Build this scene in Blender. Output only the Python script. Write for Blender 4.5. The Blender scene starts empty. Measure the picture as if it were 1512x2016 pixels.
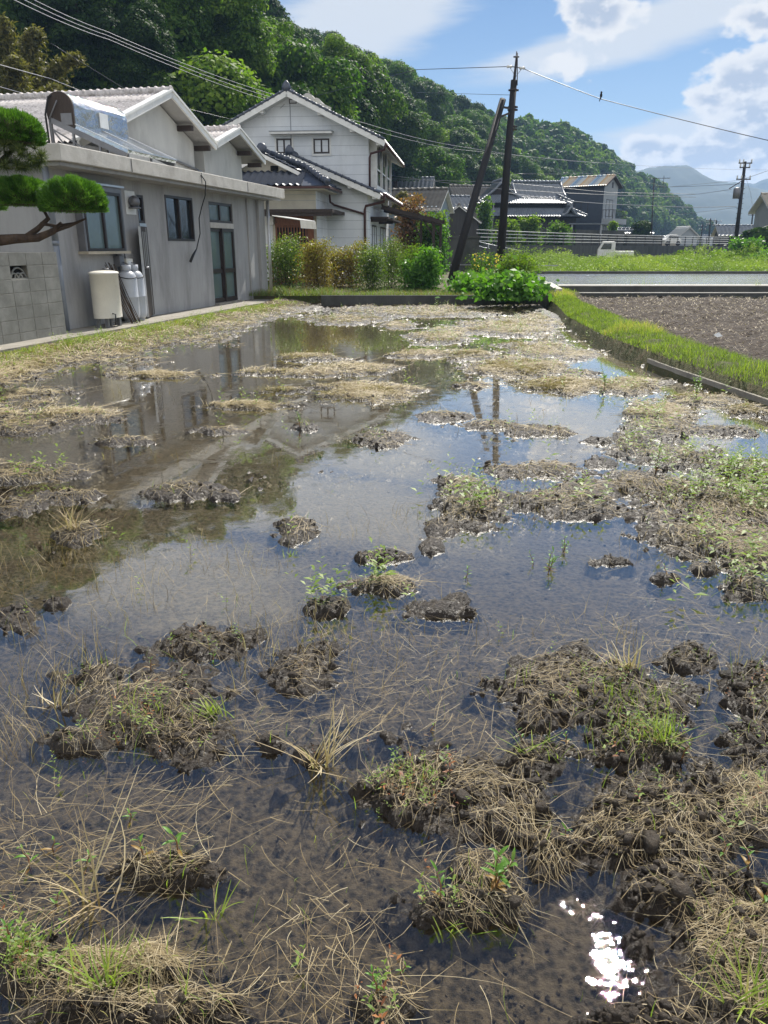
import bpy, math, random
import numpy as np
from mathutils import Vector, Matrix

R = math.radians
SC = bpy.context.scene
COL = SC.collection
# ------------------------------------------------------------------ camera
PITCH = 19.0
CAMZ = 1.6
HAZE = 0.0003
FPX = 1515.0
cam_data = bpy.data.cameras.new('camera')
cam = bpy.data.objects.new('camera', cam_data)
COL.objects.link(cam)
cam.location = (0, 0, CAMZ)
cam.rotation_euler = (R(90 - PITCH), 0, 0)
cam_data.sensor_fit = 'VERTICAL'
cam_data.sensor_height = 36.0
cam_data.lens = 36.0 * FPX / 2016.0
cam_data.clip_start = 0.05
cam_data.clip_end = 20000
SC.camera = cam
# ------------------------------------------------------------------ exposure and sampling
SC.view_settings.view_transform = 'Standard'
SC.view_settings.look = 'None'
SC.view_settings.exposure = 0.75
SC.view_settings.gamma = 1
cy = SC.cycles
cy.max_bounces = 7; cy.diffuse_bounces = 3; cy.glossy_bounces = 4
cy.transmission_bounces = 4; cy.transparent_max_bounces = 16; cy.volume_bounces = 1
cy.sample_clamp_indirect = 4.0
cy.sample_clamp_direct = 0
cy.use_denoising = True
# ------------------------------------------------------------------ sun
SUN_AZ, SUN_EL = 21.2, 47.0            # azimuth from +Y towards +X, elevation
sun_dir = Vector((math.sin(R(SUN_AZ)) * math.cos(R(SUN_EL)), math.cos(R(SUN_AZ)) * math.cos(R(SUN_EL)), math.sin(R(SUN_EL))))
sl = bpy.data.lights.new('sun', 'SUN'); sl.energy = 4.9; sl.angle = R(0.53); sl.color = (1.0, 0.95, 0.86)
so = bpy.data.objects.new('sun', sl); COL.objects.link(so)
so.rotation_euler = (-sun_dir).to_track_quat('-Z', 'Y').to_euler()
so.location = (20, 60, 80)
# ------------------------------------------------------------------ photo rays (to measure the place)
CP, SP = math.cos(R(PITCH)), math.sin(R(PITCH))
def ray(px, py):
    u = (px - 756) / FPX; v = (py - 1008) / FPX
    return (u, CP - v * SP, -SP - v * CP)
def G(px, py, z=0.0):
    d = ray(px, py); k = (z - CAMZ) / d[2]
    return Vector((d[0] * k, d[1] * k, z))
def A(px, py, Y):
    d = ray(px, py); k = Y / d[1]
    return Vector((d[0] * k, Y, CAMZ + d[2] * k))
def project(x, y, z=0.0):
    zz = z - CAMZ
    dep = y * CP - zz * SP
    dn = -y * SP - zz * CP
    dep = np.maximum(dep, 1e-3)
    return 756 + FPX * x / dep, 1008 + FPX * dn / dep
class Frame:
    """a level frame: local x = right of the thing, local y = away, turned clockwise by th degrees seen from above"""
    def __init__(s, o, th):
        s.o = Vector(o); s.th = R(th)
        s.ex = Vector((math.cos(s.th), -math.sin(s.th), 0)); s.ey = Vector((math.sin(s.th), math.cos(s.th), 0))
    def w(s, x, y, z): return s.o + s.ex * x + s.ey * y + Vector((0, 0, z))
    def hx(s, px, py, x):      # where the ray meets the plane local x = const -> (y, z)
        d = Vector(ray(px, py)); c = Vector((0, 0, CAMZ))
        k = ((s.o - c).dot(s.ex) + x) / d.dot(s.ex); p = c + d * k - s.o
        return p.dot(s.ey), p.z
    def hy(s, px, py, y):
        d = Vector(ray(px, py)); c = Vector((0, 0, CAMZ))
        k = ((s.o - c).dot(s.ey) + y) / d.dot(s.ey); p = c + d * k - s.o
        return p.dot(s.ex), p.z
# ------------------------------------------------------------------ world: Nishita sky with clouds in it
class NT:
    def __init__(s, tree): s.t = tree; s.t.nodes.clear()
    def n(s, typ, ins=None, **kw):
        nd = s.t.nodes.new(typ)
        for k, v in kw.items(): setattr(nd, k, v)
        for k, v in (ins or {}).items():
            i = nd.inputs[k]
            if isinstance(v, bpy.types.NodeSocket): s.t.links.new(v, i)
            else: i.default_value = v
        return nd
    def m(s, op, a, b=0.0, c=0.0, clamp=False):
        return s.n('ShaderNodeMath', {0: a, 1: b, 2: c}, operation=op, use_clamp=clamp).outputs[0]
    def ramp(s, fac, els, interp='LINEAR'):
        nd = s.n('ShaderNodeValToRGB', {0: fac}); cr = nd.color_ramp; cr.interpolation = interp
        while len(cr.elements) < len(els): cr.elements.new(0.5)
        for e, (p, c) in zip(cr.elements, els):
            e.position = p; e.color = (c[0], c[1], c[2], 1) if hasattr(c, '__len__') else (c, c, c, 1)
        return nd.outputs[0]
    def mix(s, fac, a, b, blend='MIX'):
        nd = s.n('ShaderNodeMix', data_type='RGBA', blend_type=blend)
        for idx, v in ((0, fac), (6, a), (7, b)):
            i = nd.inputs[idx]
            if isinstance(v, bpy.types.NodeSocket): s.t.links.new(v, i)
            else: i.default_value = v if idx == 0 else (v[0], v[1], v[2], 1)
        return nd.outputs[2]
world = bpy.data.worlds.new('World'); SC.world = world; world.use_nodes = True
w = NT(world.node_tree)
SKY_STRENGTH = 0.051
sky = w.n('ShaderNodeTexSky', sky_type='NISHITA', sun_disc=False, sun_elevation=R(SUN_EL), sun_rotation=R(SUN_AZ),
          altitude=50, air_density=1.0, dust_density=0.0, ozone_density=3.0)
tc = w.n('ShaderNodeTexCoord').outputs['Generated']
sx = w.n('ShaderNodeSeparateXYZ', {0: tc})
X_, Y_, Z_ = sx.outputs
az = w.m('MULTIPLY', w.m('ARCTAN2', X_, Y_), 57.2958)
el = w.m('MULTIPLY', w.m('ARCSINE', Z_), 57.2958)
def azel(px, py):
    d = Vector(ray(px, py)).normalized()
    return math.degrees(math.atan2(d.x, d.y)), math.degrees(math.asin(d.z))
cdir = w.n('ShaderNodeCombineXYZ', {0: az, 1: w.m('MULTIPLY', el, 1.5), 2: 0.0}).outputs[0]
# small scale noises in degrees
nz1 = w.n('ShaderNodeTexNoise', {'Vector': cdir, 'Scale': 0.28, 'Detail': 5.0, 'Roughness': 0.5}).outputs[0]
nz2 = w.n('ShaderNodeTexNoise', {'Vector': cdir, 'Scale': 0.8, 'Detail': 3.5, 'Roughness': 0.5}).outputs[0]
sdir = w.n('ShaderNodeMapping', {'Vector': cdir, 'Rotation': (0, 0, R(-22)), 'Scale': (0.35, 1.5, 1)}).outputs[0]
nz3 = w.n('ShaderNodeTexNoise', {'Vector': sdir, 'Scale': 0.22, 'Detail': 7.0, 'Roughness': 0.6}).outputs[0]
def blob(px, py, rx, ry, rot=0.0):
    """soft ellipse in the sky given in photograph pixels -> 1 in the middle, 0 at the rim, negative beyond"""
    a0, e0 = azel(px, py)
    k = 180 / math.pi / FPX * 1.0
    c, s_ = math.cos(R(rot)), math.sin(R(rot))
    da = w.m('SUBTRACT', az, a0); de = w.m('SUBTRACT', el, e0)
    u = w.m('DIVIDE', w.m('ADD', w.m('MULTIPLY', da, c), w.m('MULTIPLY', de, s_)), rx * k)
    v = w.m('DIVIDE', w.m('SUBTRACT', w.m('MULTIPLY', de, c), w.m('MULTIPLY', da, s_)), ry * k)
    d = w.m('SQRT', w.m('ADD', w.m('MULTIPLY', u, u), w.m('MULTIPLY', v, v)))
    return w.m('SUBTRACT', 1.0, d)
def mx(lst):
    o = lst[0]
    for q in lst[1:]: o = w.m('MAXIMUM', o, q)
    return o
def sstep(x, a, b):
    return w.n('ShaderNodeMapRange', {0: x, 1: a, 2: b, 3: 0.0, 4: 1.0}, interpolation_type='SMOOTHSTEP', clamp=True).outputs[0]
# veils (cirrus like) and heaps (cumulus)
veil = mx([blob(720, 30, 230, 85, 14), blob(1270, 55, 330, 48, 12), blob(1120, 95, 160, 24, 8), blob(1370, 250, 250, 36, 8), blob(1480, 335, 260, 46, 2), blob(600, -160, 500, 90, 10),
           blob(1560, -120, 300, 60, 25), blob(200, -420, 380, 110, 10)])
veil = w.m('ADD', veil, w.m('MULTIPLY', w.m('SUBTRACT', nz3, 0.5), 1.1))
veil = w.m('MULTIPLY', sstep(veil, 0.0, 0.55), 0.95)
heap = mx([blob(1170, 22, 78, 50), blob(1475, 165, 120, 60, 15), blob(1400, 195, 60, 38), blob(1520, 225, 120, 80), blob(1270, 300, 60, 32),
           blob(1340, 310, 90, 45), blob(1430, 290, 110, 65), blob(1530, 300, 130, 80), blob(1500, 30, 60, 40), blob(1700, 240, 200, 120), blob(1225, 325, 60, 25)])
heap_b = heap
heap = w.m('MAXIMUM', heap, w.m('MULTIPLY', blob(1128, 126, 50, 20), .4))
heap0 = w.m('ADD', heap, w.m('MULTIPLY', w.m('SUBTRACT', nz1, 0.5), 1.5))
heap0 = w.m('ADD', heap0, w.m('MULTIPLY', w.m('SUBTRACT', nz2, 0.5), 1.0))
hm = sstep(heap0, 0.0, 0.34)
core = sstep(heap0, 0.25, 0.8)
core = w.m('MULTIPLY', w.m('MULTIPLY', core, sstep(nz2, 0.3, 0.55)), sstep(heap_b, 0.2, 0.6))
skyc = w.mix(1.0, sky.outputs[0], (.93, .97, 1.03), 'MULTIPLY')
base = w.mix(veil, skyc, (8.6, 9.0, 9.5))
cumc = w.mix(core, (10.6, 10.5, 10.4), (5.9, 6.6, 7.9))
# low on the horizon the sky is milky
low = sstep(el, 16.0, 0.0)
base = w.mix(w.m('MULTIPLY', low, 0.3), base, (6.6, 7.8, 9.4))
full = w.mix(hm, base, cumc)
# unseen bright cloud cover added behind the camera to brighten the shaded walls
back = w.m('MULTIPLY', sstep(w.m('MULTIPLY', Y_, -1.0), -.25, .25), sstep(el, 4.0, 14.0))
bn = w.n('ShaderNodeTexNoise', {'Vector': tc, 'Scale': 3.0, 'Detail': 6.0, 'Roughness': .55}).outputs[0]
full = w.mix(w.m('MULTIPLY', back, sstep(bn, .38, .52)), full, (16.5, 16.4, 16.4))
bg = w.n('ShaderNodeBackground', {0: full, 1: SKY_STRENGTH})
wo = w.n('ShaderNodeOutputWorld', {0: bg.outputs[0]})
# ------------------------------------------------------------------ object helpers
def tag(o, label=None, cat=None, group=None, kind=None):
    if label: o['label'] = label
    if cat: o['category'] = cat
    if group: o['group'] = group
    if kind: o['kind'] = kind
    return o
def empty(name, loc=(0, 0, 0), rz=0.0):
    o = bpy.data.objects.new(name, None); COL.objects.link(o)
    o.location = loc; o.rotation_euler = (0, 0, rz); o.empty_display_size = 0.2
    return o
def fempty(name, fr, label, cat, group=None):
    o = empty(name, fr.o, -fr.th); return tag(o, label, cat, group)
def arr_mesh(name, V, F, mat, parent=None, rnd=None, smooth=False, mats=None, midx=None):
    """V (n,3), F (m,4) or (m,3) integer arrays"""
    me = bpy.data.meshes.new(name)
    V = np.asarray(V, dtype=np.float32); F = np.asarray(F, dtype=np.int32)
    k = F.shape[1]
    me.vertices.add(len(V)); me.vertices.foreach_set('co', V.ravel())
    me.loops.add(F.size); me.loops.foreach_set('vertex_index', F.ravel())
    me.polygons.add(len(F)); me.polygons.foreach_set('loop_start', np.arange(0, F.size, k, dtype=np.int32))
    if smooth: me.polygons.foreach_set('use_smooth', np.ones(len(F), dtype=bool))
    if rnd is not None:
        a = me.attributes.new('rnd', 'FLOAT', 'POINT'); a.data.foreach_set('value', np.asarray(rnd, dtype=np.float32))
    me.materials.append(mat)
    me.update(calc_edges=True)
    o = bpy.data.objects.new(name, me); COL.objects.link(o)
    if parent: o.parent = parent
    return o
class MB:
    def __init__(s): s.v = []; s.f = []; s.sm = []
    def add(s, vs, fs, sm=False):
        b = len(s.v); s.v += [tuple(v) for v in vs]; s.f += [tuple(i + b for i in f) for f in fs]; s.sm += [sm] * len(fs); return s
    def box(s, x0, x1, y0, y1, z0, z1):
        if x0 > x1: x0, x1 = x1, x0
        if y0 > y1: y0, y1 = y1, y0
        if z0 > z1: z0, z1 = z1, z0
        return s.add([(x0, y0, z0), (x1, y0, z0), (x1, y1, z0), (x0, y1, z0), (x0, y0, z1), (x1, y0, z1), (x1, y1, z1), (x0, y1, z1)],
              [(0, 3, 2, 1), (4, 5, 6, 7), (0, 1, 5, 4), (1, 2, 6, 5), (2, 3, 7, 6), (3, 0, 4, 7)])
    def bar(s, a, b, w_, h_, up=(0, 0, 1)):
        a = Vector(a); b = Vector(b); d = (b - a).normalized(); u = Vector(up)
        if abs(d.dot(u)) > .98: u = Vector((0, 1, 0))
        r = d.cross(u).normalized() * w_ / 2; u = r.cross(d).normalized() * h_ / 2
        vs = [p + q for p in (a, b) for q in (-r - u, r - u, r + u, -r + u)]
        return s.add(vs, [(0, 1, 2, 3), (7, 6, 5, 4), (0, 4, 5, 1), (1, 5, 6, 2), (2, 6, 7, 3), (3, 7, 4, 0)])
    def quad(s, a, b, c, d): return s.add([a, b, c, d], [(0, 1, 2, 3)])
    def prism(s, poly, fn0, fn1):
        """poly: list of 2D points; fn0/fn1 map a 2D point to the two end faces"""
        n = len(poly); vs = [fn0(*p) for p in poly] + [fn1(*p) for p in poly]
        fs = [tuple(range(n))[::-1], tuple(range(n, 2 * n))] + [(i, (i + 1) % n, n + (i + 1) % n, n + i) for i in range(n)]
        return s.add(vs, fs)
    def tube(s, pts, r, n=8, sm=True, caps=True):
        pts = [Vector(p) for p in pts]; rs = r if hasattr(r, '__len__') else [r] * len(pts)
        vs = []; fs = []; prev = None
        for i, p in enumerate(pts):
            t = (pts[min(i + 1, len(pts) - 1)] - pts[max(i - 1, 0)]).normalized()
            if prev is None:
                a = Vector((0, 0, 1)) if abs(t.z) < .9 else Vector((1, 0, 0)); x = t.cross(a).normalized()
            else: x = (prev - t * prev.dot(t)).normalized()
            prev = x; y = t.cross(x)
            for k in range(n):
                an = 2 * math.pi * k / n; vs.append(p + (x * math.cos(an) + y * math.sin(an)) * rs[i])
        for i in range(len(pts) - 1):
            for k in range(n):
                fs.append((i * n + k, i * n + (k + 1) % n, (i + 1) * n + (k + 1) % n, (i + 1) * n + k))
        b = len(s.v); s.add(vs, fs, sm)
        if caps: s.f += [tuple(b + k for k in range(n))[::-1], tuple(b + (len(pts) - 1) * n + k for k in range(n))]; s.sm += [False, False]
        return s
    def lathe(s, prof, c=(0, 0, 0), n=20, sx=1.0, sy=1.0):
        vs = []; fs = []
        for r, z in prof:
            for k in range(n):
                an = 2 * math.pi * k / n; vs.append((c[0] + r * math.cos(an) * sx, c[1] + r * math.sin(an) * sy, c[2] + z))
        for i in range(len(prof) - 1):
            for k in range(n): fs.append((i * n + k, i * n + (k + 1) % n, (i + 1) * n + (k + 1) % n, (i + 1) * n + k))
        b = len(s.v); s.add(vs, fs, True)
        s.f += [tuple(b + k for k in range(n))[::-1], tuple(b + (len(prof) - 1) * n + k for k in range(n))]; s.sm += [False, False]
        return s
    def build(s, name, mat, parent=None, bevel=0.0):
        me = bpy.data.meshes.new(name); me.from_pydata(s.v, [], s.f); me.materials.append(mat)
        me.polygons.foreach_set('use_smooth', s.sm); me.update()
        o = bpy.data.objects.new(name, me); COL.objects.link(o)
        if parent: o.parent = parent
        if bevel:
            b = o.modifiers.new('bevel', 'BEVEL'); b.width = bevel; b.segments = 2; b.limit_method = 'ANGLE'; b.angle_limit = R(40)
        return o
def copy_tree(o, parent=None):
    c = o.copy(); COL.objects.link(c); c.parent = parent
    for ch in o.children: copy_tree(ch, c)
    return c
# ------------------------------------------------------------------ numpy noise
_rs = np.random.RandomState(7)
_perm = _rs.rand(256, 256)
def vnoise(x, y):
    xi = np.floor(x).astype(np.int64); yi = np.floor(y).astype(np.int64); fx = x - xi; fy = y - yi
    fx = fx * fx * (3 - 2 * fx); fy = fy * fy * (3 - 2 * fy)
    a = _perm[xi & 255, yi & 255]; b = _perm[(xi + 1) & 255, yi & 255]; c = _perm[xi & 255, (yi + 1) & 255]; d = _perm[(xi + 1) & 255, (yi + 1) & 255]
    return (a * (1 - fx) + b * fx) * (1 - fy) + (c * (1 - fx) + d * fx) * fy
def fbm(x, y, o=4, g=.5):
    s = 0; a = 1; t = 0
    for i in range(o):
        s = s + a * vnoise(x * 2 ** i + 17.3 * i, y * 2 ** i + 9.1 * i); t += a; a *= g
    return s / t
def sm(x, a, b):
    t = np.clip((x - a) / (b - a), 0, 1); return t * t * (3 - 2 * t)
# ------------------------------------------------------------------ materials
def newmat(name):
    m = bpy.data.materials.new(name); m.use_nodes = True; return m, NT(m.node_tree)
def pm(name, c1, c2=None, scale=3.0, rough=.7, bump=0.0, bscale=40.0, metal=0.0, spec=.4, detail=5.0, c3=None, c3scale=.7, c3lim=(.55, .7), stretch=(1, 1, 1), rvar=0.0):
    m, t = newmat(name)
    co = t.n('ShaderNodeTexCoord').outputs['Object']
    co = t.n('ShaderNodeMapping', {'Vector': co, 'Scale': stretch}).outputs[0]
    n1 = t.n('ShaderNodeTexNoise', {'Vector': co, 'Scale': scale, 'Detail': detail, 'Roughness': .65}).outputs[0]
    c2 = c2 or tuple(x * .8 for x in c1)
    col = t.mix(t.ramp(n1, [(.35, 0.0), (.65, 1.0)]), c1, c2)
    if c3:
        n3 = t.n('ShaderNodeTexNoise', {'Vector': co, 'Scale': c3scale, 'Detail': 6.0, 'Roughness': .7}).outputs[0]
        col = t.mix(t.ramp(n3, [(c3lim[0], 0.0), (c3lim[1], 1.0)]), col, c3)
    b = t.n('ShaderNodeBsdfPrincipled', {'Base Color': col, 'Roughness': rough, 'Metallic': metal, 'Specular IOR Level': spec})
    if rvar:
        t.t.links.new(t.m('ADD', rough - rvar / 2, t.m('MULTIPLY', n1, rvar)), b.inputs['Roughness'])
    if bump:
        n2 = t.n('ShaderNodeTexNoise', {'Vector': co, 'Scale': bscale, 'Detail': 6.0, 'Roughness': .6}).outputs[0]
        bp = t.n('ShaderNodeBump', {'Height': n2, 'Strength': bump, 'Distance': 1.0 / bscale})
        t.t.links.new(bp.outputs[0], b.inputs['Normal'])
    t.n('ShaderNodeOutputMaterial', {0: b.outputs[0]})
    return m
def leafmat(name, els, trans=.35, rough=.5, spec=.35):
    """foliage: colour by the leaf's own random number, some light passes through"""
    m, t = newmat(name)
    at = t.n('ShaderNodeAttribute', attribute_name='rnd').outputs['Fac']
    col = t.ramp(at, els)
    b = t.n('ShaderNodeBsdfPrincipled', {'Base Color': col, 'Roughness': rough, 'Specular IOR Level': spec})
    tcol = t.mix(1.0, col, (1.5, 1.7, .55), 'MULTIPLY')
    tr = t.n('ShaderNodeBsdfTranslucent', {'Color': tcol})
    mxs = t.n('ShaderNodeMixShader', {0: trans, 1: b.outputs[0], 2: tr.outputs[0]})
    t.n('ShaderNodeOutputMaterial', {0: mxs.outputs[0]})
    return m
M = {}
M['stucco'] = pm('grey_stucco', (.375, .37, .365), (.315, .31, .305), 2.5, .9, .5, 90, c3=(.2, .195, .19), c3scale=1.6, c3lim=(.48, .74), stretch=(1, 1, .22))
M['stucco_light'] = pm('light_stucco', (.52, .52, .5), (.45, .45, .44), 1.5, .9, .3, 80, c3=(.28, .28, .27), c3scale=.9, c3lim=(.5, .8), stretch=(1, 1, .4))
M['concrete'] = pm('concrete', (.52, .5, .46), (.42, .4, .36), 4, .9, .5, 50, c3=(.3, .28, .25), c3scale=2.5, c3lim=(.52, .8))
M['concrete_dark'] = pm('dark_concrete', (.085, .085, .08), (.05, .052, .05), 2, .9, .4, 30, c3=(.035, .04, .03), c3scale=.6, stretch=(1, 1, .35))
M['walk'] = pm('walkway_concrete', (.3, .28, .24), (.22, .2, .17), 3, .9, .4, 60, c3=(.13, .12, .1), c3scale=1.3)
M['block'] = pm('concrete_block', (.23, .23, .21), (.16, .16, .145), 5, .9, .5, 70, c3=(.13, .13, .115), c3scale=2.2, c3lim=(.45, .75))
M['asbestos'] = pm('corrugated_cement', (.66, .62, .6), (.5, .46, .45), 9, .85, .4, 50, c3=(.2, .18, .16), c3scale=5, c3lim=(.5, .72))
M['white'] = pm('white_paint', (.72, .72, .7), (.62, .62, .6), 4, .5, .1, 60, c3=(.4, .39, .36), c3scale=3, c3lim=(.6, .85))
M['siding'] = pm('white_siding', (.7, .73, .76), (.62, .65, .69), 1.2, .55, .15, 40, c3=(.42, .44, .45), c3scale=.8, c3lim=(.5, .9), stretch=(1, 1, .4))
M['groove'] = pm('siding_groove', (.33, .36, .4), None, 3, .8)
M['cream'] = pm('cream_siding', (.6, .57, .47), (.52, .49, .41), 2, .6, .1)
M['tile'] = pm('dark_roof_tile', (.035, .045, .07), (.055, .065, .09), 5, .38, .15, 25, spec=.6, rvar=.15)
M['tile_grey'] = pm('silver_roof_tile', (.17, .19, .22), (.11, .125, .15), 3, .3, .1, 25, spec=.7, rvar=.1)
M['brown'] = pm('brown_gutter', (.07, .025, .022), (.05, .02, .018), 5, .4)
M['wood'] = pm('varnished_wood', (.2, .075, .03), (.13, .045, .018), 6, .5, .2, 40, stretch=(4, 4, .4))
M['wood_dark'] = pm('dark_timber', (.045, .032, .025), (.03, .02, .016), 6, .7, .3, 30, stretch=(4, 4, .4))
M['bark'] = pm('bark', (.09, .06, .04), (.04, .027, .02), 8, .9, .9, 25, stretch=(1, 1, .4))
M['frame'] = pm('dark_window_frame', (.035, .025, .023), None, 5, .4)
M['alu'] = pm('aluminium', (.5, .51, .52), (.42, .43, .45), 5, .35, metal=.7)
M['steel'] = pm('polished_steel', (.74, .73, .72), (.5, .5, .5), 3, .1, .5, 2.5, metal=1.0)
M['glass'] = pm('window_glass', (.02, .025, .028), None, 2, .06, .02, 3, spec=.9)
M['frost'] = pm('frosted_glass', (.115, .16, .165), (.09, .125, .13), 1.5, .16, .03, 4, spec=.7)
M['panel'] = pm('collector_glass', (.6, .64, .68), (.42, .48, .55), 1, .08, .1, 2, spec=1.0, metal=.85)
M['dark'] = pm('dark_inside', (.012, .011, .01), None, 2, .9)
M['grey_metal'] = pm('grey_metal', (.2, .2, .21), (.15, .15, .16), 4, .45, metal=.4)
M['black'] = pm('black_rubber', (.012, .012, .014), None, 4, .5)
M['pvc'] = pm('grey_pvc', (.2, .22, .25), (.16, .175, .2), 3, .4)
M['tank'] = pm('cream_enamel', (.68, .65, .57), (.6, .57, .5), 2, .4, c3=(.35, .3, .22), c3scale=3, c3lim=(.6, .8))
M['gas'] = pm('grey_cylinder_paint', (.42, .44, .48), (.36, .38, .41), 3, .35, c3=(.25, .2, .17), c3scale=4, c3lim=(.62, .8))
M['pole'] = pm('tarred_pole', (.005, .004, .004), (.012, .01, .009), 6, .6, .4, 20, stretch=(3, 3, .3))
M['wire'] = pm('cable_sheath', (.05, .05, .055), None, 2, .35, spec=.8)
M['wire_lt'] = pm('grey_cable', (.3, .3, .32), None, 2, .4, spec=.6)
M['brick'] = pm('beige_brick', (.42, .37, .29), (.33, .29, .22), 6, .8)
M['insul'] = pm('white_porcelain', (.7, .7, .68), None, 2, .2)
# ================================================================== the flooded field
FA = Frame((-5.68, 14.0, 0.2), 12.62)      # the grey annex: x = out of its wall, y = along it
def ta(x, y):
    dx = x - FA.o.x; dy = y - FA.o.y
    return dx * FA.ex.x + dy * FA.ex.y, dx * FA.ey.x + dy * FA.ey.y
# islands of mud and straw, measured on the photograph (px, py, half width, half height, height m, straw 0-1, green 0-1)
ISL = [
 (270,1390,175,95,.07,.7,.5),(350,1440,110,60,.07,.6,.4),(160,1460,90,30,.04,.5,.3),(400,1265,95,32,.06,.6,.3),(590,1320,60,42,.045,.3,.3),(535,1468,26,22,.05,0,0),(615,1490,35,14,.03,.2,.1),
 (1110,1345,140,60,.07,.8,.5),(1230,1390,120,60,.07,.4,.7),(1345,1300,50,24,.05,.6,.2),(1250,1460,110,45,.05,.5,.9),(1500,1365,65,60,.07,.3,.2),
 (870,1560,150,85,.08,.5,.4),(1000,1590,120,70,.07,.8,.7),(1050,1500,60,40,.02,.4,.8),(1290,1640,210,100,.1,.7,.1),(1450,1590,120,90,.08,.8,.2),(1330,1750,180,90,.12,.2,.1),(1420,1880,190,130,.12,.8,.2),
 (1260,1860,50,60,.07,0,0),(1250,2025,190,32,.04,.1,0),(1480,1460,80,40,.04,.4,.2),(900,1790,150,38,.05,.3,.4),(960,1720,70,50,.05,.6,.3),(1080,1680,50,70,.03,.8,.2),
 (250,1915,210,50,.03,1,.3),(300,1990,230,50,.04,.5,.2),(330,1720,110,26,.02,.8,.2),(760,1990,70,50,.06,.4,.5),(50,1900,80,70,.02,.8,.8),
 (35,1215,50,32,.05,.3,.1),(110,1192,30,10,.03,.3,0),(590,1052,42,26,.05,.4,.2),(350,968,80,15,.04,.4,.1),(440,978,40,8,.03,.3,.1),
 (40,835,110,24,.06,.9,.2),(150,822,110,16,.05,1,.2),(60,935,130,20,.05,.8,.2),(20,1000,70,22,.06,.7,.1),(150,1050,40,18,.01,1,0),(130,980,80,12,.03,.9,.1),
 (770,1097,62,13,.04,.3,.1),(845,1078,26,24,.06,.1,.1),(870,1040,38,18,.06,.2,.1),(930,1000,72,42,.08,.7,.3),(905,960,50,20,.06,.6,.2),
 (1080,990,130,20,.07,.5,.2),(1160,965,70,20,.08,.3,.1),(1130,1012,90,12,.05,.2,.1),(1060,925,95,20,.05,1,.1),(1180,912,40,12,.06,.1,0),
 (1280,960,110,34,.08,.8,.4),(1420,990,160,60,.09,.8,.5),(1400,1050,130,50,.09,.8,.2),(1330,1030,90,30,.1,.2,.1),(1480,1090,90,50,.08,.8,.2),(1470,1160,60,26,.05,.3,.8),(1390,1120,40,10,.04,.2,.2),
 (1200,1108,55,10,.04,.2,.1),(1310,1140,30,8,.04,.2,.1),(860,1205,75,13,.05,.1,.1),(900,1185,30,10,.04,.2,0),(760,1155,70,17,.04,.7,.4),(640,1195,45,15,.03,.3,.3),
 (1290,830,90,42,.07,.7,.7),(1350,900,130,34,.08,.7,.6),(1250,880,60,26,.05,.6,.3),(1450,930,90,30,.08,.6,.8),(1370,785,75,20,.06,.3,1),(1210,762,95,18,.05,.4,1),(1470,810,60,14,.04,.3,.8),
 (1180,870,34,5,.05,0,0),(870,822,52,8,.05,.4,.1),(750,865,55,14,.05,.5,.2),(720,772,110,20,.05,.7,.4),(1110,765,85,20,.05,.8,.3),(1010,725,110,22,.05,.9,.4),(1060,850,70,10,.04,.6,.5),(960,838,50,7,.03,.8,.1),
 (590,735,130,10,.04,.9,.2),(700,724,90,14,.05,.9,.3),(600,705,60,8,.03,.8,.2),(560,770,60,7,.03,.6,.3),(600,840,30,8,.04,.1,.8),
 (300,740,150,7,.03,.9,.1),(430,850,60,7,.02,.9,.3),(240,870,70,8,.02,.9,.3),(480,800,80,6,.02,.8,.3),
 (850,615,260,13,.07,.8,.4),(1010,645,110,22,.07,1,.4),(1060,690,90,20,.06,.9,.2),(870,665,75,22,.05,1,.3),(930,700,80,14,.05,.8,.3),(830,700,60,10,.05,.8,.3),(1130,700,70,14,.05,.3,.1),
 (1160,735,60,8,.03,.3,.2),(1420,755,130,10,.05,.5,.8),(1290,720,60,6,.03,.3,.5),(1080,625,70,14,.08,.8,.3),(690,630,90,12,.06,1,.3),(780,640,40,10,.03,.8,.3),
 (800,770,60,6,.03,.6,.2),(900,760,50,6,.03,.6,.2),(1430,850,80,12,.05,.4,.6),(640,1280,40,14,.03,.3,.2),(1130,1280,50,14,.02,.8,.1),(1060,1420,40,20,.0,.5,.1),
]
ISLA = np.array(ISL)
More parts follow.
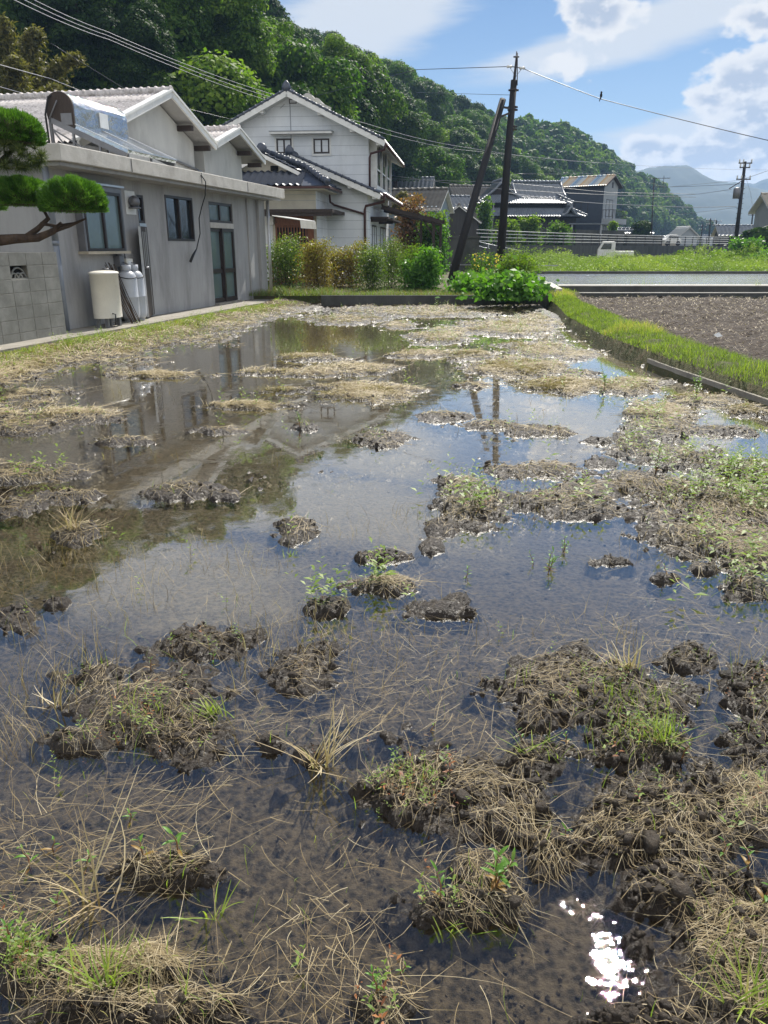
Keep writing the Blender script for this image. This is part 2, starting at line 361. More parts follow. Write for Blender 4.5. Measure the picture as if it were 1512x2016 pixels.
def field_parts(x, y):
    px, py = project(x, y, 0.0)
    n = fbm(x * 1.7, y * 1.7, 5, .62) - .5
    nn = fbm(x * 9, y * 9, 4, .6) - .5
    land = np.full(np.shape(x), -1.0); ht = np.zeros(np.shape(x)) + .03; st = np.zeros(np.shape(x)) + .3; gr = np.zeros(np.shape(x)) + .2
    for cx, cyy, rx, ry, h, s_, g in ISL:
        d = 1.0 - np.sqrt(((px - cx) / (rx * 1.03)) ** 2 + ((py - cyy) / (ry * 1.03)) ** 2)
        m = d > land
        land = np.where(m, d, land); ht = np.where(m, h, ht); st = np.where(m, s_, st); gr = np.where(m, g, gr)
    # open water kept free between the islands
    for cx, cyy, rx, ry in ((1220, 722, 120, 24), (1390, 762, 110, 26), (1165, 812, 75, 60), (1420, 880, 115, 32), (1050, 795, 90, 38), (880, 760, 60, 14), (700, 1500, 90, 60), (1030, 1250, 160, 50)):
        land = land - 1.1 * np.clip(1 - np.sqrt(((px - cx) / rx) ** 2 + ((py - cyy) / ry) ** 2), 0, .6)
    land = np.maximum(land, -.55)
    # outside the picture's edges scattered islands go on
    t, s_ = ta(x, y)
    edge = 2.75 + (fbm(y * .5, x * .5, 3) - .5) * 1.4 - sm(s_, 2, 9) * .7
    verge = np.clip((edge - t) / 1.6, -1, 1.6) * .8
    m = verge > land
    land = np.where(m, verge, land); ht = np.where(m, .05 + .09 * sm(t, 2.2, .9), ht); st = np.where(m, 1.0, st); gr = np.where(m, .35 + .65 * sm(t, 1.5, .8), gr)
    outx = np.abs(x) / (np.abs(y) + 1.2) > .56
    # along the bank on the right
    bx = 3.62 + .2 * np.sin(y * .8)
    v2 = np.clip((x - bx) / .6, -1, 1) * .9
    m = (v2 > land) & (y > 6.5) & (x > 3.72); land = np.where(m, v2, land); ht = np.where(m, .07, ht); st = np.where(m, .3, st); gr = np.where(m, .8, gr)
    val = land + n * 1.25 + nn * 1.0 + (fbm(x * 30, y * 30, 3) - .5) * .7
    val = val - .05 - .1 * sm(py, 1080, 1300) - .1 * (t > 1.9) * sm(px, 760, 600) * sm(py, 950, 850) - .16 * sm(py, 800, 700) * (1 - sm(t, 1.9, 1.2))
    st = np.clip(st * (1 + .6 * sm(py, 1000, 800)), 0, 1.3); gr = np.clip(gr * 1.15 + .08, 0, 1)
    return val, ht, st, gr, land
def height(x, y):
    val, ht, st, gr, land = field_parts(x, y)
    k = sm(val, -.02, .6)
    clod = fbm(x * 16 + 5, y * 16, 4, .62)
    clod = np.abs(clod - .5) * 2.4
    clod2 = np.abs(fbm(x * 37, y * 37 + 4, 3, .6) - .5) * 2.4
    big = fbm(x * 6 + 50, y * 6 + 8, 3, .5) - .45
    bed = -.05 + .022 * (fbm(x * 11, y * 11 + 3, 4, .6) - .5) + .02 * (fbm(x * .8, y * .8, 2) - .5)
    bed = bed + .035 * sm(val, -.45, 0)
    h = bed + sm(val, -.45, .5) * .0465 + k * ht * .05 + sm(val, -.35, .4) * ((clod - .3) * .022 + (clod2 - .3) * .027 + big * .012) * (.5 + ht * 4)
    t, s_ = ta(x, y)
    h = h + .13 * sm(t, 1.9, .8) + .07 * sm(y, 20.5, 22.2)
    return h, k, st, gr
rows = [0.35]
while rows[-1] < 25.5: rows.append(rows[-1] + max(.0085, rows[-1] * .0042))
rows = np.array(rows); cols = np.linspace(-.86, .72, 540)
YY, BB = np.meshgrid(rows, cols, indexing='ij')
XX = BB * (YY + 0.9)
HH, KK, ST, GR = height(XX, YY)
# keep the sheet below the walkway, the bank and the garden wall
t_, s__ = ta(XX, YY)
HH = np.where(t_ < .75, np.minimum(HH, .17), HH)
HH = np.where(XX > 4.3, -.06, HH)
nr, nc = YY.shape
Vg = np.stack([XX, YY, HH], -1).reshape(-1, 3)
idx = np.arange(nr * nc).reshape(nr, nc)
Fg = np.stack([idx[:-1, :-1], idx[:-1, 1:], idx[1:, 1:], idx[1:, :-1]], -1).reshape(-1, 4)
def mudmat():
    m, t = newmat('wet_paddy_mud')
    geo = t.n('ShaderNodeNewGeometry'); pos = geo.outputs['Position']
    z = t.n('ShaderNodeSeparateXYZ', {0: pos}).outputs[2]
    n1 = t.n('ShaderNodeTexNoise', {'Vector': pos, 'Scale': 7.0, 'Detail': 8.0, 'Roughness': .7}).outputs[0]
    n2 = t.n('ShaderNodeTexNoise', {'Vector': pos, 'Scale': 55.0, 'Detail': 6.0, 'Roughness': .7}).outputs[0]
    n3 = t.n('ShaderNodeTexNoise', {'Vector': pos, 'Scale': 1.3, 'Detail': 4.0}).outputs[0]
    vo = t.n('ShaderNodeTexVoronoi', {'Vector': pos, 'Scale': 38.0}, feature='F1').outputs[0]
    wet = t.mix(t.ramp(n1, [(.3, 0.0), (.7, 1.0)]), (.016, .012, .009), (.03, .022, .016))
    wet = t.mix(t.ramp(n2, [(.4, 0.0), (.75, 1.0)]), wet, (.055, .042, .03))
    dry = t.mix(t.ramp(n2, [(.3, 0.0), (.7, 1.0)]), (.045, .033, .022), (.11, .082, .054))
    hf = t.n('ShaderNodeMapRange', {0: t.m('ADD', z, t.m('MULTIPLY', t.m('SUBTRACT', n1, .5), .06)), 1: .03, 2: .12}).outputs[0]
    col = t.mix(hf, wet, dry)
    under = t.n('ShaderNodeMapRange', {0: z, 1: -.035, 2: 0.0}).outputs[0]
    bedc = t.mix(t.ramp(t.m('ADD', t.m('MULTIPLY', n2, .7), t.m('MULTIPLY', vo, .45)), [(.42, 0.0), (.68, 1.0)]), (.034, .029, .023), (.165, .138, .105))
    bedc = t.mix(t.m('MULTIPLY', n3, .5), bedc, (.018, .016, .01))
    col = t.mix(under, bedc, col)
    rough = t.n('ShaderNodeMapRange', {0: hf, 1: 0.0, 2: 1.0, 3: .38, 4: .9}).outputs[0]
    hgt = t.m('ADD', t.m('MULTIPLY', n2, 1.0), t.m('MULTIPLY', vo, -.5))
    bp = t.n('ShaderNodeBump', {'Height': hgt, 'Strength': .9, 'Distance': .02})
    b = t.n('ShaderNodeBsdfPrincipled', {'Base Color': col, 'Roughness': rough, 'Specular IOR Level': .35, 'Normal': bp.outputs[0]})
    t.n('ShaderNodeOutputMaterial', {0: b.outputs[0]})
    return m
M['mud'] = mudmat()
paddy = arr_mesh('paddy_mud', Vg, Fg, M['mud'], smooth=True); tag(paddy, kind='structure')
def watermat(name, tint, bscale, bstr, rough=.0, ior=1.33, dist=.01, glint=False):
    m, t = newmat(name)
    pos = t.n('ShaderNodeNewGeometry').outputs['Position']
    n1 = t.n('ShaderNodeTexNoise', {'Vector': pos, 'Scale': bscale, 'Detail': 3.0, 'Roughness': .55}).outputs[0]
    n2 = t.n('ShaderNodeTexNoise', {'Vector': pos, 'Scale': bscale * .16, 'Detail': 2.0, 'Roughness': .5}).outputs[0]
    hh = t.m('ADD', n1, t.m('MULTIPLY', n2, 2.0))
    if glint:   # little capillary ripples round the stalks and crumbs
        n3 = t.n('ShaderNodeTexNoise', {'Vector': pos, 'Scale': 240.0, 'Detail': 1.0}).outputs[0]
        mk = t.n('ShaderNodeTexNoise', {'Vector': pos, 'Scale': 6.0, 'Detail': 3.0, 'Roughness': .6}).outputs[0]
        hh = t.m('ADD', hh, t.m('MULTIPLY', n3, t.n('ShaderNodeMapRange', {0: mk, 1: .5, 2: .68, 3: .0, 4: 2.0}).outputs[0]))
    if glint:   # the shallows by the near bank are never quite still
        yv = t.n('ShaderNodeSeparateXYZ', {0: pos}).outputs[1]
        n4 = t.n('ShaderNodeTexNoise', {'Vector': pos, 'Scale': 25.0, 'Detail': 2.0, 'Roughness': .5}).outputs[0]
        hh = t.m('ADD', hh, t.m('MULTIPLY', n4, t.n('ShaderNodeMapRange', {0: yv, 1: 2.8, 2: 1.5, 3: .3, 4: 7.5}, interpolation_type='SMOOTHSTEP').outputs[0]))
    bp = t.n('ShaderNodeBump', {'Height': hh, 'Strength': 1.0, 'Distance': dist * bstr})
    inc = t.n('ShaderNodeNewGeometry').outputs['Incoming']
    dt = t.n('ShaderNodeVectorMath', {0: bp.outputs[0], 1: inc}, operation='DOT_PRODUCT').outputs['Value']
    cs = t.m('SUBTRACT', 1.0, t.m('ABSOLUTE', dt), clamp=True)
    f0 = ((ior - 1) / (ior + 1)) ** 2
    fr = t.m('ADD', f0, t.m('MULTIPLY', 1 - f0, t.m('POWER', cs, 3.0 if glint else 5.0)), clamp=True)
    gl = t.n('ShaderNodeBsdfGlossy', {'Color': (1, 1, 1, 1), 'Roughness': rough, 'Normal': bp.outputs[0]})
    tr = t.n('ShaderNodeBsdfTransparent', {'Color': tint})
    mxs = t.n('ShaderNodeMixShader', {0: fr, 1: tr.outputs[0], 2: gl.outputs[0]})
    t.n('ShaderNodeOutputMaterial', {0: mxs.outputs[0]})
    return m
M['water'] = watermat('still_water', (.84, .80, .70, 1), 9.0, .012, .0, 1.66, glint=True)
mb = MB(); mb.add([(-14, -4, 0), (4.6, -4, 0), (4.6, 23, 0), (-6, 23, 0)], [(0, 1, 2, 3)])
tag(mb.build('flood_water', M['water']), kind='structure')
# ground that carries everything, below all else
M['earth'] = pm('earth', (.1, .075, .05), (.07, .055, .035), .6, .95, .5, 8)
M['greenfield'] = pm('far_fields', (.06, .09, .03), (.09, .1, .045), .05, .95, c3=(.13, .12, .08), c3scale=.01)
mb = MB(); mb.box(-2600, 2600, -60, 2600, -1.4, -.4); tag(mb.build('ground', M['greenfield']), kind='structure')
mb = MB(); mb.box(-14, 12, -6, .5, -.3, -.055); tag(mb.build('paddy_edge_mud', M['mud']), kind='structure')
# ---------------------------------------------------------------- bank on the right
bl = [(2, 4.6), (5, 4.35), (8, 4.05), (10.3, 3.85), (13, 3.75), (15, 3.85), (17, 4.0), (20, 4.45), (23.6, 4.85), (25.0, 5.1)]
br = [(2, 5.1), (5, 4.9), (8, 4.75), (10.3, 4.7), (13, 4.6), (15, 4.75), (17, 4.88), (20, 5.0), (23.6, 5.5), (25.0, 6.1)]
def ip(tab, y): a = np.array(tab); return np.interp(y, a[:, 0], a[:, 1])
ys = np.arange(2, 25.01, .06); vs = []; 
L = ip(bl, ys); Rr = ip(br, ys)
prof = [(-.22, -.12, 0), (-.1, .05, 0), (0.0, .2, 0), (.25, .27, 1), (.5, .28, 1), (.75, .27, 1), (1.0, .25, 1), (1.0, .12, 2), (1.0, -.1, 3)]
P = []
for k, (f, z, md) in enumerate(prof):
    off = f if md == 0 else 0
    x = L + off if md == 0 else L + (Rr - L) * f + (0.06 if md == 2 else (.1 if md == 3 else 0))
    nse = (fbm(x * 3 + k, ys * 3, 4) - .5) * .12 * (0 if md == 3 else 1)
    P.append(np.stack([x + nse * .6, ys, z + nse * (1 if z > 0 else .2)], -1))
P = np.stack(P, 1); n_, k_, _ = P.shape; ii = np.arange(n_ * k_).reshape(n_, k_)
M['bank'] = pm('grassy_soil', (.085, .075, .035), (.05, .06, .02), 8, .95, .9, 30, c3=(.12, .09, .055), c3scale=3)
o = arr_mesh('grass_bank_soil', P.reshape(-1, 3), np.stack([ii[:-1, :-1], ii[:-1, 1:], ii[1:, 1:], ii[1:, :-1]], -1).reshape(-1, 4), M['bank'], smooth=True)
tag(o, kind='structure')
# low concrete edging on the paddy side of the bank
mb = MB(); pts = [(y, float(ip(bl, y)) - .1) for y in np.arange(2, 11.1, .5)]
for (y0, x0), (y1, x1) in zip(pts[:-1], pts[1:]):
    mb.add([(x0, y0, -.1), (x0 + .1, y0, -.1), (x1 + .1, y1, -.1), (x1, y1, -.1), (x0, y0, .11), (x0 + .1, y0, .11), (x1 + .1, y1, .11), (x1, y1, .11)],
           [(4, 5, 6, 7), (0, 4, 7, 3), (1, 2, 6, 5), (0, 1, 5, 4)])
tag(mb.build('edging_kerb', M['walk']), 'low mossy concrete edging between flooded field and grass bank', 'kerb')
# ---------------------------------------------------------------- ploughed field
xs = np.linspace(4.6, 34, 330); yq = np.linspace(2, 25.0, 420); XQ, YQ = np.meshgrid(xs, yq)
ZQ = .08 + .13 * (fbm(XQ * 4, YQ * 4, 5, .65) - .5) * 2 + .05 * np.abs(fbm(XQ * 11, YQ * 11, 3) - .5) * 2
edge = ip(br, YQ); ZQ = np.where(XQ < edge + .1, .05, ZQ)
n_, k_ = XQ.shape; ii = np.arange(n_ * k_).reshape(n_, k_)
M['soil'] = pm('ploughed_soil', (.062, .046, .034), (.03, .022, .016), 9, .92, 1.0, 22, c3=(.13, .1, .075), c3scale=14, c3lim=(.55, .72))
o = arr_mesh('ploughed_soil', np.stack([XQ, YQ, ZQ], -1).reshape(-1, 3), np.stack([ii[:-1, :-1], ii[:-1, 1:], ii[1:, 1:], ii[1:, :-1]], -1).reshape(-1, 4), M['soil'], smooth=True)
tag(o, kind='structure')
# channel, kerbs (shaded faces coloured dark, lit tops light) and the second, full paddy
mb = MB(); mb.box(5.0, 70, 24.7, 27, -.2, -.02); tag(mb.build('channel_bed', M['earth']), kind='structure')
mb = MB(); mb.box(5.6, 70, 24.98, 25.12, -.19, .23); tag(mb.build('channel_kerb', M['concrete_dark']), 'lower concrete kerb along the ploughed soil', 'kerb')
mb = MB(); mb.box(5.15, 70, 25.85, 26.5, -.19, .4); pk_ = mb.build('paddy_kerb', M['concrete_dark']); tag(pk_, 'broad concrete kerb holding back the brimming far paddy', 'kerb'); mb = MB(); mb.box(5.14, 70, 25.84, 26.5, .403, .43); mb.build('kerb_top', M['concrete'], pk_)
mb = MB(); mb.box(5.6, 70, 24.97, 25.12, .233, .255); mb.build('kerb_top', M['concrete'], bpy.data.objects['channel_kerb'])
mb = MB(); mb.bar((5.0, 22.9, .3), (5.35, 26.1, .34), .22, .34); tag(mb.build('ditch_kerb', M['concrete']), 'short concrete kerb running beside the vegetable patch to the far paddy', 'kerb')
M['water2'] = watermat('ruffled_water', (.75, .75, .7, 1), 3.0, 1.0, .13, 1.7, .08)
M['bed2'] = pm('paddy_bed', (.09, .07, .05), None, 2, .9)
mb = MB(); mb.box(5.2, 70, 26.4, 38.8, .1, .27); tag(mb.build('far_paddy_bed', M['bed2']), kind='structure')
mb = MB(); mb.add([(5.2, 26.45, .385), (70, 26.45, .385), (70, 38.8, .385), (5.2, 38.8, .385)], [(0, 1, 2, 3)])
tag(mb.build('far_paddy_water', M['water2']), kind='structure')
mb = MB(); mb.box(6.2, 70, 38.7, 39.0, .0, .5); tag(mb.build('far_kerb', M['concrete_dark']), 'thin dark kerb on the far side of the full paddy', 'kerb')
M['yard'] = pm('garden_soil', (.12, .09, .055), (.08, .07, .04), 3, .95, .7, 20, c3=(.07, .09, .03), c3scale=1.2, c3lim=(.45, .6))
mb = MB(); mb.prism([(-45, 22.62), (4.62, 22.62), (5.0, 26), (6.3, 39), (6.3, 62), (-45, 62)], lambda x, y: (x, y, -.3), lambda x, y: (x, y, .3)); tag(mb.build('garden_soil', M['yard']), kind='structure')
mb = MB(); mb.box(6.31, 90, 39.0, 91, -.3, .3); tag(mb.build('weedy_ground', M['yard']), kind='structure')
mb = MB(); mb.box(-45, -6.5, -3, 22.6, -.3, .12); tag(mb.build('yard_ground', M['yard']), kind='structure')
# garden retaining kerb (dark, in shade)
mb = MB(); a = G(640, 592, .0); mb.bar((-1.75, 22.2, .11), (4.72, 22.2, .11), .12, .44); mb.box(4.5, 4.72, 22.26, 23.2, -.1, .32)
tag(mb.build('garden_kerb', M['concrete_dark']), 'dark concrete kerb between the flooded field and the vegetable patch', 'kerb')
# ================================================================== helpers for buildings
def pbox(mb, plane, off, a0, a1, z0, z1, d0, d1):
    """box lying on a wall: plane '+x', '-x' or '-y'; off = the wall's coordinate; a = along the wall; d = depth outward"""
    if plane == '+x': mb.box(off + d0, off + d1, a0, a1, z0, z1)
    elif plane == '-x': mb.box(off - d1, off - d0, a0, a1, z0, z1)
    else: mb.box(a0, a1, off - d1, off - d0, z0, z1)
    return mb
def pt(plane, off, a, z, d):
    return (off + d, a, z) if plane == '+x' else ((off - d, a, z) if plane == '-x' else (a, off - d, z))
def wall_holes(mb, plane, off, a0, a1, z0, z1, holes, depth):
    """a wall face with real openings and their reveals"""
    As = sorted({a0, a1} | {h[0] for h in holes} | {h[1] for h in holes}); Zs = sorted({z0, z1} | {h[2] for h in holes} | {h[3] for h in holes})
    for i in range(len(As) - 1):
        for j in range(len(Zs) - 1):
            ca = (As[i] + As[i + 1]) / 2; cz = (Zs[j] + Zs[j + 1]) / 2
            if any(h[0] < ca < h[1] and h[2] < cz < h[3] for h in holes): continue
            mb.add([pt(plane, off, As[i], Zs[j], 0), pt(plane, off, As[i + 1], Zs[j], 0), pt(plane, off, As[i + 1], Zs[j + 1], 0), pt(plane, off, As[i], Zs[j + 1], 0)], [(0, 1, 2, 3)])
    for h in holes:
        c = [(h[0], h[2]), (h[1], h[2]), (h[1], h[3]), (h[0], h[3])]
        for k in range(4):
            p, q = c[k], c[(k + 1) % 4]
            mb.add([pt(plane, off, p[0], p[1], 0), pt(plane, off, q[0], q[1], 0), pt(plane, off, q[0], q[1], -depth), pt(plane, off, p[0], p[1], -depth)], [(0, 1, 2, 3)])
def window(parent, plane, off, a0, a1, z0, z1, d=.02, fm='frame', gm='glass', sashes=2, fw=.05, name='window', rails=(), back=.03, label=None):
    mb = MB()
    pbox(mb, plane, off, a0, a1, z0, z0 + fw, -back, d); pbox(mb, plane, off, a0, a1, z1 - fw, z1, -back, d)
    pbox(mb, plane, off, a0, a0 + fw, z0 + fw, z1 - fw, -back, d); pbox(mb, plane, off, a1 - fw, a1, z0 + fw, z1 - fw, -back, d)
    for k in range(1, sashes):
        am = a0 + (a1 - a0) * k / sashes; pbox(mb, plane, off, am - fw * .55, am + fw * .55, z0 + fw, z1 - fw, -back, d * .8)
    for rz in rails: pbox(mb, plane, off, a0 + fw, a1 - fw, rz - fw * .7, rz + fw * .7, -back, d * .6)
    f = mb.build(name, M[fm], parent)
    if label: f['label'] = label
    g = MB(); pbox(g, plane, off, a0 + fw * .5, a1 - fw * .5, z0 + fw * .5, z1 - fw * .5, -back - .02, -back + .012)
    g.build('pane', M[gm], f)
    return f
def tile_grid(P0, U, V, nu, nv, amp, step, sub=6, sharp=False):
    """a roof surface of rolls running down the slope and courses stepping over each other"""
    P0 = np.array(P0, float); U = np.array(U, float); V = np.array(V, float); Nn = np.cross(U, V); Nn /= np.linalg.norm(Nn)
    if Nn[2] < 0: Nn = -Nn
    us = np.linspace(0, 1, nu * sub + 1); vr = []; vo = []
    for j in range(nv): vr += [j / nv, (j + .985) / nv]; vo += [0, step]
    UU, VV = np.meshgrid(us, np.array(vr)); _, OO = np.meshgrid(us, np.array(vo))
    wv = np.sin(UU * nu * 2 * np.pi)
    if sharp: wv = 1 - 2 * np.abs(np.sin(UU * nu * np.pi)) ** .7
    Hh = amp * wv + OO
    V_ = P0 + UU[..., None] * U + VV[..., None] * V + Hh[..., None] * Nn
    n, k = UU.shape; ii = np.arange(n * k).reshape(n, k)
    return V_.reshape(-1, 3), np.stack([ii[:-1, :-1], ii[:-1, 1:], ii[1:, 1:], ii[1:, :-1]], -1).reshape(-1, 4)
def tile_roof(name, P0, U, V, mat, parent, pitch=.27, course=.25, amp=.03, step=.035, slab=.07, slabmat=None, sharp=False, sub=6):
    U = Vector(U); V = Vector(V); P0 = Vector(P0)
    vs, fs = tile_grid(P0, U, V, max(2, round(U.length / pitch)), max(1, round(V.length / course)), amp, step, sub, sharp)
    o = arr_mesh(name, vs, fs, mat, parent, smooth=True)
    N_ = U.cross(V).normalized()
    if N_.z < 0: N_ = -N_
    a = P0 - N_ * (amp + .012); b = a + U; c = b + V; d = a + V; q = -N_ * slab
    mb = MB(); mb.add([a, b, c, d, a + q, b + q, c + q, d + q], [(0, 1, 2, 3), (4, 7, 6, 5), (0, 4, 5, 1), (1, 5, 6, 2), (2, 6, 7, 3), (3, 7, 4, 0)])
    mb.build('roof_boarding', slabmat or M['white'], o)
    return o
def cap_row(mb, a, b, r, bead=.25, n=10, sag=0):
    """ridge tiles: a roll with a raised joint at every tile"""
    a = Vector(a); b = Vector(b); L = (b - a).length; k = max(2, int(L / bead)); pts = []; rs = []
    for i in range(k):
        for f, q in ((0, 1.25), (.18, 1.25), (.22, .95), (.98, .95)): pts.append(a.lerp(b, (i + f) / k)); rs.append(r * q)
    return mb.tube(pts, rs, n)
# ================================================================== the grey annex with the flat concrete roof
F = FA
annex = fempty('annex_house', F, 'grey stucco single storey annex with flat concrete roof slab, dark doors and a bay window', 'house')
ANX = annex
L0, L1 = 0.0, 9.9
def wy(px, py, x=0.0): return F.hx(px, py, x)
# windows and doors located on the wall plane
w2a, w2z1 = wy(323, 383); w2b, w2z0 = wy(384, 475)
d1a, d1z = wy(268, 383); d1b, _ = wy(303, 612); tz = wy(285, 431)[1]; tz2 = wy(285, 440)[1]
d2a, d2z = wy(410, 396); d2b, _ = wy(468, 590); t2 = wy(438, 439)[1]; t2b = wy(438, 447)[1]
bwa, bwz1 = wy(160, 372, .15); bwb, bwz0 = wy(247, 494, .15)
holes = [(d1a, d1b, .0, d1z), (w2a, w2b, w2z0, w2z1), (d2a, d2b, .04, d2z)]
mb = MB(); wall_holes(mb, '+x', 0, L0, L1, 0, 2.72, holes, .14)
mb.add([(0, L0, 0), (-6.5, L0, 0), (-6.5, L0, 2.72), (0, L0, 2.72)], [(0, 1, 2, 3)]); mb.add([(0, L1, 0), (-6.5, L1, 0), (-6.5, L1, 2.72), (0, L1, 2.72)], [(3, 2, 1, 0)])
mb.box(-.25, .0, L0 + .002, L0 + .1, 0, .001)
wall = mb.build('wall', M['stucco'], annex)
mb = MB(); mb.box(-1.2, -.16, L0 + .2, L1 - .2, .02, 2.7); mb.build('dark_interior', M['dark'], annex)
mb = MB(); mb.box(-6.6, .55, L0 - .3, L1 + .5, 2.72, 2.98); sl_ = mb.build('roof_slab', M['concrete'], annex, bevel=.015)
mb = MB(); mb.box(-6.5, .46, L0 - .2, L1 + .4, 2.66, 2.717)
mb.build('soffit', M['stucco'], annex)
# pilasters at the far corner
mb = MB(); mb.box(.001, .09, L1 - .42, L1 + .02, 0, 2.66); mb.box(.001, .05, L1 - 1.15, L1 - .8, 0, 2.66); mb.build('corner_pilaster', M['stucco'], annex, bevel=.01)
# first window: a shallow bay with frosted sashes
mb = MB(); mb.box(0.003, .15, bwa - .06, bwb + .06, bwz1, bwz1 + .09); mb.box(.003, .15, bwa - .06, bwa, bwz0, bwz1); mb.box(.003, .15, bwb, bwb + .06, bwz0, bwz1)
bay = mb.build('bay_window', M['grey_metal'], annex)
window(bay, '+x', .13, bwa, bwb, bwz0, bwz1, d=.03, fm='frame', gm='frost', name='sash')
mb = MB(); mb.box(.003, .21, bwa - .1, bwb + .1, bwz0 - .05, bwz0 - .003); mb.build('sill', M['brick'], bay)
mb = MB(); mb.box(.003, .2, bwa - .12, bwb + .1, bwz1 + .095, bwz1 + .13); mb.build('hood', M['alu'], bay)
window(annex, '+x', -.04, w2a, w2b, w2z0, w2z1, d=.05, gm='glass', sashes=2, name='window')
mb = MB(); mb.box(-.10, -.075, w2a + .05, w2a + (w2b - w2a) * .42, w2z0 + .06, w2z1 - .06); mb.box(-.12, -.1, w2a + (w2b - w2a) * .52, w2a + (w2b - w2a) * .72, w2z0 + .06, w2z1 - .06)
mb.build('curtain', M['frost'], annex)
# first door with its transom, standing ajar
window(annex, '+x', -.03, d1a, d1b, tz2, d1z, d=.02, gm='glass', sashes=1, name='transom')
mb = MB()
for a in (d1a, d1b - .035): mb.box(-.1, .012, a, a + .035, 0, tz2)
mb.box(-.1, .014, d1a, d1b, tz2 - .06, tz2); mb.box(-.1, .03, d1a, d1b, -.0, .03); mb.build('door_frame', M['alu'], annex)
dl = empty('door', (.02, d1b - .04, .03), 0); dl.parent = annex; dl.rotation_euler = (0, 0, R(19))
mb = MB(); mb.box(-.02, .02, -.74, 0, 0, tz2 - .1); mb.build('door_leaf', M['frame'], dl, bevel=.004)
mb = MB(); mb.box(-.024, .024, -.765, -.742, 0, tz2 - .1); mb.box(.021, .026, -.2, -.16, 0, tz2 - .12); mb.build('door_edge', M['alu'], dl)
mb = MB()
for q in (-.62, -.44, -.26): mb.box(.022, .03, q, q + .05, .95, tz2 - .2)
mb.build('door_glazing', M['alu'], dl)
mb = MB(); mb.tube([(.03, -.68, .98), (.08, -.68, .98), (.08, -.56, .98)], .018, 8); mb.build('door_handle', M['alu'], dl)
# second door: pair of brown framed sliding doors
window(annex, '+x', -.05, d2a, d2b, t2, d2z, d=.03, gm='frost', sashes=2, name='transom', fw=.06)
mb = MB(); mb.box(-.12, .012, d2a, d2b, t2b - .03, t2 - .003); mb.build('door_lintel', M['concrete'], annex)
zz1 = t2b - .035
window(annex, '+x', -.07, d2a, (d2a + d2b) / 2 + .03, .06, zz1, d=.03, gm='frost', sashes=1, name='sliding_door', fw=.075, rails=(.82, .1))
window(annex, '+x', -.025, (d2a + d2b) / 2 - .03, d2b, .06, zz1, d=.03, gm='frost', sashes=1, name='sliding_door', fw=.075, rails=(.82, .1))
mb = MB(); mb.box(-.14, .12, d2a - .02, d2b + .02, .0, .045); mb.build('door_sill', M['walk'], annex)
# vent hood on its white plate
vy, vz = wy(255, 397); mb = MB(); mb.box(.003, .014, vy - .18, vy + .2, vz - .24, vz + .2); pl = mb.build('vent_plate', M['white'], annex)
mb = MB(); pr = [(.115 * math.sin(R(a)), -.115 * math.cos(R(a))) for a in range(0, 181, 15)]; mb.lathe([(max(r_, .001), z_) for r_, z_ in pr], (.1, vy, vz), 18)
mb.lathe([(.125, -.12), (.125, -.1), (.1, -.09)], (.1, vy, vz - .01), 18); mb.build('vent_hood', M['grey_metal'], pl)
# downpipes
for (y_, z1) in ((-.06, 2.7),):
    yb, zb = wy(131, 640, .12); mb = MB(); mb.tube([(.12, yb, .0), (.12, yb, 1.45)], .05, 12); mb.tube([(.12, yb, 1.43), (.12, yb, 1.5)], .058, 12); mb.tube([(.12, yb, 1.5), (.11, yb - .02, 2.66)], .055, 12)
    dp = mb.build('downpipe', M['pvc'], annex)
mb = MB(); mb.tube([(.15, L1 + .12, 0), (.15, L1 + .12, 2.66)], .045, 12); mb.build('downpipe', M['alu'], annex)
# cracks and rust streaks on the slab edge as real little seams
for q in (1.9, 4.9, 7.6):
    mb = MB(); mb.box(.548, .556, q, q + .012, 2.735, 2.965); mb.build('slab_joint', M['dark'], annex)
# corrugated awning over the back door at the far end
aw = MB(); vs, fs = tile_grid((.28, L1 + .1, 2.25), (0, 1.5, 0), (.85, 0, -.12), 14, 1, .02, 0, 6)
o = arr_mesh('awning', vs, fs, M['white'], annex, smooth=True)
mb = MB(); vs, fs = tile_grid((1.12, L1 + .1, 2.13), (0, 1.5, 0), (.02, 0, -.22), 14, 1, .02, 0, 6); arr_mesh('awning_valance', vs, fs, M['tank'], o, smooth=True)
# electric cable hanging over the slab
cpts = []
for px, py, x in ((350, 336, .0), (380, 343, .3), (397, 346, .58), (405, 358, .6), (404, 385, .52), (397, 408, .4), (392, 430, .3), (394, 460, .2), (387, 490, .16)):
    y_, z_ = wy(px, py, x); cpts.append((x, y_, z_))
y2, z2 = wy(375, 515, .12); mbc = MB(); mbc.tube(cpts, .012, 6); mbc.tube([cpts[-1], (.13, (cpts[-1][1] + y2) / 2, (cpts[-1][2] + z2) / 2), (.12, y2, z2)], [.014, .03, .03], 8)
c_ = mbc.build('hanging_cable', M['black']); c_.location = F.o; c_.rotation_euler = (0, 0, -F.th); tag(c_, 'black cable looping down from the edge of the flat roof slab', 'cable')
# walkway
mb = MB(); mb.prism([(-.05, -3.5), (.78, -3.5), (.82, 4), (.8, 10.6), (1.2, 12.5), (-.05, 12.5)], lambda x, y: F.w(x, y, -.35), lambda x, y: F.w(x, y, -.002)); tag(mb.build('walkway_path', M['walk']), kind='structure')
mb = MB(); mb.prism([(-8, -14), (-.02, -14), (-.02, 12.4), (-8, 12.4)], lambda x, y: F.w(x, y, -.4), lambda x, y: F.w(x, y, -.02)); tag(mb.build('house_ground', M['yard']), kind='structure')
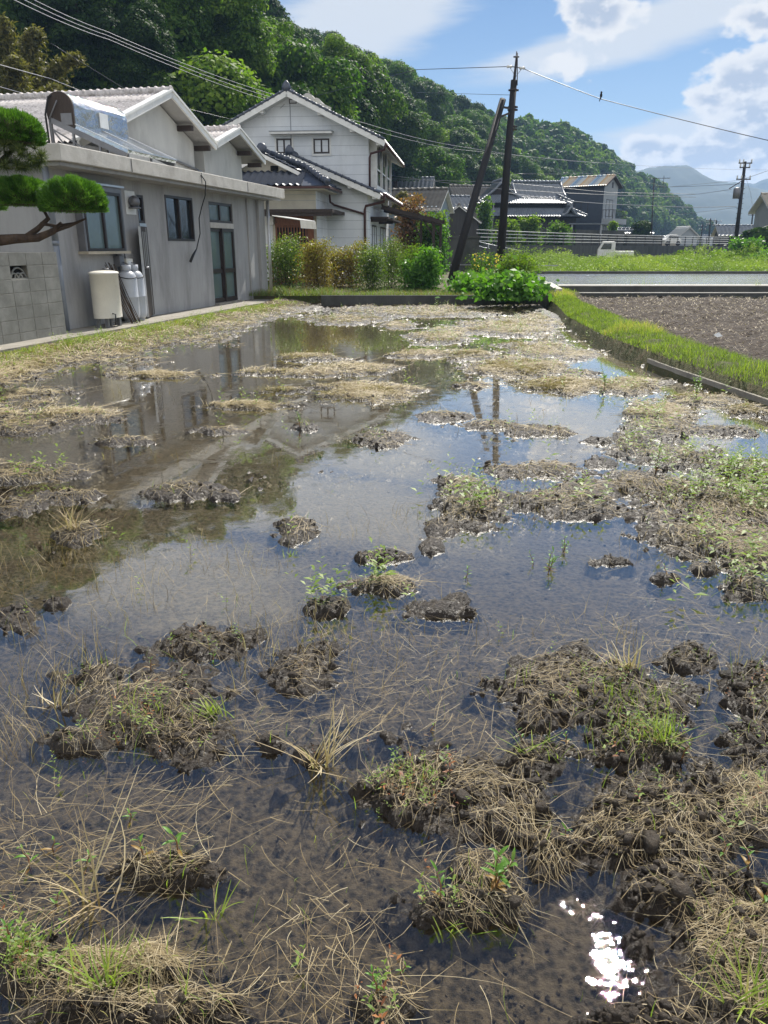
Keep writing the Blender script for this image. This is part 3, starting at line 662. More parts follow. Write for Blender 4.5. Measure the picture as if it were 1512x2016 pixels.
# ================================================================== the taller house behind it, two gables towards the field
tall = fempty('stucco_house', F, 'taller pale stucco house with two gables and corrugated cement roofs behind the flat annex', 'house')
XG, XE = -1.72, -1.3          # gable wall plane, verge plane
def gable(mbw, y0, y1, yr, zr, sl, x=XG, z0=0.0, xb=-9.0):
    zt = lambda y: zr - abs(y - yr) * sl
    poly = [(y0, z0), (y1, z0), (y1, zt(y1) - .1), (yr, zr - .1), (y0, zt(y0) - .1)]
    mbw.prism(poly, lambda y, z: (xb, y, z), lambda y, z: (x, y, z))
mb = MB(); gable(mb, 5.5, 9.4, 7.42, 4.98, .375); mb.build('wall', M['stucco_light'], tall)
mb = MB(); gable(mb, 10.15, 12.95, 11.7, 4.68, .32, x=XG - .05); mb.build('wall', M['stucco_light'], tall)
mb = MB(); mb.box(-9, XG - .5, 1.6, 5.5, 0, 3.6); mb.build('side_wall', M['stucco'], tall)
mb = MB(); mb.box(-8.9, XG - .6, 9.4, 10.15, 0, 3.85); mb.build('dark_recess', M['wood_dark'], tall)
mb = MB(); mb.tube([(XG - .1, 9.42, 3.4), (XG + .12, 9.5, 3.42), (XG + .12, 9.52, 2.9)], .05, 10); mb.build('rain_elbow', M['pvc'], tall)
def field_roof(yr, zr, half0, half1, sl, xb, mat=M['asbestos'], nm='roof'):
    for sgn, half in ((-1, half0), (1, half1)):
        o = tile_roof(nm, (XE, yr, zr), (xb - XE, 0, 0), (0, sgn * half, -half * sl), mat, tall, pitch=.13 if sgn < 0 else .2, course=.9, amp=.022, step=.015, slab=.04, slabmat=M['stucco'])
    mb = MB()      # painted verge boards
    for sgn, half in ((-1, half0), (1, half1)):
        a = Vector((XE + .03, yr, zr - .045)); b = Vector((XE + .03, yr + sgn * half, zr - half * sl - .045)); mb.bar(a, b, .05, .13)
        mb.bar(a + Vector((-.05, 0, .1)), b + Vector((-.05, 0, .1)), .2, .05)
    mb.build('verge_board', M['white'], tall)
    mb = MB(); cap_row(mb, (XE + .05, yr, zr + .05), (xb, yr, zr + .05), .085, .2); mb.build('ridge_tiles', M['asbestos'], tall)
    for k in (.45, .85):
        mb = MB(); mb.box(XG - .02, XE, yr + half1 * k - .06, yr + half1 * k + .06, zr - half1 * k * sl - .3, zr - half1 * k * sl - .17)
        mb.build('purlin', M['wood_dark'], tall)
field_roof(7.42, 5.04, 4.3, 2.5, .375, -9.5)
field_roof(11.7, 4.74, 1.72, 2.05, .33, -9.5)
mb = MB(); a = wy(243, 272, XG + .05); b = wy(391, 336, XG + .05); mb.tube([(XG + .05, a[0], a[1]), (XG + .05, b[0], b[1])], .035, 8); mb.build('rain_pipe', M['grey_metal'], tall)
# ================================================================== solar water heater on the flat roof
sh = fempty('solar_water_heater', F, 'solar water heater, shiny steel tank above a tilted glass panel on the flat roof', 'water heater')
z0s = 2.98
ya, yb_ = 2.15, 4.1
top = Vector((-1.2, 0, z0s + .72)); bot = Vector((.33, 0, z0s + .06))
mb = MB(); mb.bar((bot.x, ya, bot.z), (top.x, ya, top.z), .05, .1); mb.bar((bot.x, yb_, bot.z), (top.x, yb_, top.z), .05, .1)
mb.bar((top.x, ya, z0s), (top.x, ya, top.z), .05, .05); mb.bar((top.x, yb_, z0s), (top.x, yb_, top.z), .05, .05)
for k in (.35, .7):
    p = bot.lerp(top, k); mb.bar((p.x, ya, z0s), (p.x, ya, p.z), .04, .04); mb.bar((p.x, yb_, z0s), (p.x, yb_, p.z), .04, .04); mb.bar((p.x, ya, z0s + .02), (top.x, ya, top.z - .15), .025, .025)
mb.bar((.25, ya, z0s + .02), (-1.2, ya, z0s + .02), .05, .04); mb.bar((top.x, ya, z0s + .3), (top.x, yb_, z0s + .3), .04, .04); mb.build('stand', M['grey_metal'], sh)
nrm = Vector((bot.z - top.z, 0, -(bot.x - top.x))).normalized(); 
if nrm.z < 0: nrm = -nrm
mb = MB(); q = nrm * .05; mb.add([Vector((bot.x, ya, bot.z)) + q, Vector((bot.x, yb_, bot.z)) + q, Vector((top.x, yb_, top.z)) + q, Vector((top.x, ya, top.z)) + q,
   Vector((bot.x, ya, bot.z)) + q * 2.2, Vector((bot.x, yb_, bot.z)) + q * 2.2, Vector((top.x, yb_, top.z)) + q * 2.2, Vector((top.x, ya, top.z)) + q * 2.2], [(0, 1, 2, 3), (7, 6, 5, 4), (0, 4, 5, 1), (1, 5, 6, 2), (2, 6, 7, 3), (3, 7, 4, 0)])
mb.build('collector_panel', M['panel'], sh)
mb = MB()
for k in (0.0, .5, 1.0):
    yy_ = ya + (yb_ - ya) * k; mb.bar(Vector((bot.x, yy_, bot.z)) + q * 2.4, Vector((top.x, yy_, top.z)) + q * 2.4, .035, .02)
mb.bar(Vector((bot.x, ya, bot.z)) + q * 2.4, Vector((bot.x, yb_, bot.z)) + q * 2.4, .035, .02); mb.build('panel_frame', M['alu'], sh)
# tank: a D shaped drum lying along the top of the panel
prof = []
for a in range(-10, 151, 16): prof.append((-.97 + .29 * math.cos(R(a)), z0s + .93 + .27 * math.sin(R(a))))
prof += [(-1.25, z0s + .8), (-1.22, z0s + .69), (-.74, z0s + .5), (-.68, z0s + .6)]
mb = MB(); mb.prism(prof, lambda x, z: (x, ya + .02, z), lambda x, z: (x, yb_ - .02, z)); 
t_ = mb.build('tank', M['steel'], sh)
mb = MB(); mb.prism([(x * 1.0, z) for x, z in prof], lambda x, z: (x, ya - .02, z), lambda x, z: (x, ya + .018, z)); mb.build('tank_end', M['wood_dark'], sh)
mb = MB(); mb.box(-.675, -.66, ya + .85, ya + 1.15, z0s + .68, z0s + .95); mb.build('notice_plate', M['white'], t_)
mb = MB(); mb.box(-.95, -.72, ya - .03, ya - .022, z0s + .62, z0s + .82); mb.tube([(-1.18, ya - .05, z0s + .74), (-.98, ya - .05, z0s + 1.04)], .012, 6); mb.build('end_fittings', M['grey_metal'], sh)
mb = MB(); mb.tube([(-1.0, ya + .1, z0s + 1.21), (-1.15, ya - .06, z0s + 1.1), (-1.24, ya - .08, z0s + .8), (-1.24, ya - .06, z0s + .02)], .02, 6); mb.build('hose', M['black'], sh)
# ================================================================== things along the wall
def on_wall(px, py, x): y_, z_ = wy(px, py, x); return F.w(x, y_, 0)
# oval heating-oil tank on legs
y_, z_ = wy(219, 630, .45); tk = empty('oil_tank', F.w(.4, y_, 0), -F.th); tag(tk, 'cream oval heating oil tank on short legs against the grey wall', 'tank')
mb = MB(); mb.lathe([(.24, .16), (.3, .165), (.3, .17), (.3, .93), (.315, .935), (.315, .96), (.29, .975), (.2, .99), (.001, 1.0)], (0, 0, 0), 28, sx=.72, sy=1.12); mb.build('drum', M['tank'], tk)
mb = MB(); mb.lathe([(.05, .99), (.05, 1.03), (.03, 1.035), (.001, 1.035)], (0, .1, 0), 12); mb.build('filler_cap', M['grey_metal'], tk)
for sy_ in (-.2, .2):
    mb = MB(); mb.box(.06, .12, sy_ - .03, sy_ + .03, 0, .165); mb.build('leg', M['grey_metal'], tk)
for sy_ in (-.2, .2):
    mb = MB(); mb.box(-.12, -.06, sy_ - .03, sy_ + .03, 0, .165); mb.build('leg', M['grey_metal'], tk)
mb = MB(); mb.tube([(.2, -.18, .25), (.26, -.18, .24), (.26, -.2, .05)], .012, 6); mb.build('tap', M['black'], tk)
# two LPG cylinders
for i, (px, lab) in enumerate(((261, 'grey gas cylinder standing nearer the cream tank'), (275, 'grey gas cylinder standing nearer the ajar door'))):
    y_, z_ = wy(px + 1, 625, .3); gc = empty('gas_cylinder', F.w(.25, y_ + .02, 0), -F.th); tag(gc, lab, 'gas cylinder', 'gas cylinders by the door')
    mb = MB(); mb.lathe([(.13, .03), (.165, .08), (.178, .14), (.18, .2), (.18, .46), (.183, .465), (.183, .475), (.18, .48), (.18, .78), (.17, .86), (.13, .93), (.06, .965), (.001, .97)], (0, 0, 0), 24); mb.build('body', M['gas'], gc)
    mb = MB(); mb.lathe([(.13, 0), (.13, .06), (.1, .07)], (0, 0, 0), 20); mb.build('foot_ring', M['gas'], gc)
    mb = MB(); mb.lathe([(.09, .95), (.09, 1.07), (.085, 1.07), (.085, .95)], (0, 0, 0), 16); mb.build('collar', M['gas'], gc)
    mb = MB(); mb.lathe([(.025, .96), (.025, 1.04), (.04, 1.045), (.04, 1.06), (.001, 1.065)], (0, 0, 0), 10); mb.tube([(0, 0, 1.0), (.02, .05, 1.08), (-.12, .1, 1.12)], .012, 6); mb.build('valve', M['grey_metal'], gc)
    mb = MB(); mb.tube([(.185 * math.cos(a), .185 * math.sin(a), .84 + .02 * math.sin(2 * a)) for a in np.linspace(0, 6.28, 20)], .009, 5, caps=False); mb.build('chain', M['black'], gc)
y_, z_ = wy(246, 522, .1); gm = empty('gas_meter', F.w(.0, y_, 0), -F.th); tag(gm, 'small grey gas meter and regulator fixed to the wall over the cylinders', 'gas meter')
mb = MB(); mb.box(.004, .16, -.02, .22, z_ - .17, z_ + .12); mb.build('meter_case', M['tank'], gm, bevel=.01)
mb = MB(); mb.box(.161, .167, .03, .17, z_ - .02, z_ + .08); mb.build('dial', M['white'], gm)
mb = MB(); mb.box(.004, .14, -.24, -.08, z_ - .02, z_ + .18); mb.lathe([(.06, .0), (.06, .05), (.001, .06)], (.08, -.16, z_ + .18), 12); mb.build('regulator', M['grey_metal'], gm)
mb = MB(); mb.tube([(.06, -.04, z_ + .1), (.06, -.04, z_ + .22), (.06, .1, z_ + .24), (.06, .1, z_ + .1)], .014, 6); mb.tube([(.06, -.16, z_), (.06, -.16, z_ - .35), (.12, -.05, z_ - .5)], .014, 6); mb.build('pipe', M['grey_metal'], gm)
y_, z_ = wy(275, 556, .25); mb = MB(); mb.box(.06, .2, -.28, -.06, z_ - .1, z_ + .07); mb.box(.06, .2, .0, .22, z_ - .1, z_ + .05)
o = mb.build('changeover_box', M['gas'], None, bevel=.01); o.location = F.w(.02, y_ - .0, 0); o.rotation_euler = (0, 0, -F.th); tag(o, 'pair of grey square gas changeover boxes above the cylinders', 'gas fitting')
# bundle of garden stakes leaning behind the tank
y0, z0_ = wy(209, 520, .08); y1, z1_ = wy(256, 630, .45); rn = random.Random(4); mb = MB()
for k in range(13):
    a = Vector((.06 + rn.random() * .05, y0 - .12 + k * .03, z0_ + rn.uniform(-.09, .06))); b = Vector((.5 + rn.random() * .1, y1 - .1 + k * .02, .01)); mb.tube([a, a.lerp(b, .5) + Vector((0, 0, -.02)), b], .007, 5)
o = mb.build('stake_bundle', M['bark']); o.location = F.o; o.rotation_euler = (0, 0, -F.th); tag(o, 'tied bundle of thin garden stakes leaning on the wall between tank and cylinders', 'stakes')
# ================================================================== block wall on the left
XB = .36
yb2, _ = F.hx(119, 560, XB); zt2 = F.hx(70, 496, XB)[1]; zb2 = -.12
bw = fempty('block_wall', F, 'grey concrete block garden wall with a pierced fan block, next to the downpipe', 'wall')
BH, BL = .2, .4; nrow = 8; zt0 = zt2
mb = MB(); hole_c = None
prc = F.hx(31, 546, XB)
for r_ in range(nrow):
    z1 = zt0 - r_ * BH; z0_ = z1 - BH
    off = 0
    for c in range(12):
        y1 = yb2 - c * BL; y0 = y1 - BL
        if y0 < prc[0] < y1 and z0_ < prc[1] < z1: hole_c = (y0, y1, z0_, z1); continue
        mb.box(XB - .12, XB, y0 + .004, y1 - .004, z0_ + .004, z1 - .004)
mb.build('blocks', M['block'], bw, bevel=.004)
mb = MB(); mb.box(XB - .11, XB - .006, yb2 - 12 * BL, yb2 - .006, zt0 - nrow * BH, zt0 - .006)
if hole_c:
    mb = MB(); y0, y1, z0_, z1 = hole_c
    mb.box(XB - .11, XB - .006, yb2 - 12 * BL, y0, zt0 - nrow * BH, zt0 - .006); mb.box(XB - .11, XB - .006, y1, yb2 - .006, zt0 - nrow * BH, zt0 - .006)
    mb.box(XB - .11, XB - .006, y0, y1, zt0 - nrow * BH, z0_); mb.box(XB - .11, XB - .006, y0, y1, z1, zt0 - .006)
mb.build('mortar', M['walk'], bw)
if hole_c:
    y0, y1, z0_, z1 = hole_c; mb = MB(); cy_ = (y0 + y1) / 2
    mb.box(XB - .11, XB - .1, y0, y1, z0_, z1)
    dk = mb.build('pierced_recess', M['dark'], bw)
    mb = MB()
    for r_, c in ((.17, (cy_, z0_)), (.09, (cy_, z0_)), (.09, (cy_ - .1, z0_ + .0)), (.09, (cy_ + .1, z0_))):
        mb.tube([(XB - .03, c[0] + r_ * math.cos(a), c[1] + r_ * math.sin(a)) for a in np.linspace(.1, math.pi - .1, 12) if y0 < c[0] + r_ * math.cos(a) < y1], .014, 6)
    mb.box(XB - .06, XB - .01, y0, y1, z0_ + .0, z0_ + .02); mb.build('fan_pattern', M['block'], dk)
# ================================================================== utility pole pair (main pole and its strut)
pb = A(982, 556, 34); pb.z = .25
mb = MB(); ptop = A(1012, 158, 34.3); mid = A(998, 330, 34.15)
up = empty('utility_pole', pb); tag(up, 'tall dark tarred utility pole with a steel mast on top, upright one of the pair', 'pole')
rel = lambda p: Vector(p) - pb
mb = MB(); mb.tube([(0, 0, -.1), rel(mid), rel(ptop)], [.18, .15, .125], 16); mb.build('shaft', M['pole'], up)
mt = A(1017, 112, 34.35); m0 = ptop
mb = MB(); mb.tube([rel(m0) - Vector((.0, 0, .9)), rel(m0) + Vector((.03, 0, .3)), rel(mt)], [.05, .045, .04], 8); mb.tube([rel(m0) + Vector((-.06, -.1, -.2)), rel(m0) + Vector((.05, 0, 1.0))], .02, 6); mb.tube([rel(m0) + Vector((.12, -.1, -.2)), rel(m0) + Vector((.08, 0, .95))], .02, 6)
mb.tube([rel(mt) + Vector((-.12, 0, 0)), rel(mt) + Vector((.1, 0, 0))], .03, 6); mb.build('mast', M['frame'], up)
for dz in (-1.05, -.95, -1.75, -1.65, -.35): 
    c = rel(m0) + Vector((0, 0, dz)); mb = MB(); mb.tube([c + Vector((-.2, 0, 0)), c + Vector((.2, 0, 0))], .04, 6); mb.lathe([(.165, -.03), (.165, .03)], tuple(c), 14); mb.build('band', M['frame'], up)
wl = A(1003, 131, 34.35); wr = A(1028, 134, 34.35)
for p in (wl, wr):
    mb = MB(); d = rel(p); mb.tube([d + Vector((-.12, 0, 0)), d + Vector((-.06, 0, 0)), d, d + Vector((.06, 0, 0)), d + Vector((.12, 0, 0))], [.02, .06, .03, .06, .02], 10); mb.build('insulator', M['insul'], up)
mb = MB(); c0 = rel(mt); mb.tube([rel(wl), rel(wl).lerp(rel(wr), .5) + Vector((0, -.1, -.35)), rel(wr)], .012, 5); mb.tube([rel(wl), c0 + Vector((0, 0, -.35)), rel(wr)], .02, 6); mb.build('jumper_wire', M['wire'], up)
sb = A(886, 548, 31.5); sb.z = .25; st_ = A(990, 196, 34.0)
sp = empty('pole_strut', sb); tag(sp, 'leaning dark tarred pole propping the upright utility pole', 'pole')
mb = MB(); mb.tube([(0, 0, -.1), (st_ - sb) * .5, st_ - sb], [.165, .145, .125], 16); mb.build('shaft', M['pole'], sp)
mb = MB()
for k in (.90, .96):
    c = (st_ - sb) * k; e = A(1003, 213 + (.96 - k) * 160, 34.1) - sb
    mb.bar(c, e, .07, .07)
mb.build('clamp_arm', M['frame'], sp)
# ================================================================== the white two storey house
WH = Frame((-.62, 34.0, .3), 6.0)
wh = fempty('white_house', WH, 'white two storey house with horizontal siding, dark tiled roofs and a wooden lattice entrance', 'house')
def siding(mb, plane, off, a0, a1, z0, z1, step=.36, topf=None):
    z = z0 + step
    while z < z1:
        if topf:
            lo, hi = topf(z)
            lo = max(lo, a0); hi = min(hi, a1)
        else: lo, hi = a0, a1
        if hi > lo + .05: pbox(mb, plane, off, lo, hi, z, z + .011, .001, .004)
        z += step
XL, XR, ZR, XRD, SLR = -5.7, 0.0, 7.08, -3.15, .475
ztop = lambda x: ZR - .12 - abs(x - XRD) * SLR
mb = MB(); mb.prism([(XL, 0), (XR, 0), (XR, ztop(XR)), (XRD, ztop(XRD)), (XL, ztop(XL))], lambda x, z: (x, 0, z), lambda x, z: (x, 8.2, z)); upw = mb.build('wall', M['siding'], wh)
mb = MB(); siding(mb, '-y', 0, XL, XR, 3.0, 6.9, .36, lambda z: (XRD - (ZR - .15 - z) / SLR, XRD + (ZR - .15 - z) / SLR)); siding(mb, '+x', 0, 0, 8.2, 0, 5.4)
mb.box(XRD - .02, XRD + .02, -.012, -.001, 5.35, 6.7); mb.build('siding_joints', M['groove'], upw)
# lower storey, a little forward
mb = MB(); ZL, XLR, SL2 = 4.72, -2.95, .41
zt = lambda x: ZL - .1 - abs(x - XLR) * SL2
mb.prism([(-5.9, 0), (.05, 0), (.05, zt(.05)), (XLR, zt(XLR)), (-5.9, zt(-5.9))], lambda x, z: (x, -.8, z), lambda x, z: (x, -.001, z)); lw = mb.build('lower_wall', M['siding'], wh)
mb = MB(); siding(mb, '-y', -.8, -5.9, .05, 0, 4.6, .33, lambda z: (XLR - (ZL - .12 - z) / SL2, XLR + (ZL - .12 - z) / SL2)); siding(mb, '+x', .05, -.8, 0, 0, 3.3, .33); mb.build('siding_joints', M['groove'], lw)
def wroof(nm, xr, zr, x0, x1, sl, y0, y1, lab=None, ridge=.11):
    rr = None
    for x_e in (x0, x1):
        sg = 1 if x_e > xr else -1; hw = abs(x_e - xr)
        o = tile_roof(nm, (xr, y0, zr), (0, y1 - y0, 0), (sg * hw, 0, -hw * sl), M['tile'], wh, pitch=.26, course=.27, amp=.03, step=.03, slab=.1, slabmat=M['white'])
        mb = MB(); a = Vector((xr, y0 - .03, zr - .1)); b = Vector((x_e, y0 - .03, zr - hw * sl - .1)); mb.bar(a, b, .05, .2)
        for k in (.33, .66, .93):
            p = a.lerp(b, k); mb.box(p.x - .08, p.x + .08, y0, y0 + .45, p.z - .17, p.z - .02)
        mb.build('bargeboard', M['white'], o)
        mb = MB(); up_ = Vector((0, 0, .15)); cap_row(mb, a + up_, b + up_, .055, .27, 8); mb.build('verge_tiles', M['tile'], o)
        mb = MB(); mb.tube([(x_e, y0, zr - hw * sl - .08), (x_e, y1, zr - hw * sl - .08)], .055, 8); mb.build('gutter', M['brown'], o)
    mb = MB(); cap_row(mb, (xr, y0 - .05, zr + .08), (xr, y1, zr + .08), ridge, .3); mb.lathe([(.04, 0), (.15, .02), (.19, .12), (.15, .24), (.07, .34), (.001, .38)], (xr, y0 - .03, zr - .02), 10, sy=.5)
    mb.build('ridge_tiles', M['tile'], wh)
wroof('roof', XRD, ZR, -6.35, .72, SLR, -.55, 8.8)
wroof('lower_roof', XLR, ZL, -5.95, .62, SL2, -1.3, -.01)
# skirt roof running along the side of the house
o = tile_roof('side_roof', (.02, -.05, 3.62), (0, 8.0, 0), (.72, 0, -.3), M['tile'], wh, pitch=.26, course=.27, slab=.06)
mb = MB(); mb.tube([(.76, -1.3, 3.25), (.76, 8, 3.25)], .055, 8); mb.build('gutter', M['brown'], o)
# brown downpipes
mb = MB(); mb.tube([(.72, -.5, 5.12), (.7, -.45, 4.95), (.1, -.08, 4.85), (.05, -.07, 4.7), (.05, -.07, 3.6)], .045, 8); mb.build('downpipe', M['brown'], wh)
mb = MB(); mb.tube([(.76, -1.2, 3.2), (.74, -1.1, 3.0), (-.02, -.9, 2.85), (-.06, -.88, 2.7), (-.06, -.88, 0)], .05, 8); mb.tube([(-1.3, -1.9, 3.2), (-1.35, -1.5, 2.98), (-1.3, -.88, 2.9), (-.06, -.88, 2.55)], .04, 8); mb.build('downpipe', M['brown'], wh)
# windows of the gable wall
def wwin(px0, px1, py0, py1, y, **k):
    x0, z1 = WH.hy(px0, py0, y); x1, z0 = WH.hy(px1, py1, y)
    return window(wh, '-y', y, x0, x1, z0, z1, **k)
wwin(544, 575, 273, 302, 0, fw=.06); wwin(617, 649, 273, 302, 0, fw=.06)
for px0, px1 in ((544, 575), (617, 649)):
    x0, z1 = WH.hy(px0, 271, 0); x1, z0 = WH.hy(px1, 303, 0); mb = MB()
    mb.box(x0 - .07, x0 - .005, -.035, -.002, z0, z1); mb.box(x1 + .005, x1 + .07, -.035, -.002, z0, z1); mb.box(x0 - .07, x1 + .07, -.04, -.002, z0 - .07, z0 - .004); mb.build('window_surround', M['white'], wh)
    mb = MB(); mb.box(x0 + (x1 - x0) * .55, x1 - .08, -.0, .012, z0 + .08, z1 - .08)
x0, z1 = WH.hy(535, 262, 0); x1, z0 = WH.hy(656, 266, 0); mb = MB(); mb.box(x0, x1, -.42, -.002, z1 - .08, z1); mb.build('window_hood', M['white'], wh)
mb = MB(); mb.box(x0 - .02, x1 + .02, -.45, -.002, z1 + .004, z1 + .03); mb.build('hood_top', M['groove'], wh)
wwin(569, 584, 195, 204, 0, sashes=1, fw=.03, gm='dark', name='gable_vent'); wwin(580, 595, 310, 319, -.8, sashes=1, fw=.03, gm='dark', name='gable_vent')
# enclosed balcony on the side, white frames
by0, by1, bz0, bz1 = .35, 6.6, 3.72, 5.28
mb = MB(); mb.box(.003, .3, by0, by1, bz0 - .28, bz0); mb.box(.003, .3, by0, by1, bz1, bz1 + .12)
for k in range(4):
    y_ = by0 + (by1 - by0 - .12) * k / 3; mb.box(.2, .3, y_, y_ + .12, bz0, bz1)
mb.box(.003, .2, by0, by0 + .06, bz0, bz1); bal = mb.build('balcony', M['white'], wh)
mb = MB(); mb.box(.21, .24, by0 + .1, by1, bz0 + .62, bz0 + .68); mb.build('rail', M['white'], bal)
mb = MB(); mb.box(.004, .16, by0 + .07, by1 - .02, bz0 + .01, bz1 - .01); mb.build('glazing', M['glass'], bal)
for y_, l_ in ((1.3, .8), (2.1, .55), (4.2, .7)):
    mb = MB(); mb.add([(.27, y_, bz1), (.27, y_ + .35, bz1), (.27, y_ + .28, bz1 - l_ * .6), (.27, y_ + .12, bz1 - l_)], [(0, 1, 2, 3)]); mb.build('hanging_laundry', M['black'], bal)
window(wh, '+x', 0, 1.0, 2.6, .15, 2.2, fw=.07, name='window'); window(wh, '+x', 0, 4.3, 6.6, .1, 2.2, fw=.08, name='window')
mb = MB(); mb.box(.003, .75, .5, 7.2, 2.42, 2.5); mb.box(.003, .65, .6, .7, 2.3, 2.42); mb.box(.003, .65, 3.6, 3.7, 2.3, 2.42); mb.build('side_awning', M['wood_dark'], wh)
# entrance block
EX1 = -1.62; EX0 = -5.9; EY = -3.1
mb = MB(); mb.box(EX0, EX1, EY, -.801, 0, 3.3); ent = mb.build('entrance_wall', M['cream'], wh)
mb = MB(); mb.box(EX1 - .001, EX1 + .012, EY + .0, -.802, 0, 3.28); mb.build('side_siding', M['siding'], wh)
mb = MB(); siding(mb, '+x', EX1 + .012, EY, -.81, 0, 3.2, .33); siding(mb, '-y', EY, EX0, EX1, 2.75, 3.28, .2); mb.build('siding_joints', M['groove'], ent)
dx0, dz1 = WH.hy(541, 412, EY); dx1, _ = WH.hy(617, 412, EY)
px0_, _ = WH.hy(519, 450, EY)
mb = MB(); mb.box(dx1 + .04, EX1, EY - .03, EY - .002, 0, 2.45)
brk = mb.build('brick_pillar', M['brick'], wh)
mb = MB()
for k in range(1, 30): mb.box(dx1 + .04, EX1, EY - .034, EY - .0305, k * .08, k * .08 + .012)
mb.build('brick_joints', M['walk'], brk)
door = MB(); door.box(dx0, dx1, EY - .06, EY - .004, 0, 2.45); dr = door.build('entrance_door', M['wood'], wh)
mb = MB(); mb.box(dx0 + .05, dx1 - .25, EY - .075, EY - .061, .15, 2.0); mb.build('door_glass', M['dark'], dr)
mb = MB(); n = 11
for k in range(n): 
    x = dx0 + .03 + (dx1 - dx0 - .35) * k / (n - 1); mb.box(x, x + .05, EY - .1, EY - .076, .1, 2.1)
mb.box(dx0, dx1 - .2, EY - .11, EY - .078, 2.08, 2.16); mb.box(dx0, dx1, EY - .11, EY - .078, .02, .1); mb.box(dx0, dx1 - .2, EY - .115, EY - .08, .85, .92); mb.build('lattice', M['wood'], dr)
mb = MB(); mb.box(EX0, EX1 + .75, EY - .75, EY - .001, 2.5, 2.62); mb.box(EX1 + .013, EX1 + .75, EY, -.9, 2.5, 2.62); mb.box(EX0, EX1 + .7, EY - .72, EY - .66, 2.38, 2.5)
for k in range(4): mb.box(EX1 + .2 - k * 1.3, EX1 + .3 - k * 1.3, EY - .6, EY - .002, 2.4, 2.5)
mb.build('entrance_canopy', M['wood_dark'], wh)
# brown gate and railing in front of the entrance
mb = MB()
for k in range(12): mb.box(-5.2 + k * .28, -5.15 + k * .28, -4.9, -4.86, .0, .95)
mb.box(-5.25, -1.9, -4.91, -4.85, .9, .97); mb.box(-5.25, -1.9, -4.91, -4.85, .08, .14)
mb.box(-2.75, -2.6, -4.95, -4.8, 0, 1.5)
o = mb.build('entrance_gate', M['wood']); o.location = WH.o; o.rotation_euler = (0, 0, -WH.th); tag(o, 'low brown slatted gate with one tall post before the wooden entrance', 'gate')
# hipped entrance roof with a small gable on top
HZ = 3.42; x0, x1, y0 = -6.4, -1.02, EY - .72
gz, gy = 4.0, EY + .15
o = tile_roof('entrance_roof', (x0, gy + .3, 4.02), (x1 - x0 - 1.0, 0, 0), (0, y0 - gy - .3, HZ - 4.02), M['tile'], wh, pitch=.26, course=.24, amp=.032, step=.04, slab=.05, slabmat=M['wood_dark'])
# side hip: a triangle-ish strip
vs, fs = tile_grid((x1 - 1.0, -.81, 4.02), (0, (gy + .3) + .81, 0), (1.0, 0, HZ - 4.02), 9, 5, .03, .04, 6); o2 = arr_mesh('entrance_roof_side', vs, fs, M['tile'], wh, smooth=True)
c1 = Vector((x1 - 1.0, gy + .3, 4.02)); c2 = Vector((x1, y0, HZ)); c3 = Vector((x1 - 1, y0, HZ)); c4 = Vector((x1, gy + .3, HZ))
vs, fs = tile_grid(c1, (.001, -.001, 0), (1, 0, 0), 2, 2, 0, 0); 
mb = MB(); mb.add([c1, c3, c2, c4], [(0, 1, 2), (0, 2, 3)]); mb.build('hip_infill', M['tile'], wh)
mb = MB(); cap_row(mb, c2 + Vector((0, 0, .1)), c1 + Vector((-.05, 0, .16)), .1, .22); cap_row(mb, c1 + Vector((-.05, 0, .16)), c1 + Vector((-1.35, 0, .62)), .1, .22)
mb.lathe([(.05, 0), (.13, .05), (.13, .15), (.001, .24)], tuple(c2 + Vector((-.05, .05, .06))), 10); mb.build('hip_tiles', M['tile'], wh)
mb = MB(); mb.box(x0, x1 + .03, y0 - .06, y0 - .005, HZ - .1, HZ - .02); mb.box(x1 + .002, x1 + .06, y0, -.85, HZ - .1, HZ - .02); mb.build('gutter', M['brown'], wh)
mb = MB(); mb.box(EX0, EX1 + .45, y0 + .1, -.9, HZ - .14, HZ - .101); mb.build('eave_soffit', M['cream'], wh)
gx = -3.62; zap = 4.62
mb = MB(); mb.prism([(gx - 1.5, 3.95), (gx + 1.2, 3.95), (gx, zap - .1)], lambda x, z: (x, gy + .35, z), lambda x, z: (x, -.82, z)); mb.build('small_gable', M['cream'], wh)
for sg in (-1, 1):
    tile_roof('small_roof', (gx, gy - .1, zap), (0, -.8 - gy + .08, 0), (sg * 1.45, 0, -.66), M['tile'], wh, pitch=.26, course=.25, amp=.03, step=.04, slab=.05)
mb = MB(); mb.bar((gx, gy - .12, zap - .1), (gx + 1.4, gy - .12, zap - .75), .05, .13); mb.bar((gx, gy - .12, zap - .1), (gx - 1.4, gy - .12, zap - .75), .05, .13); mb.build('small_bargeboard', M['white'], wh)
mb = MB(); mb.lathe([(.08, 0), (.16, .02), (.2, .1), (.2, .2), (.12, .32), (.001, .36)], (gx, gy - .1, zap - .02), 12, sy=.6); cap_row(mb, (gx, gy - .1, zap + .08), (gx, -.8, zap + .08), .1, .25); mb.build('small_ridge', M['tile'], wh)
mb = MB(); mb.box(gx + .2, gx + .5, gy + .33, gy + .348, 4.02, 4.2); mb.build('gable_vent', M['dark'], wh)
# little window with bars and a white box beside the entrance (left)
lx, lz = WH.hy(519, 445, EY); mb = MB(); mb.box(lx - .9, lx + .35, EY - .02, EY - .003, 0, 2.4); mb.build('left_siding', M['siding'], wh)
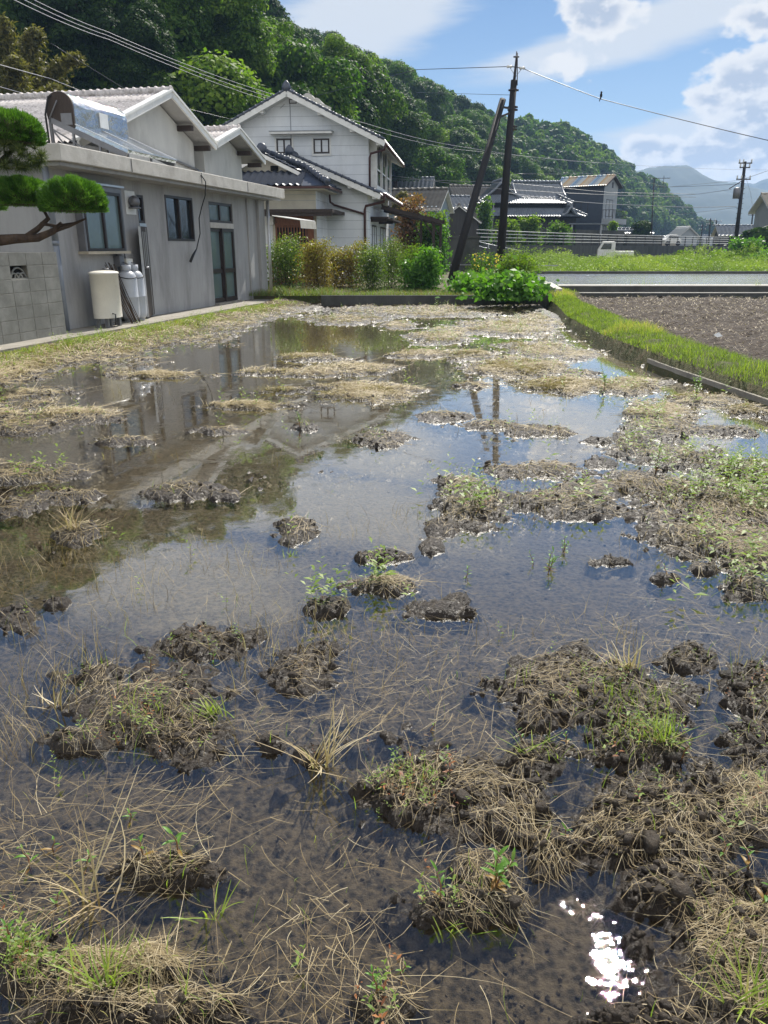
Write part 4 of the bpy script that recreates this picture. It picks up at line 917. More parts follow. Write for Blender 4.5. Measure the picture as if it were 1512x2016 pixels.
# roof-top tank (old white water heater)
mb = MB(); p = Vector((-2.55, .6, 6.93)); mb.tube([p, p + Vector((.0, 1.5, 0))], .25, 14); 
mb.tube([p + Vector((.35, .1, -.05)), p + Vector((.35, 1.6, -.05))], .14, 12); mb.bar(p + Vector((-.15, .1, .02)), p + Vector((.9, .1, -.42)), .05, .3); 
o = mb.build('roof_water_tank', M['tank']); o.location = WH.o; o.rotation_euler = (0, 0, -WH.th); tag(o, 'cream rooftop water heater drum just behind the ridge of the white house', 'water heater')
# white air conditioner like box on the wall behind the awning
ax, azz = WH.hy(526, 433, EY); mb = MB(); mb.box(ax - .28, ax + .28, EY - .22, EY - .025, azz - .18, azz + .18); o = mb.build('wall_box', M['white'], None, bevel=.02); o.location = WH.o; o.rotation_euler = (0, 0, -WH.th); tag(o, 'small white ventilation box on the siding left of the entrance', 'wall box')
# pergola / lean-to on the right of the white house
pg = empty('pergola', A(812, 500, 38)); pg.location.z = .3; tag(pg, 'dark timber pergola sloping away from the right side of the white house', 'pergola')
B = pg.location
mb = MB(); a = A(752, 408, 35.5) - B; b = A(874, 438, 37) - B; mb.bar(a, b, .1, .16); mb.bar(a + Vector((.1, 3.0, 0)), b + Vector((.1, 3.0, 0)), .1, .16); mb.build('beam', M['wood_dark'], pg)
mb = MB()
for k in np.linspace(0, 1, 11):
    p = a.lerp(b, float(k)); mb.bar(p + Vector((0, -.15, .1)), p + Vector((.1, 3.3, .1)), .05, .06)
mb.build('rafters', M['wood_dark'], pg)
for px, yy_ in ((854, 36.8), (868, 39.2), (829, 39.0)):
    mb = MB(); q = A(px, 440, yy_) - B; q.z = b.z + .1; mb.bar((q.x, q.y, 0), (q.x, q.y, q.z), .12, .12); mb.bar((q.x, q.y, q.z - .7), (q.x - .5, q.y, q.z + .05), .07, .07); mb.build('post', M['wood_dark'], pg)
# ================================================================== generic far houses
def gable_house(name, lab, loc, th, Lx, Ly, ze, zr, roofmat, wallmat, gablemat=None, over=.4, ridge='x', amp=.03, pitch=.3, wins=(), sharp=False, edge='white', cat='house', sub=4):
    """local x along the ridge; the gable ends look along x"""
    fr = Frame(loc, th); e = fempty(name, fr, lab, cat); e_roof = None
    mb = MB(); mb.prism([(-Ly / 2, 0), (Ly / 2, 0), (Ly / 2, ze), (0, zr - .1), (-Ly / 2, ze)], lambda y, z: (-Lx / 2, y, z), lambda y, z: (Lx / 2, y, z)); mb.build('wall', M[wallmat], e)
    if gablemat:
        mb = MB(); mb.prism([(-Ly / 2, 0), (Ly / 2, 0), (Ly / 2, ze), (0, zr - .1), (-Ly / 2, ze)], lambda y, z: (Lx / 2 + .004, y, z), lambda y, z: (Lx / 2 + .03, y, z)); mb.build('gable_wall', M[gablemat], e)
    sl = (zr - ze) / (Ly / 2)
    for sg in (-1, 1):
        o = tile_roof('roof', (-Lx / 2 - over, 0, zr), (Lx + 2 * over, 0, 0), (0, sg * (Ly / 2 + over), -sl * (Ly / 2 + over)), M[roofmat], e, pitch=pitch, course=.6, amp=amp, step=amp, slab=.08, slabmat=M[edge], sub=sub, sharp=sharp)
    mb = MB(); cap_row(mb, (-Lx / 2 - over, 0, zr + .05), (Lx / 2 + over, 0, zr + .05), .12, .5, 8); mb.build('ridge_tiles', M[roofmat], e)
    for (pl, a0, a1, z0, z1) in wins:
        if pl == '-y': window(e, '-y', -Ly / 2, a0, a1, z0, z1, fw=.07)
        elif pl == '+x': window(e, '+x', Lx / 2 + .03, a0, a1, z0, z1, fw=.07)
    return e
def gz_(px, py, Y): return A(px, py, Y)
# raised village ground behind the road wall
M['road'] = pm('asphalt', (.06, .06, .062), (.045, .045, .047), 2, .9)
mb = MB(); mb.prism([(5.6, 57), (7.0, 63.6), (10.4, 69.8), (16.9, 79.8), (24.6, 89.8), (36, 101.8), (47.6, 113.8), (80, 140), (140, 150), (400, 520), (-220, 520), (-220, 60), (-5, 56)], lambda x, y: (x, y, -.39), lambda x, y: (x, y, 1.7))
tag(mb.build('village_ground', M['yard']), kind='structure')
M['rainbow'] = None
def rainbow():
    m, t = newmat('striped_roof_paint'); co = t.n('ShaderNodeTexCoord').outputs['Object']; x = t.n('ShaderNodeSeparateXYZ', {0: co}).outputs[0]
    n = t.n('ShaderNodeTexNoise', {'Vector': co, 'Scale': 1.2, 'Detail': 3.0}).outputs[0]
    f = t.m('FRACT', t.m('MULTIPLY', t.m('ADD', x, t.m('MULTIPLY', n, .1)), .42))
    g = t.m('FRACT', t.m('MULTIPLY', t.m('ADD', x, t.m('MULTIPLY', n, .05)), 4.2))
    c = t.ramp(f, [(.0, (.55, .3, .1)), (.22, (.62, .5, .3)), (.4, (.5, .27, .1)), (.5, (.25, .4, .55)), (.7, (.06, .2, .42)), (.85, (.4, .5, .55))])
    c = t.mix(t.ramp(g, [(.45, 0.0), (.55, .75)]), c, (.55, .53, .48))
    b = t.n('ShaderNodeBsdfPrincipled', {'Base Color': c, 'Roughness': .4}); t.n('ShaderNodeOutputMaterial', {0: b.outputs[0]}); return m
M['rainbow'] = rainbow()
M['navy'] = pm('dark_slate_siding', (.05, .062, .085), (.04, .05, .07), 1, .6, c3=(.03, .035, .045), c3scale=.4)
M['greywall'] = pm('pale_grey_wall', (.34, .36, .38), (.28, .3, .32), .8, .7)
M['bluegrey'] = pm('blue_grey_tin', (.22, .27, .31), (.18, .22, .26), .8, .5)
M['greyroof'] = pm('weathered_tin_roof', (.16, .15, .135), (.11, .1, .09), 2, .6)
M['beige'] = pm('beige_render', (.38, .34, .28), (.32, .29, .24), .8, .8)
M['plank'] = pm('weathered_planks', (.06, .055, .05), (.04, .036, .033), 2, .85, stretch=(6, 6, .4))
# grey shed with tin roof, its gable wall to the right
def base_at(px, py, Y, z): v = A(px, py, Y); v.z = z; return v
gable_house('tin_shed', 'pale shed with weathered tin roof and blue grey gable wall beside the white house', base_at(815, 420, 68, 1.7), 18, 5.0, 4.2, 2.9, 4.3, 'greyroof', 'bluegrey', None, .35, amp=.02, pitch=.35, cat='shed')
gable_house('plank_shed', 'low dark planked shed with a grey roof right of the blue grey shed', base_at(903, 430, 78, 1.6), 95, 6.0, 3.6, 2.3, 3.6, 'greyroof', 'plank', 'plank', .3, amp=.02, cat='shed')
gable_house('white_shed', 'small whitewashed outbuilding squeezed against the dark planked shed', base_at(938, 430, 82, 1.6), 20, 2.0, 3.2, 2.6, 3.4, 'greyroof', 'greywall', None, .2, amp=.02, cat='shed')
gable_house('tiled_cottage', 'small dark cottage with a gleaming silver tile roof high on the slope', base_at(815, 372, 112, 6.6), 12, 6.2, 4.6, 3.1, 4.9, 'tile_grey', 'plank', None, .6, amp=.05, pitch=.5, wins=(('-y', -.6, .4, 1.4, 2.4), ('-y', 1.4, 2.2, 1.4, 2.4)))
gable_house('lower_tiled_house', 'dark house with pale corrugated roof just behind the tin shed', base_at(790, 380, 98, 5.6), 10, 7.0, 4.0, 2.0, 3.6, 'tile_grey', 'plank', None, .4, amp=.05, pitch=.5)
gable_house('beige_house', 'beige two storey house with a brown roof and wide window behind the sheds', base_at(936, 420, 96, 1.7), -8, 5.6, 5.0, 5.2, 6.5, 'greyroof', 'beige', None, .4, amp=.03, wins=(('-y', -1.9, 2.0, 2.6, 3.8), ('-y', -1.5, 1.5, .5, 1.9)))
gable_house('middle_house', 'low house with grey tiled roof between the tin shed and the beige house', base_at(883, 420, 92, 3.2), -12, 4.0, 4.0, 2.6, 3.7, 'tile_grey', 'beige', None, .4, amp=.04, pitch=.5)
# the big traditional house
TH = Frame(base_at(1032, 440, 92, 2.2), -6); th = fempty('traditional_house', TH, 'large dark traditional house with layered silver tile roofs and curved gables', 'house')
mb = MB(); mb.box(-5.6, 5.6, -1, 6, 0, 2.6); mb.box(-4.6, 4.4, 0, 5.5, 2.6, 4.0); mb.build('wall', M['plank'], th)
def skirt(nm, x0, x1, y0, y1, z0, z1, inset, mat='tile_grey', par=th):
    """hipped skirt roof: eave rectangle at z0, top rectangle inset at z1"""
    e = [Vector((x0, y0, z0)), Vector((x1, y0, z0)), Vector((x1, y1, z0)), Vector((x0, y1, z0))]; i = inset
    tp = [Vector((x0 + i, y0 + i, z1)), Vector((x1 - i, y0 + i, z1)), Vector((x1 - i, y1 - i, z1)), Vector((x0 + i, y1 - i, z1))]
    V_ = []; F_ = []
    for k in range(4):
        a, b, c, d = tp[k], tp[(k + 1) % 4], e[(k + 1) % 4], e[k]; nu = max(4, int((c - d).length / .3)); nv = 4
        s0 = len(V_); sub = 4
        for j in range(nv + 1):
            for q in range(nu * sub + 1):
                f = q / (nu * sub); p = a.lerp(b, f).lerp(d.lerp(c, f), j / nv); p = p + Vector((0, 0, .04 * math.sin(f * nu * 2 * math.pi) - .12 * math.sin(j / nv * math.pi))); V_.append(tuple(p))
        w_ = nu * sub + 1
        for j in range(nv):
            for q in range(nu * sub): F_.append((s0 + j * w_ + q, s0 + j * w_ + q + 1, s0 + (j + 1) * w_ + q + 1, s0 + (j + 1) * w_ + q))
    o = arr_mesh(nm, V_, F_, M[mat], par, smooth=True)
    mb = MB()
    for k in range(4): cap_row(mb, e[k] + Vector((0, 0, .12)), tp[k] + Vector((0, 0, .1)), .11, .4, 8)
    mb.build('hip_ridge', M[mat], o)
    mb = MB(); mb.add([v - Vector((0, 0, .1)) for v in e], [(0, 1, 2, 3)]); mb.build('soffit', M['wood_dark'], o)
    return o
skirt('lower_roof', -6.6, 6.4, -2.2, 7, 2.6, 3.5, 1.6)
skirt('upper_roof', -5.4, 5.2, -.9, 6.4, 4.0, 4.9, 1.5)
def irimoya(xc, yc, w_, L_, z0, zr, ax):
    for sg in (-1, 1):
        if ax == 'y':
            tile_roof('gable_roof', (xc, yc, zr), (0, L_, 0), (sg * w_, 0, z0 - zr), M['tile_grey'], th, pitch=.5, course=.5, amp=.05, slab=.1, sub=4)
        else:
            tile_roof('gable_roof', (xc - L_ / 2, yc, zr), (L_, 0, 0), (0, sg * w_, z0 - zr), M['tile_grey'], th, pitch=.5, course=.5, amp=.05, slab=.1, sub=4)
    mb = MB()
    if ax == 'y':
        mb.prism([(xc - w_ + .4, z0 + .1), (xc + w_ - .4, z0 + .1), (xc, zr - .2)], lambda x, z: (x, yc + .5, z), lambda x, z: (x, yc + L_, z)); mb.build('gable_end', M['wood_dark'], th)
        mb = MB(); 
        for sg in (-1, 1):
            pts = [(xc + sg * w_ * k, yc - .02, zr + (z0 - zr) * k - .25 * math.sin(math.pi * k)) for k in np.linspace(0, 1, 7)]; mb.tube(pts, .13, 8)
        cap_row(mb, (xc, yc, zr + .15), (xc, yc + L_, zr + .15), .17, .4, 8)
    else:
        cap_row(mb, (xc - L_ / 2, yc, zr + .15), (xc + L_ / 2, yc, zr + .15), .17, .4, 8)
        for sx_ in (-1, 1):
            for sg in (-1, 1): mb.tube([(xc + sx_ * L_ / 2, yc + sg * w_ * k, zr + (z0 - zr) * k - .2 * math.sin(math.pi * k) + .1) for k in np.linspace(0, 1, 6)], .13, 8)
    mb.build('ridge_tiles', M['tile_grey'], th)
irimoya(-2.6, .4, 2.2, 4.5, 4.6, 6.3, 'y'); irimoya(1.9, 2.6, 2.4, 5.6, 4.6, 6.25, 'x'); irimoya(4.6, -2.0, 1.0, 2.5, 2.7, 3.6, 'y')
mb = MB(); mb.box(4.2, 8.6, -2.9, -.9, 1.75, 1.84); mb.build('porch_roof', M['tile_grey'], th)
for x in (4.6, 7.9):
    mb = MB(); mb.box(x - .08, x + .08, -2.8, -2.64, -.4, 1.75); mb.build('porch_post', M['greywall'], th)
# the dark house with the striped roof
DH = Frame(base_at(1150, 450, 100, 2.4), 2.0)
dh = gable_house('striped_roof_house', 'tall dark slate house with blue and orange striped roof and a balcony', DH.o, 38, 6.0, 4.0, 6.15, 7.1, 'rainbow', 'navy', 'greywall', .45, amp=.03, pitch=.3, wins=(('-y', -.6, 1.2, 3.0, 4.2), ('+x', -1.2, .8, 2.6, 4.5), ('+x', -1.4, -.2, -.2, 1.6), ('+x', .6, 1.4, -.2, 1.6)), edge='wood_dark')
mb = MB(); mb.box(3.04, 4.4, -2.1, 2.1, 1.75, 2.35); bl_ = mb.build('balcony', M['greywall'], dh)
mb = MB()
for k in range(12): mb.bar((4.35, -2.05 + k * .37, 2.35), (4.35, -2.05 + k * .37, 3.3), .04, .04)
for k in range(4): mb.bar((3.1 + k * .4, -2.05, 2.35), (3.1 + k * .4, -2.05, 3.3), .04, .04)
mb.bar((4.35, -2.1, 3.3), (4.35, 2.1, 3.3), .06, .06); mb.bar((3.04, -2.05, 3.3), (4.35, -2.05, 3.3), .06, .06); mb.build('railing', M['frame'], bl_)
mb = MB(); mb.box(3.035, 3.055, .1, .5, 5.8, 6.4); mb.build('gable_vent', M['frame'], dh)
# garden walls under those houses
for (pa, pb_, Y0, Y1, pz, lab) in (((985, 447), (1128, 456), 86, 88, 1.2, 'long low concrete garden wall below the traditional house'), ((1133, 452), (1228, 455), 89, 93, 1.2, 'grey concrete garden wall below the striped roof house')):
    a = A(pa[0], pa[1], Y0); b = A(pb_[0], pb_[1], Y1); mb = MB(); h0 = a.z - 1.3; mb.bar((a.x, a.y, 1.3 + h0 / 2), (b.x, b.y, 1.3 + (b.z - 1.3) / 2), .25, h0)
    tag(mb.build('garden_wall', M['concrete_dark']), lab, 'wall', 'garden walls of the village')
# ---- road retaining wall with its railing
wpts = [(938, 482, 505, 62), (1000, 481, 508, 68), (1100, 483, 511, 78), (1200, 486, 512, 88), (1330, 488, 512, 100), (1432, 489, 512, 112)]
mb = MB(); tops = []
for px, pt_, pb__, Y in wpts: t = A(px, pt_, Y); tops.append(t)
rail_lo = 1.75
for a, b in zip(tops[:-1], tops[1:]):
    mb.add([(a.x, a.y, -.4), (b.x, b.y, -.4), (b.x, b.y + .4, -.4), (a.x, a.y + .4, -.4), (a.x, a.y, rail_lo), (b.x, b.y, rail_lo), (b.x, b.y + .4, rail_lo), (a.x, a.y + .4, rail_lo)], [(0, 1, 5, 4), (4, 5, 6, 7), (3, 2, 6, 7)])
tag(mb.build('road_wall', M['concrete_dark']), 'long dark concrete retaining wall under the road railing', 'wall')
gr = empty('road_railing', tuple(tops[0])); gr.location.z = rail_lo; tag(gr, 'long white pipe railing with dark posts along the top of the road wall', 'railing')
B = gr.location; cum = [0]
for a, b in zip(tops[:-1], tops[1:]): cum.append(cum[-1] + (b - a).length)
def along(d):
    for i in range(len(tops) - 1):
        if d <= cum[i + 1] or i == len(tops) - 2: return tops[i].lerp(tops[i + 1], (d - cum[i]) / (cum[i + 1] - cum[i]))
d = 0
while d < cum[-1] and d < 190:
    p = along(d) - B; mb = MB(); mb.bar((p.x, p.y + .15, 0), (p.x, p.y + .15, 1.12), .09, .09); mb.build('post', M['frame'], gr); d += 2.2 if d < 60 else 3.5
for h in (.3, .58, .85, 1.1):
    mb = MB(); mb.tube([Vector((t.x - B.x, t.y - B.y + .08, h)) for t in tops], .03, 6); mb.build('rail', M['white'], gr)
# ramp railing near the poles
a = A(938, 470, 70); b = A(1026, 492, 66); mb = MB(); 
for h in (0, .3, .6, .85): mb.tube([A(905, 464, 60) - Vector((0, 0, h)), A(950, 478, 58) - Vector((0, 0, h)), A(1026, 494, 57) - Vector((0, 0, h))], .03, 6)
for px, py in ((930, 472), (962, 480), (994, 487), (1024, 493)): 
    p = A(px, py, 58); mb.bar(p, p - Vector((0, 0, 1.3)), .07, .07)
tag(mb.build('ramp_railing', M['alu']), 'short sloping steel railing beside the ramp behind the utility poles', 'railing')
# big dark concrete block by the strut
blk = empty('retaining_block', base_at(905, 500, 47, .3)); tag(blk, 'tall dark concrete end wall of the ramp behind the leaning strut', 'wall')
t0 = A(874, 472, 46); t1 = A(936, 472, 48); mb = MB(); Bk = blk.location
mb.prism([(t0.x - Bk.x, 0), (t1.x - Bk.x, 0), (t1.x - Bk.x, 1.78), (t0.x - Bk.x, 1.78)], lambda x, z: (x, -1, z), lambda x, z: (x, 7, z)); mb.box(t0.x - Bk.x - .05, t1.x - Bk.x + .05, -1.06, 7.05, 1.783, 1.9)
mb.build('body', M['concrete_dark'], blk)
mb = MB(); mb.tube([(t0.x - Bk.x, -1.3, .35), (t1.x - Bk.x + 4.5, -1.3, .3)], .025, 6); mb.build('handrail', M['alu'], blk)
a = A(936, 486, 52); b = A(1085, 500, 62); mb = MB(); mb.add([(a.x, a.y, -.3), (b.x, b.y, -.3), (b.x, b.y + 3, -.3), (a.x, a.y + 9, -.3), (a.x, a.y, 1.62), (b.x, b.y, 1.0), (b.x, b.y + 3, 1.0), (a.x, a.y + 9, 1.62)], [(0, 1, 5, 4), (4, 5, 6, 7), (1, 2, 6, 5)])
tag(mb.build('ramp_wall', M['concrete_dark']), 'dark side wall of the ramp sloping down behind the upright utility pole', 'wall')
# ---- small distant houses at the right
gable_house('hipped_bungalow', 'small grey bungalow with a white ribbed roof in the distance', base_at(1341, 485, 175, 1.7), 90, 7, 3.8, 2.3, 3.9, 'white', 'greywall', None, .5, amp=.05, pitch=.6)
gable_house('distant_cottage', 'tiny flat roofed cottage far beyond the road railing', base_at(1305, 485, 170, 1.7), 5, 5, 3, 1.6, 2.0, 'tile_grey', 'beige', None, .4, amp=.05, pitch=.6)
gable_house('distant_workshop', 'tiny pale workshop far off below the blue mountain', base_at(1413, 486, 240, 1.7), 5, 10, 5, 2.2, 3.2, 'tile_grey', 'greywall', None, .4, amp=.05, pitch=.8)
gable_house('field_house', 'beige house with cream tiled roof rising behind the dark hedge', base_at(1566, 480, 86, 1.2), 8, 7.2, 6, 4.2, 5.6, 'beige', 'greywall', None, .6, amp=.04, pitch=.5)
gable_house('far_tiled_house', 'small tiled house peeping over the hedge left of the beige house', base_at(1452, 486, 130, 1.2), 8, 6.5, 4, 2.4, 3.6, 'tile_grey', 'plank', None, .5, amp=.05, pitch=.6)
gable_house('carport_house', 'small shiny roofed carport right of the striped roof house', base_at(1242, 470, 108, 1.7), 4, 4.4, 3, 1.7, 2.2, 'tile_grey', 'dark', None, .3, amp=.03, pitch=.5, cat='carport')
# round topiary and dark box wall
mb = MB(); p = base_at(1268, 470, 105, 1.4); mb.box(p.x - 2.3, p.x + 2.2, p.y - .5, p.y + 1.5, 1.4, 3.0); tag(mb.build('stone_wall', M['concrete_dark']), 'short dark stone wall right of the striped roof house', 'wall')
# ---- poles
def crossarm_pole(px, pb_, pt_, Y, zb, r, lab, arms, pxt=None, name='utility_pole', mat='pole', trafo=False, width=1.6):
    top = A(pxt or px, pt_, Y); b = A(px, pb_, Y); b.z = zb; e = empty(name, b); tag(e, lab, 'pole')
    mb = MB(); mb.tube([(0, 0, 0), top - b], [r * 1.25, r * .8], 10); mb.build('shaft', M[mat], e)
    T = top - b
    for k, (dz, wd) in enumerate(arms):
        mb = MB(); c = T * (1 - dz / T.length); mb.bar(c + Vector((-wd / 2, -.1, 0)), c + Vector((wd / 2, -.1, 0)), .1, .1); ar = mb.build('crossarm', M['frame'], e)
        for q in (-.45, -.15, .45):
            mb = MB(); mb.lathe([(.05, .05), (.09, .12), (.05, .2), (.09, .28), (.03, .36), (.001, .38)], (c.x + wd * q, c.y - .1, c.z), 8); mb.build('insulator', M['insul'], ar)
    if trafo:
        c = T * (1 - 2.75 / T.length); mb = MB(); mb.lathe([(.33, 0), (.34, .9), (.2, 1.0), (.001, 1.02)], (c.x - .5, c.y - .1, c.z - .6), 14); mb.build('transformer', M['grey_metal'], e)
        mb = MB(); mb.bar((c.x, c.y - .1, c.z + 1.1), (c.x - 1.3, c.y - .1, c.z + .3), .08, .08); mb.build('stay', M['frame'], e)
        for z in np.linspace(1.5, T.length - 2, 12):
            p = T * (z / T.length); mb = MB(); mb.bar(p + Vector((-.3, 0, 0)), p + Vector((.3, 0, 0)), .04, .04); mb.build('climbing_step', M['frame'], e)
    return e
crossarm_pole(1448, 482, 318, 82, 1.0, .17, 'tall utility pole with crossarms, insulators and a transformer, before the mountain', ((.15, 1.3), (.55, 1.0), (1.6, 1.4)), pxt=1467, trafo=True)
crossarm_pole(1283, 470, 350, 105, 1.4, .07, 'slim dark mast with a horizontal aerial beside the striped roof house', (), pxt=1288, name='antenna_mast', mat='frame')
mb = MB(); p = A(1288, 351, 105); mb.bar(p, p + Vector((2.0, 0, .02)), .06, .06); mb.bar(p + Vector((0, 0, -1.0)), p + Vector((1.9, 0, -1.0)), .05, .05); mb.bar(p + Vector((1.2, 0, .3)), p + Vector((1.2, 0, -1.1)), .04, .04)
for q in (.9, 1.2, 1.5, 1.9): mb.bar(p + Vector((q, -.4, .02)), p + Vector((q, .4, .02)), .03, .03)
o = mb.build('television_aerial', M['frame']); tag(o, 'spiky television aerial on top of the slim dark mast', 'aerial')
for i, (px, pxt, pt_, pb_, Y, lab) in enumerate(((1379, 1383, 442, 486, 200, 'short distant utility pole, first after the wooded hill'), (1394, 1399, 430, 487, 165, 'distant utility pole with small transformer, second after the wooded hill'),
        (1407, 1411, 433, 487, 170, 'distant utility pole, third after the wooded hill'), (1411, 1415, 440, 487, 190, 'faint distant utility pole close behind the third one'))):
    crossarm_pole(px, pb_, pt_, Y, 1.6, .16, lab, ((.4, 2.0), (1.2, 1.6)), pxt=pxt)
crossarm_pole(1478, 470, 420, 150, 1.4, .14, 'slender utility pole above the small tiled house roof', ((.3, 1.6),), pxt=1482)
crossarm_pole(968, 470, 395, 84, 1.7, .07, 'thin grey street pole with a small sign box by the planked shed', (), pxt=972, name='street_pole', mat='grey_metal')
# small white truck roof in the weeds, a white car on the road
def truck(px0, px1, py0, py1, Y):
    p = A((px0 + px1) / 2, py1, Y); p.z = .3; e = empty('mini_truck', p, R(-12)); tag(e, 'white mini truck half hidden in the weeds below the road wall', 'truck')
    mb = MB(); mb.prism([(-.85, .35), (.7, .35), (.7, 1.7), (.55, 1.78), (-.45, 1.78), (-.85, 1.1)], lambda x, z: (x, -.7, z), lambda x, z: (x, .7, z)); mb.box(.72, 2.4, -.7, .7, .55, .95); bd = mb.build('body', M['white'], e, bevel=.05)
    mb = MB(); mb.add([(-.8, -.6, 1.16), (-.8, .6, 1.16), (-.47, .6, 1.68), (-.47, -.6, 1.68)], [(0, 1, 2, 3)]); mb.add([(-.87, -.62, 1.14), (-.87, .62, 1.14), (-.49, .62, 1.72), (-.49, -.62, 1.72)], [(0, 1, 2, 3)]); mb.build('windscreen', M['glass'], e)
    mb = MB(); mb.prism([(-.62, 1.1), (.35, 1.1), (.35, 1.62), (-.35, 1.62)], lambda x, z: (x, -.712, z), lambda x, z: (x, -.702, z)); mb.build('side_window', M['glass'], e)
    for x in (-.4, 1.9):
        for y in (-.66, .66):
            mb = MB(); mb.tube([(x, y - .09, .27), (x, y + .09, .27)], .27, 16); mb.build('wheel', M['black'], e)
truck(1178, 1207, 503, 517, 76)
p = A(1320, 487, 108); p.z = 1.75; e = empty('parked_car', p, 0); tag(e, 'silver car glinting behind the railing below the distant bungalow', 'car')
mb = MB(); mb.prism([(-1.1, .3), (1.1, .3), (1.1, .8), (.8, .9), (.5, 1.35), (-.5, 1.38), (-.85, .9), (-1.1, .8)], lambda x, z: (x, -.7, z), lambda x, z: (x, .7, z)); mb.build('body', M['white'], e, bevel=.06)
mb = MB(); mb.prism([(-.72, .92), (.68, .92), (.45, 1.3), (-.45, 1.32)], lambda x, z: (x, -.72, z), lambda x, z: (x, -.705, z)); mb.build('window', M['glass'], e)
for x in (-.7, .7):
    mb = MB(); mb.tube([(x, -.72, .3), (x, -.55, .3)], .3, 14); mb.build('wheel', M['black'], e)
# ---- cables
def cable(pts, r, lab, mat='wire', name='overhead_cable', sag=0.0):
    P = [A(*p) for p in pts]; Q = []
    for i in range(len(P) - 1):
        for k in range(10):
            f = k / 10; q = P[i].lerp(P[i + 1], f); q.z -= sag * 4 * f * (1 - f) * (P[i + 1] - P[i]).length / 30; Q.append(q)
    Q.append(P[-1]); mb = MB(); mb.tube(Q, r, 5); o = mb.build(name, M[mat]); tag(o, lab, 'cable', 'overhead cables'); return o
cable([(-60, -70, 20), (210, 62, 30), (575, 196, 45)], .009, 'topmost of the cable bundle running down over the wooded slope to the white house', 'wire_lt', sag=.3)
cable([(-60, -58, 20), (212, 70, 30), (575, 203, 45)], .009, 'middle cable of the bundle running down over the wooded slope', 'wire_lt', sag=.3)
cable([(-60, -46, 20), (215, 78, 30), (575, 211, 45)], .009, 'lowest of the cable bundle running down over the wooded slope', 'wire_lt', sag=.3)
cable([(575, 196, 45), (720, 243, 56), (890, 286, 70), (1210, 322, 100)], .014, 'twisted cable from the white house roof across the hill behind the poles', 'wire_lt', sag=.2)
cable([(575, 206, 45), (700, 246, 55), (890, 293, 70), (1515, 334, 115)], .012, 'lower cable of the pair crossing the hill behind the poles', 'wire_lt', sag=.2)
cable([(-20, 122, 22), (100, 155, 26), (200, 195, 30)], .009, 'thin cable dipping behind the corrugated roof, upper one', 'wire_lt')
cable([(-20, 165, 22), (120, 205, 27)], .009, 'thin cable dipping behind the corrugated roof, lower one', 'wire_lt')
cable([(100, 85, 30), (270, 190, 38), (460, 236, 44)], .008, 'faint thin cable sagging in front of the dark trees', 'wire')
cable([(470, 292, 40), (535, 250, 36), (600, 185, 34)], .007, 'thin cable crossing the white gable, right one')
cable([(455, 290, 40), (520, 245, 36), (560, 205, 34)], .007, 'thin cable crossing the white gable, left one')
cable([(560, 205, 60), (820, 137, 45), (1003, 131, 34.35)], .014, 'single cable arriving at the mast of the utility pole from the left')
cable([(820, 182, 60), (1003, 187, 34.3)], .009, 'faint wire reaching the pole shaft under the mast')
cw = cable([(1028, 134, 34.35), (1180, 194, 33), (1515, 277, 31)], .014, 'single cable leaving the pole mast to the right, with a bird on it', sag=.12)
cable([(768, 345, 90), (985, 372, 75), (1180, 383, 75), (1370, 388, 78)], .022, 'bright thick cable passing before the traditional house', 'wire_lt', sag=.1)
cable([(768, 352, 92), (1000, 360, 85), (1200, 379, 85), (1370, 382, 85)], .018, 'thinner cable just above the bright thick one', 'wire_lt')
cable([(990, 378, 60), (1110, 395, 64), (1280, 405, 75), (1370, 408, 80), (1449, 406, 82)], .024, 'bright thick cable from the upright pole to the transformer pole', 'wire_lt', sag=.1)
cable([(1010, 342, 90), (1215, 340, 110), (1310, 368, 95), (1455, 362, 82)], .018, 'thin wire rising towards the insulators of the transformer pole', sag=.1)
cable([(1320, 386, 120), (1375, 382, 90), (1440, 373, 82)], .02, 'thin wire joining the transformer from the left')
cable([(1310, 425, 150), (1400, 415, 100), (1452, 408, 82)], .02, 'thin wire sagging to the lower clamp of the transformer pole')
cable([(1318, 368, 130), (1457, 355, 82), (1530, 330, 60)], .016, 'thin wire passing over the transformer pole')
cable([(1466, 342, 82), (1478, 380, 100), (1484, 426, 150)], .015, 'thin wire dropping from the transformer pole to the slender pole')
# bird
bp_ = A(1183, 193, 33); e = empty('perched_bird', bp_); tag(e, 'small dark bird perched on the single cable right of the pole', 'bird')
mb = MB(); mb.lathe([(.001, 0), (.035, .03), (.05, .08), (.045, .13), (.03, .16), (.035, .19), (.025, .22), (.001, .235)], (0, 0, .0), 10); mb.tube([(0, 0, .04), (-.03, .02, -.06), (-.05, .03, -.12)], [.03, .02, .008], 6); mb.tube([(.02, 0, .2), (.065, 0, .195)], [.012, .002], 5); mb.build('body', M['dark'], e)
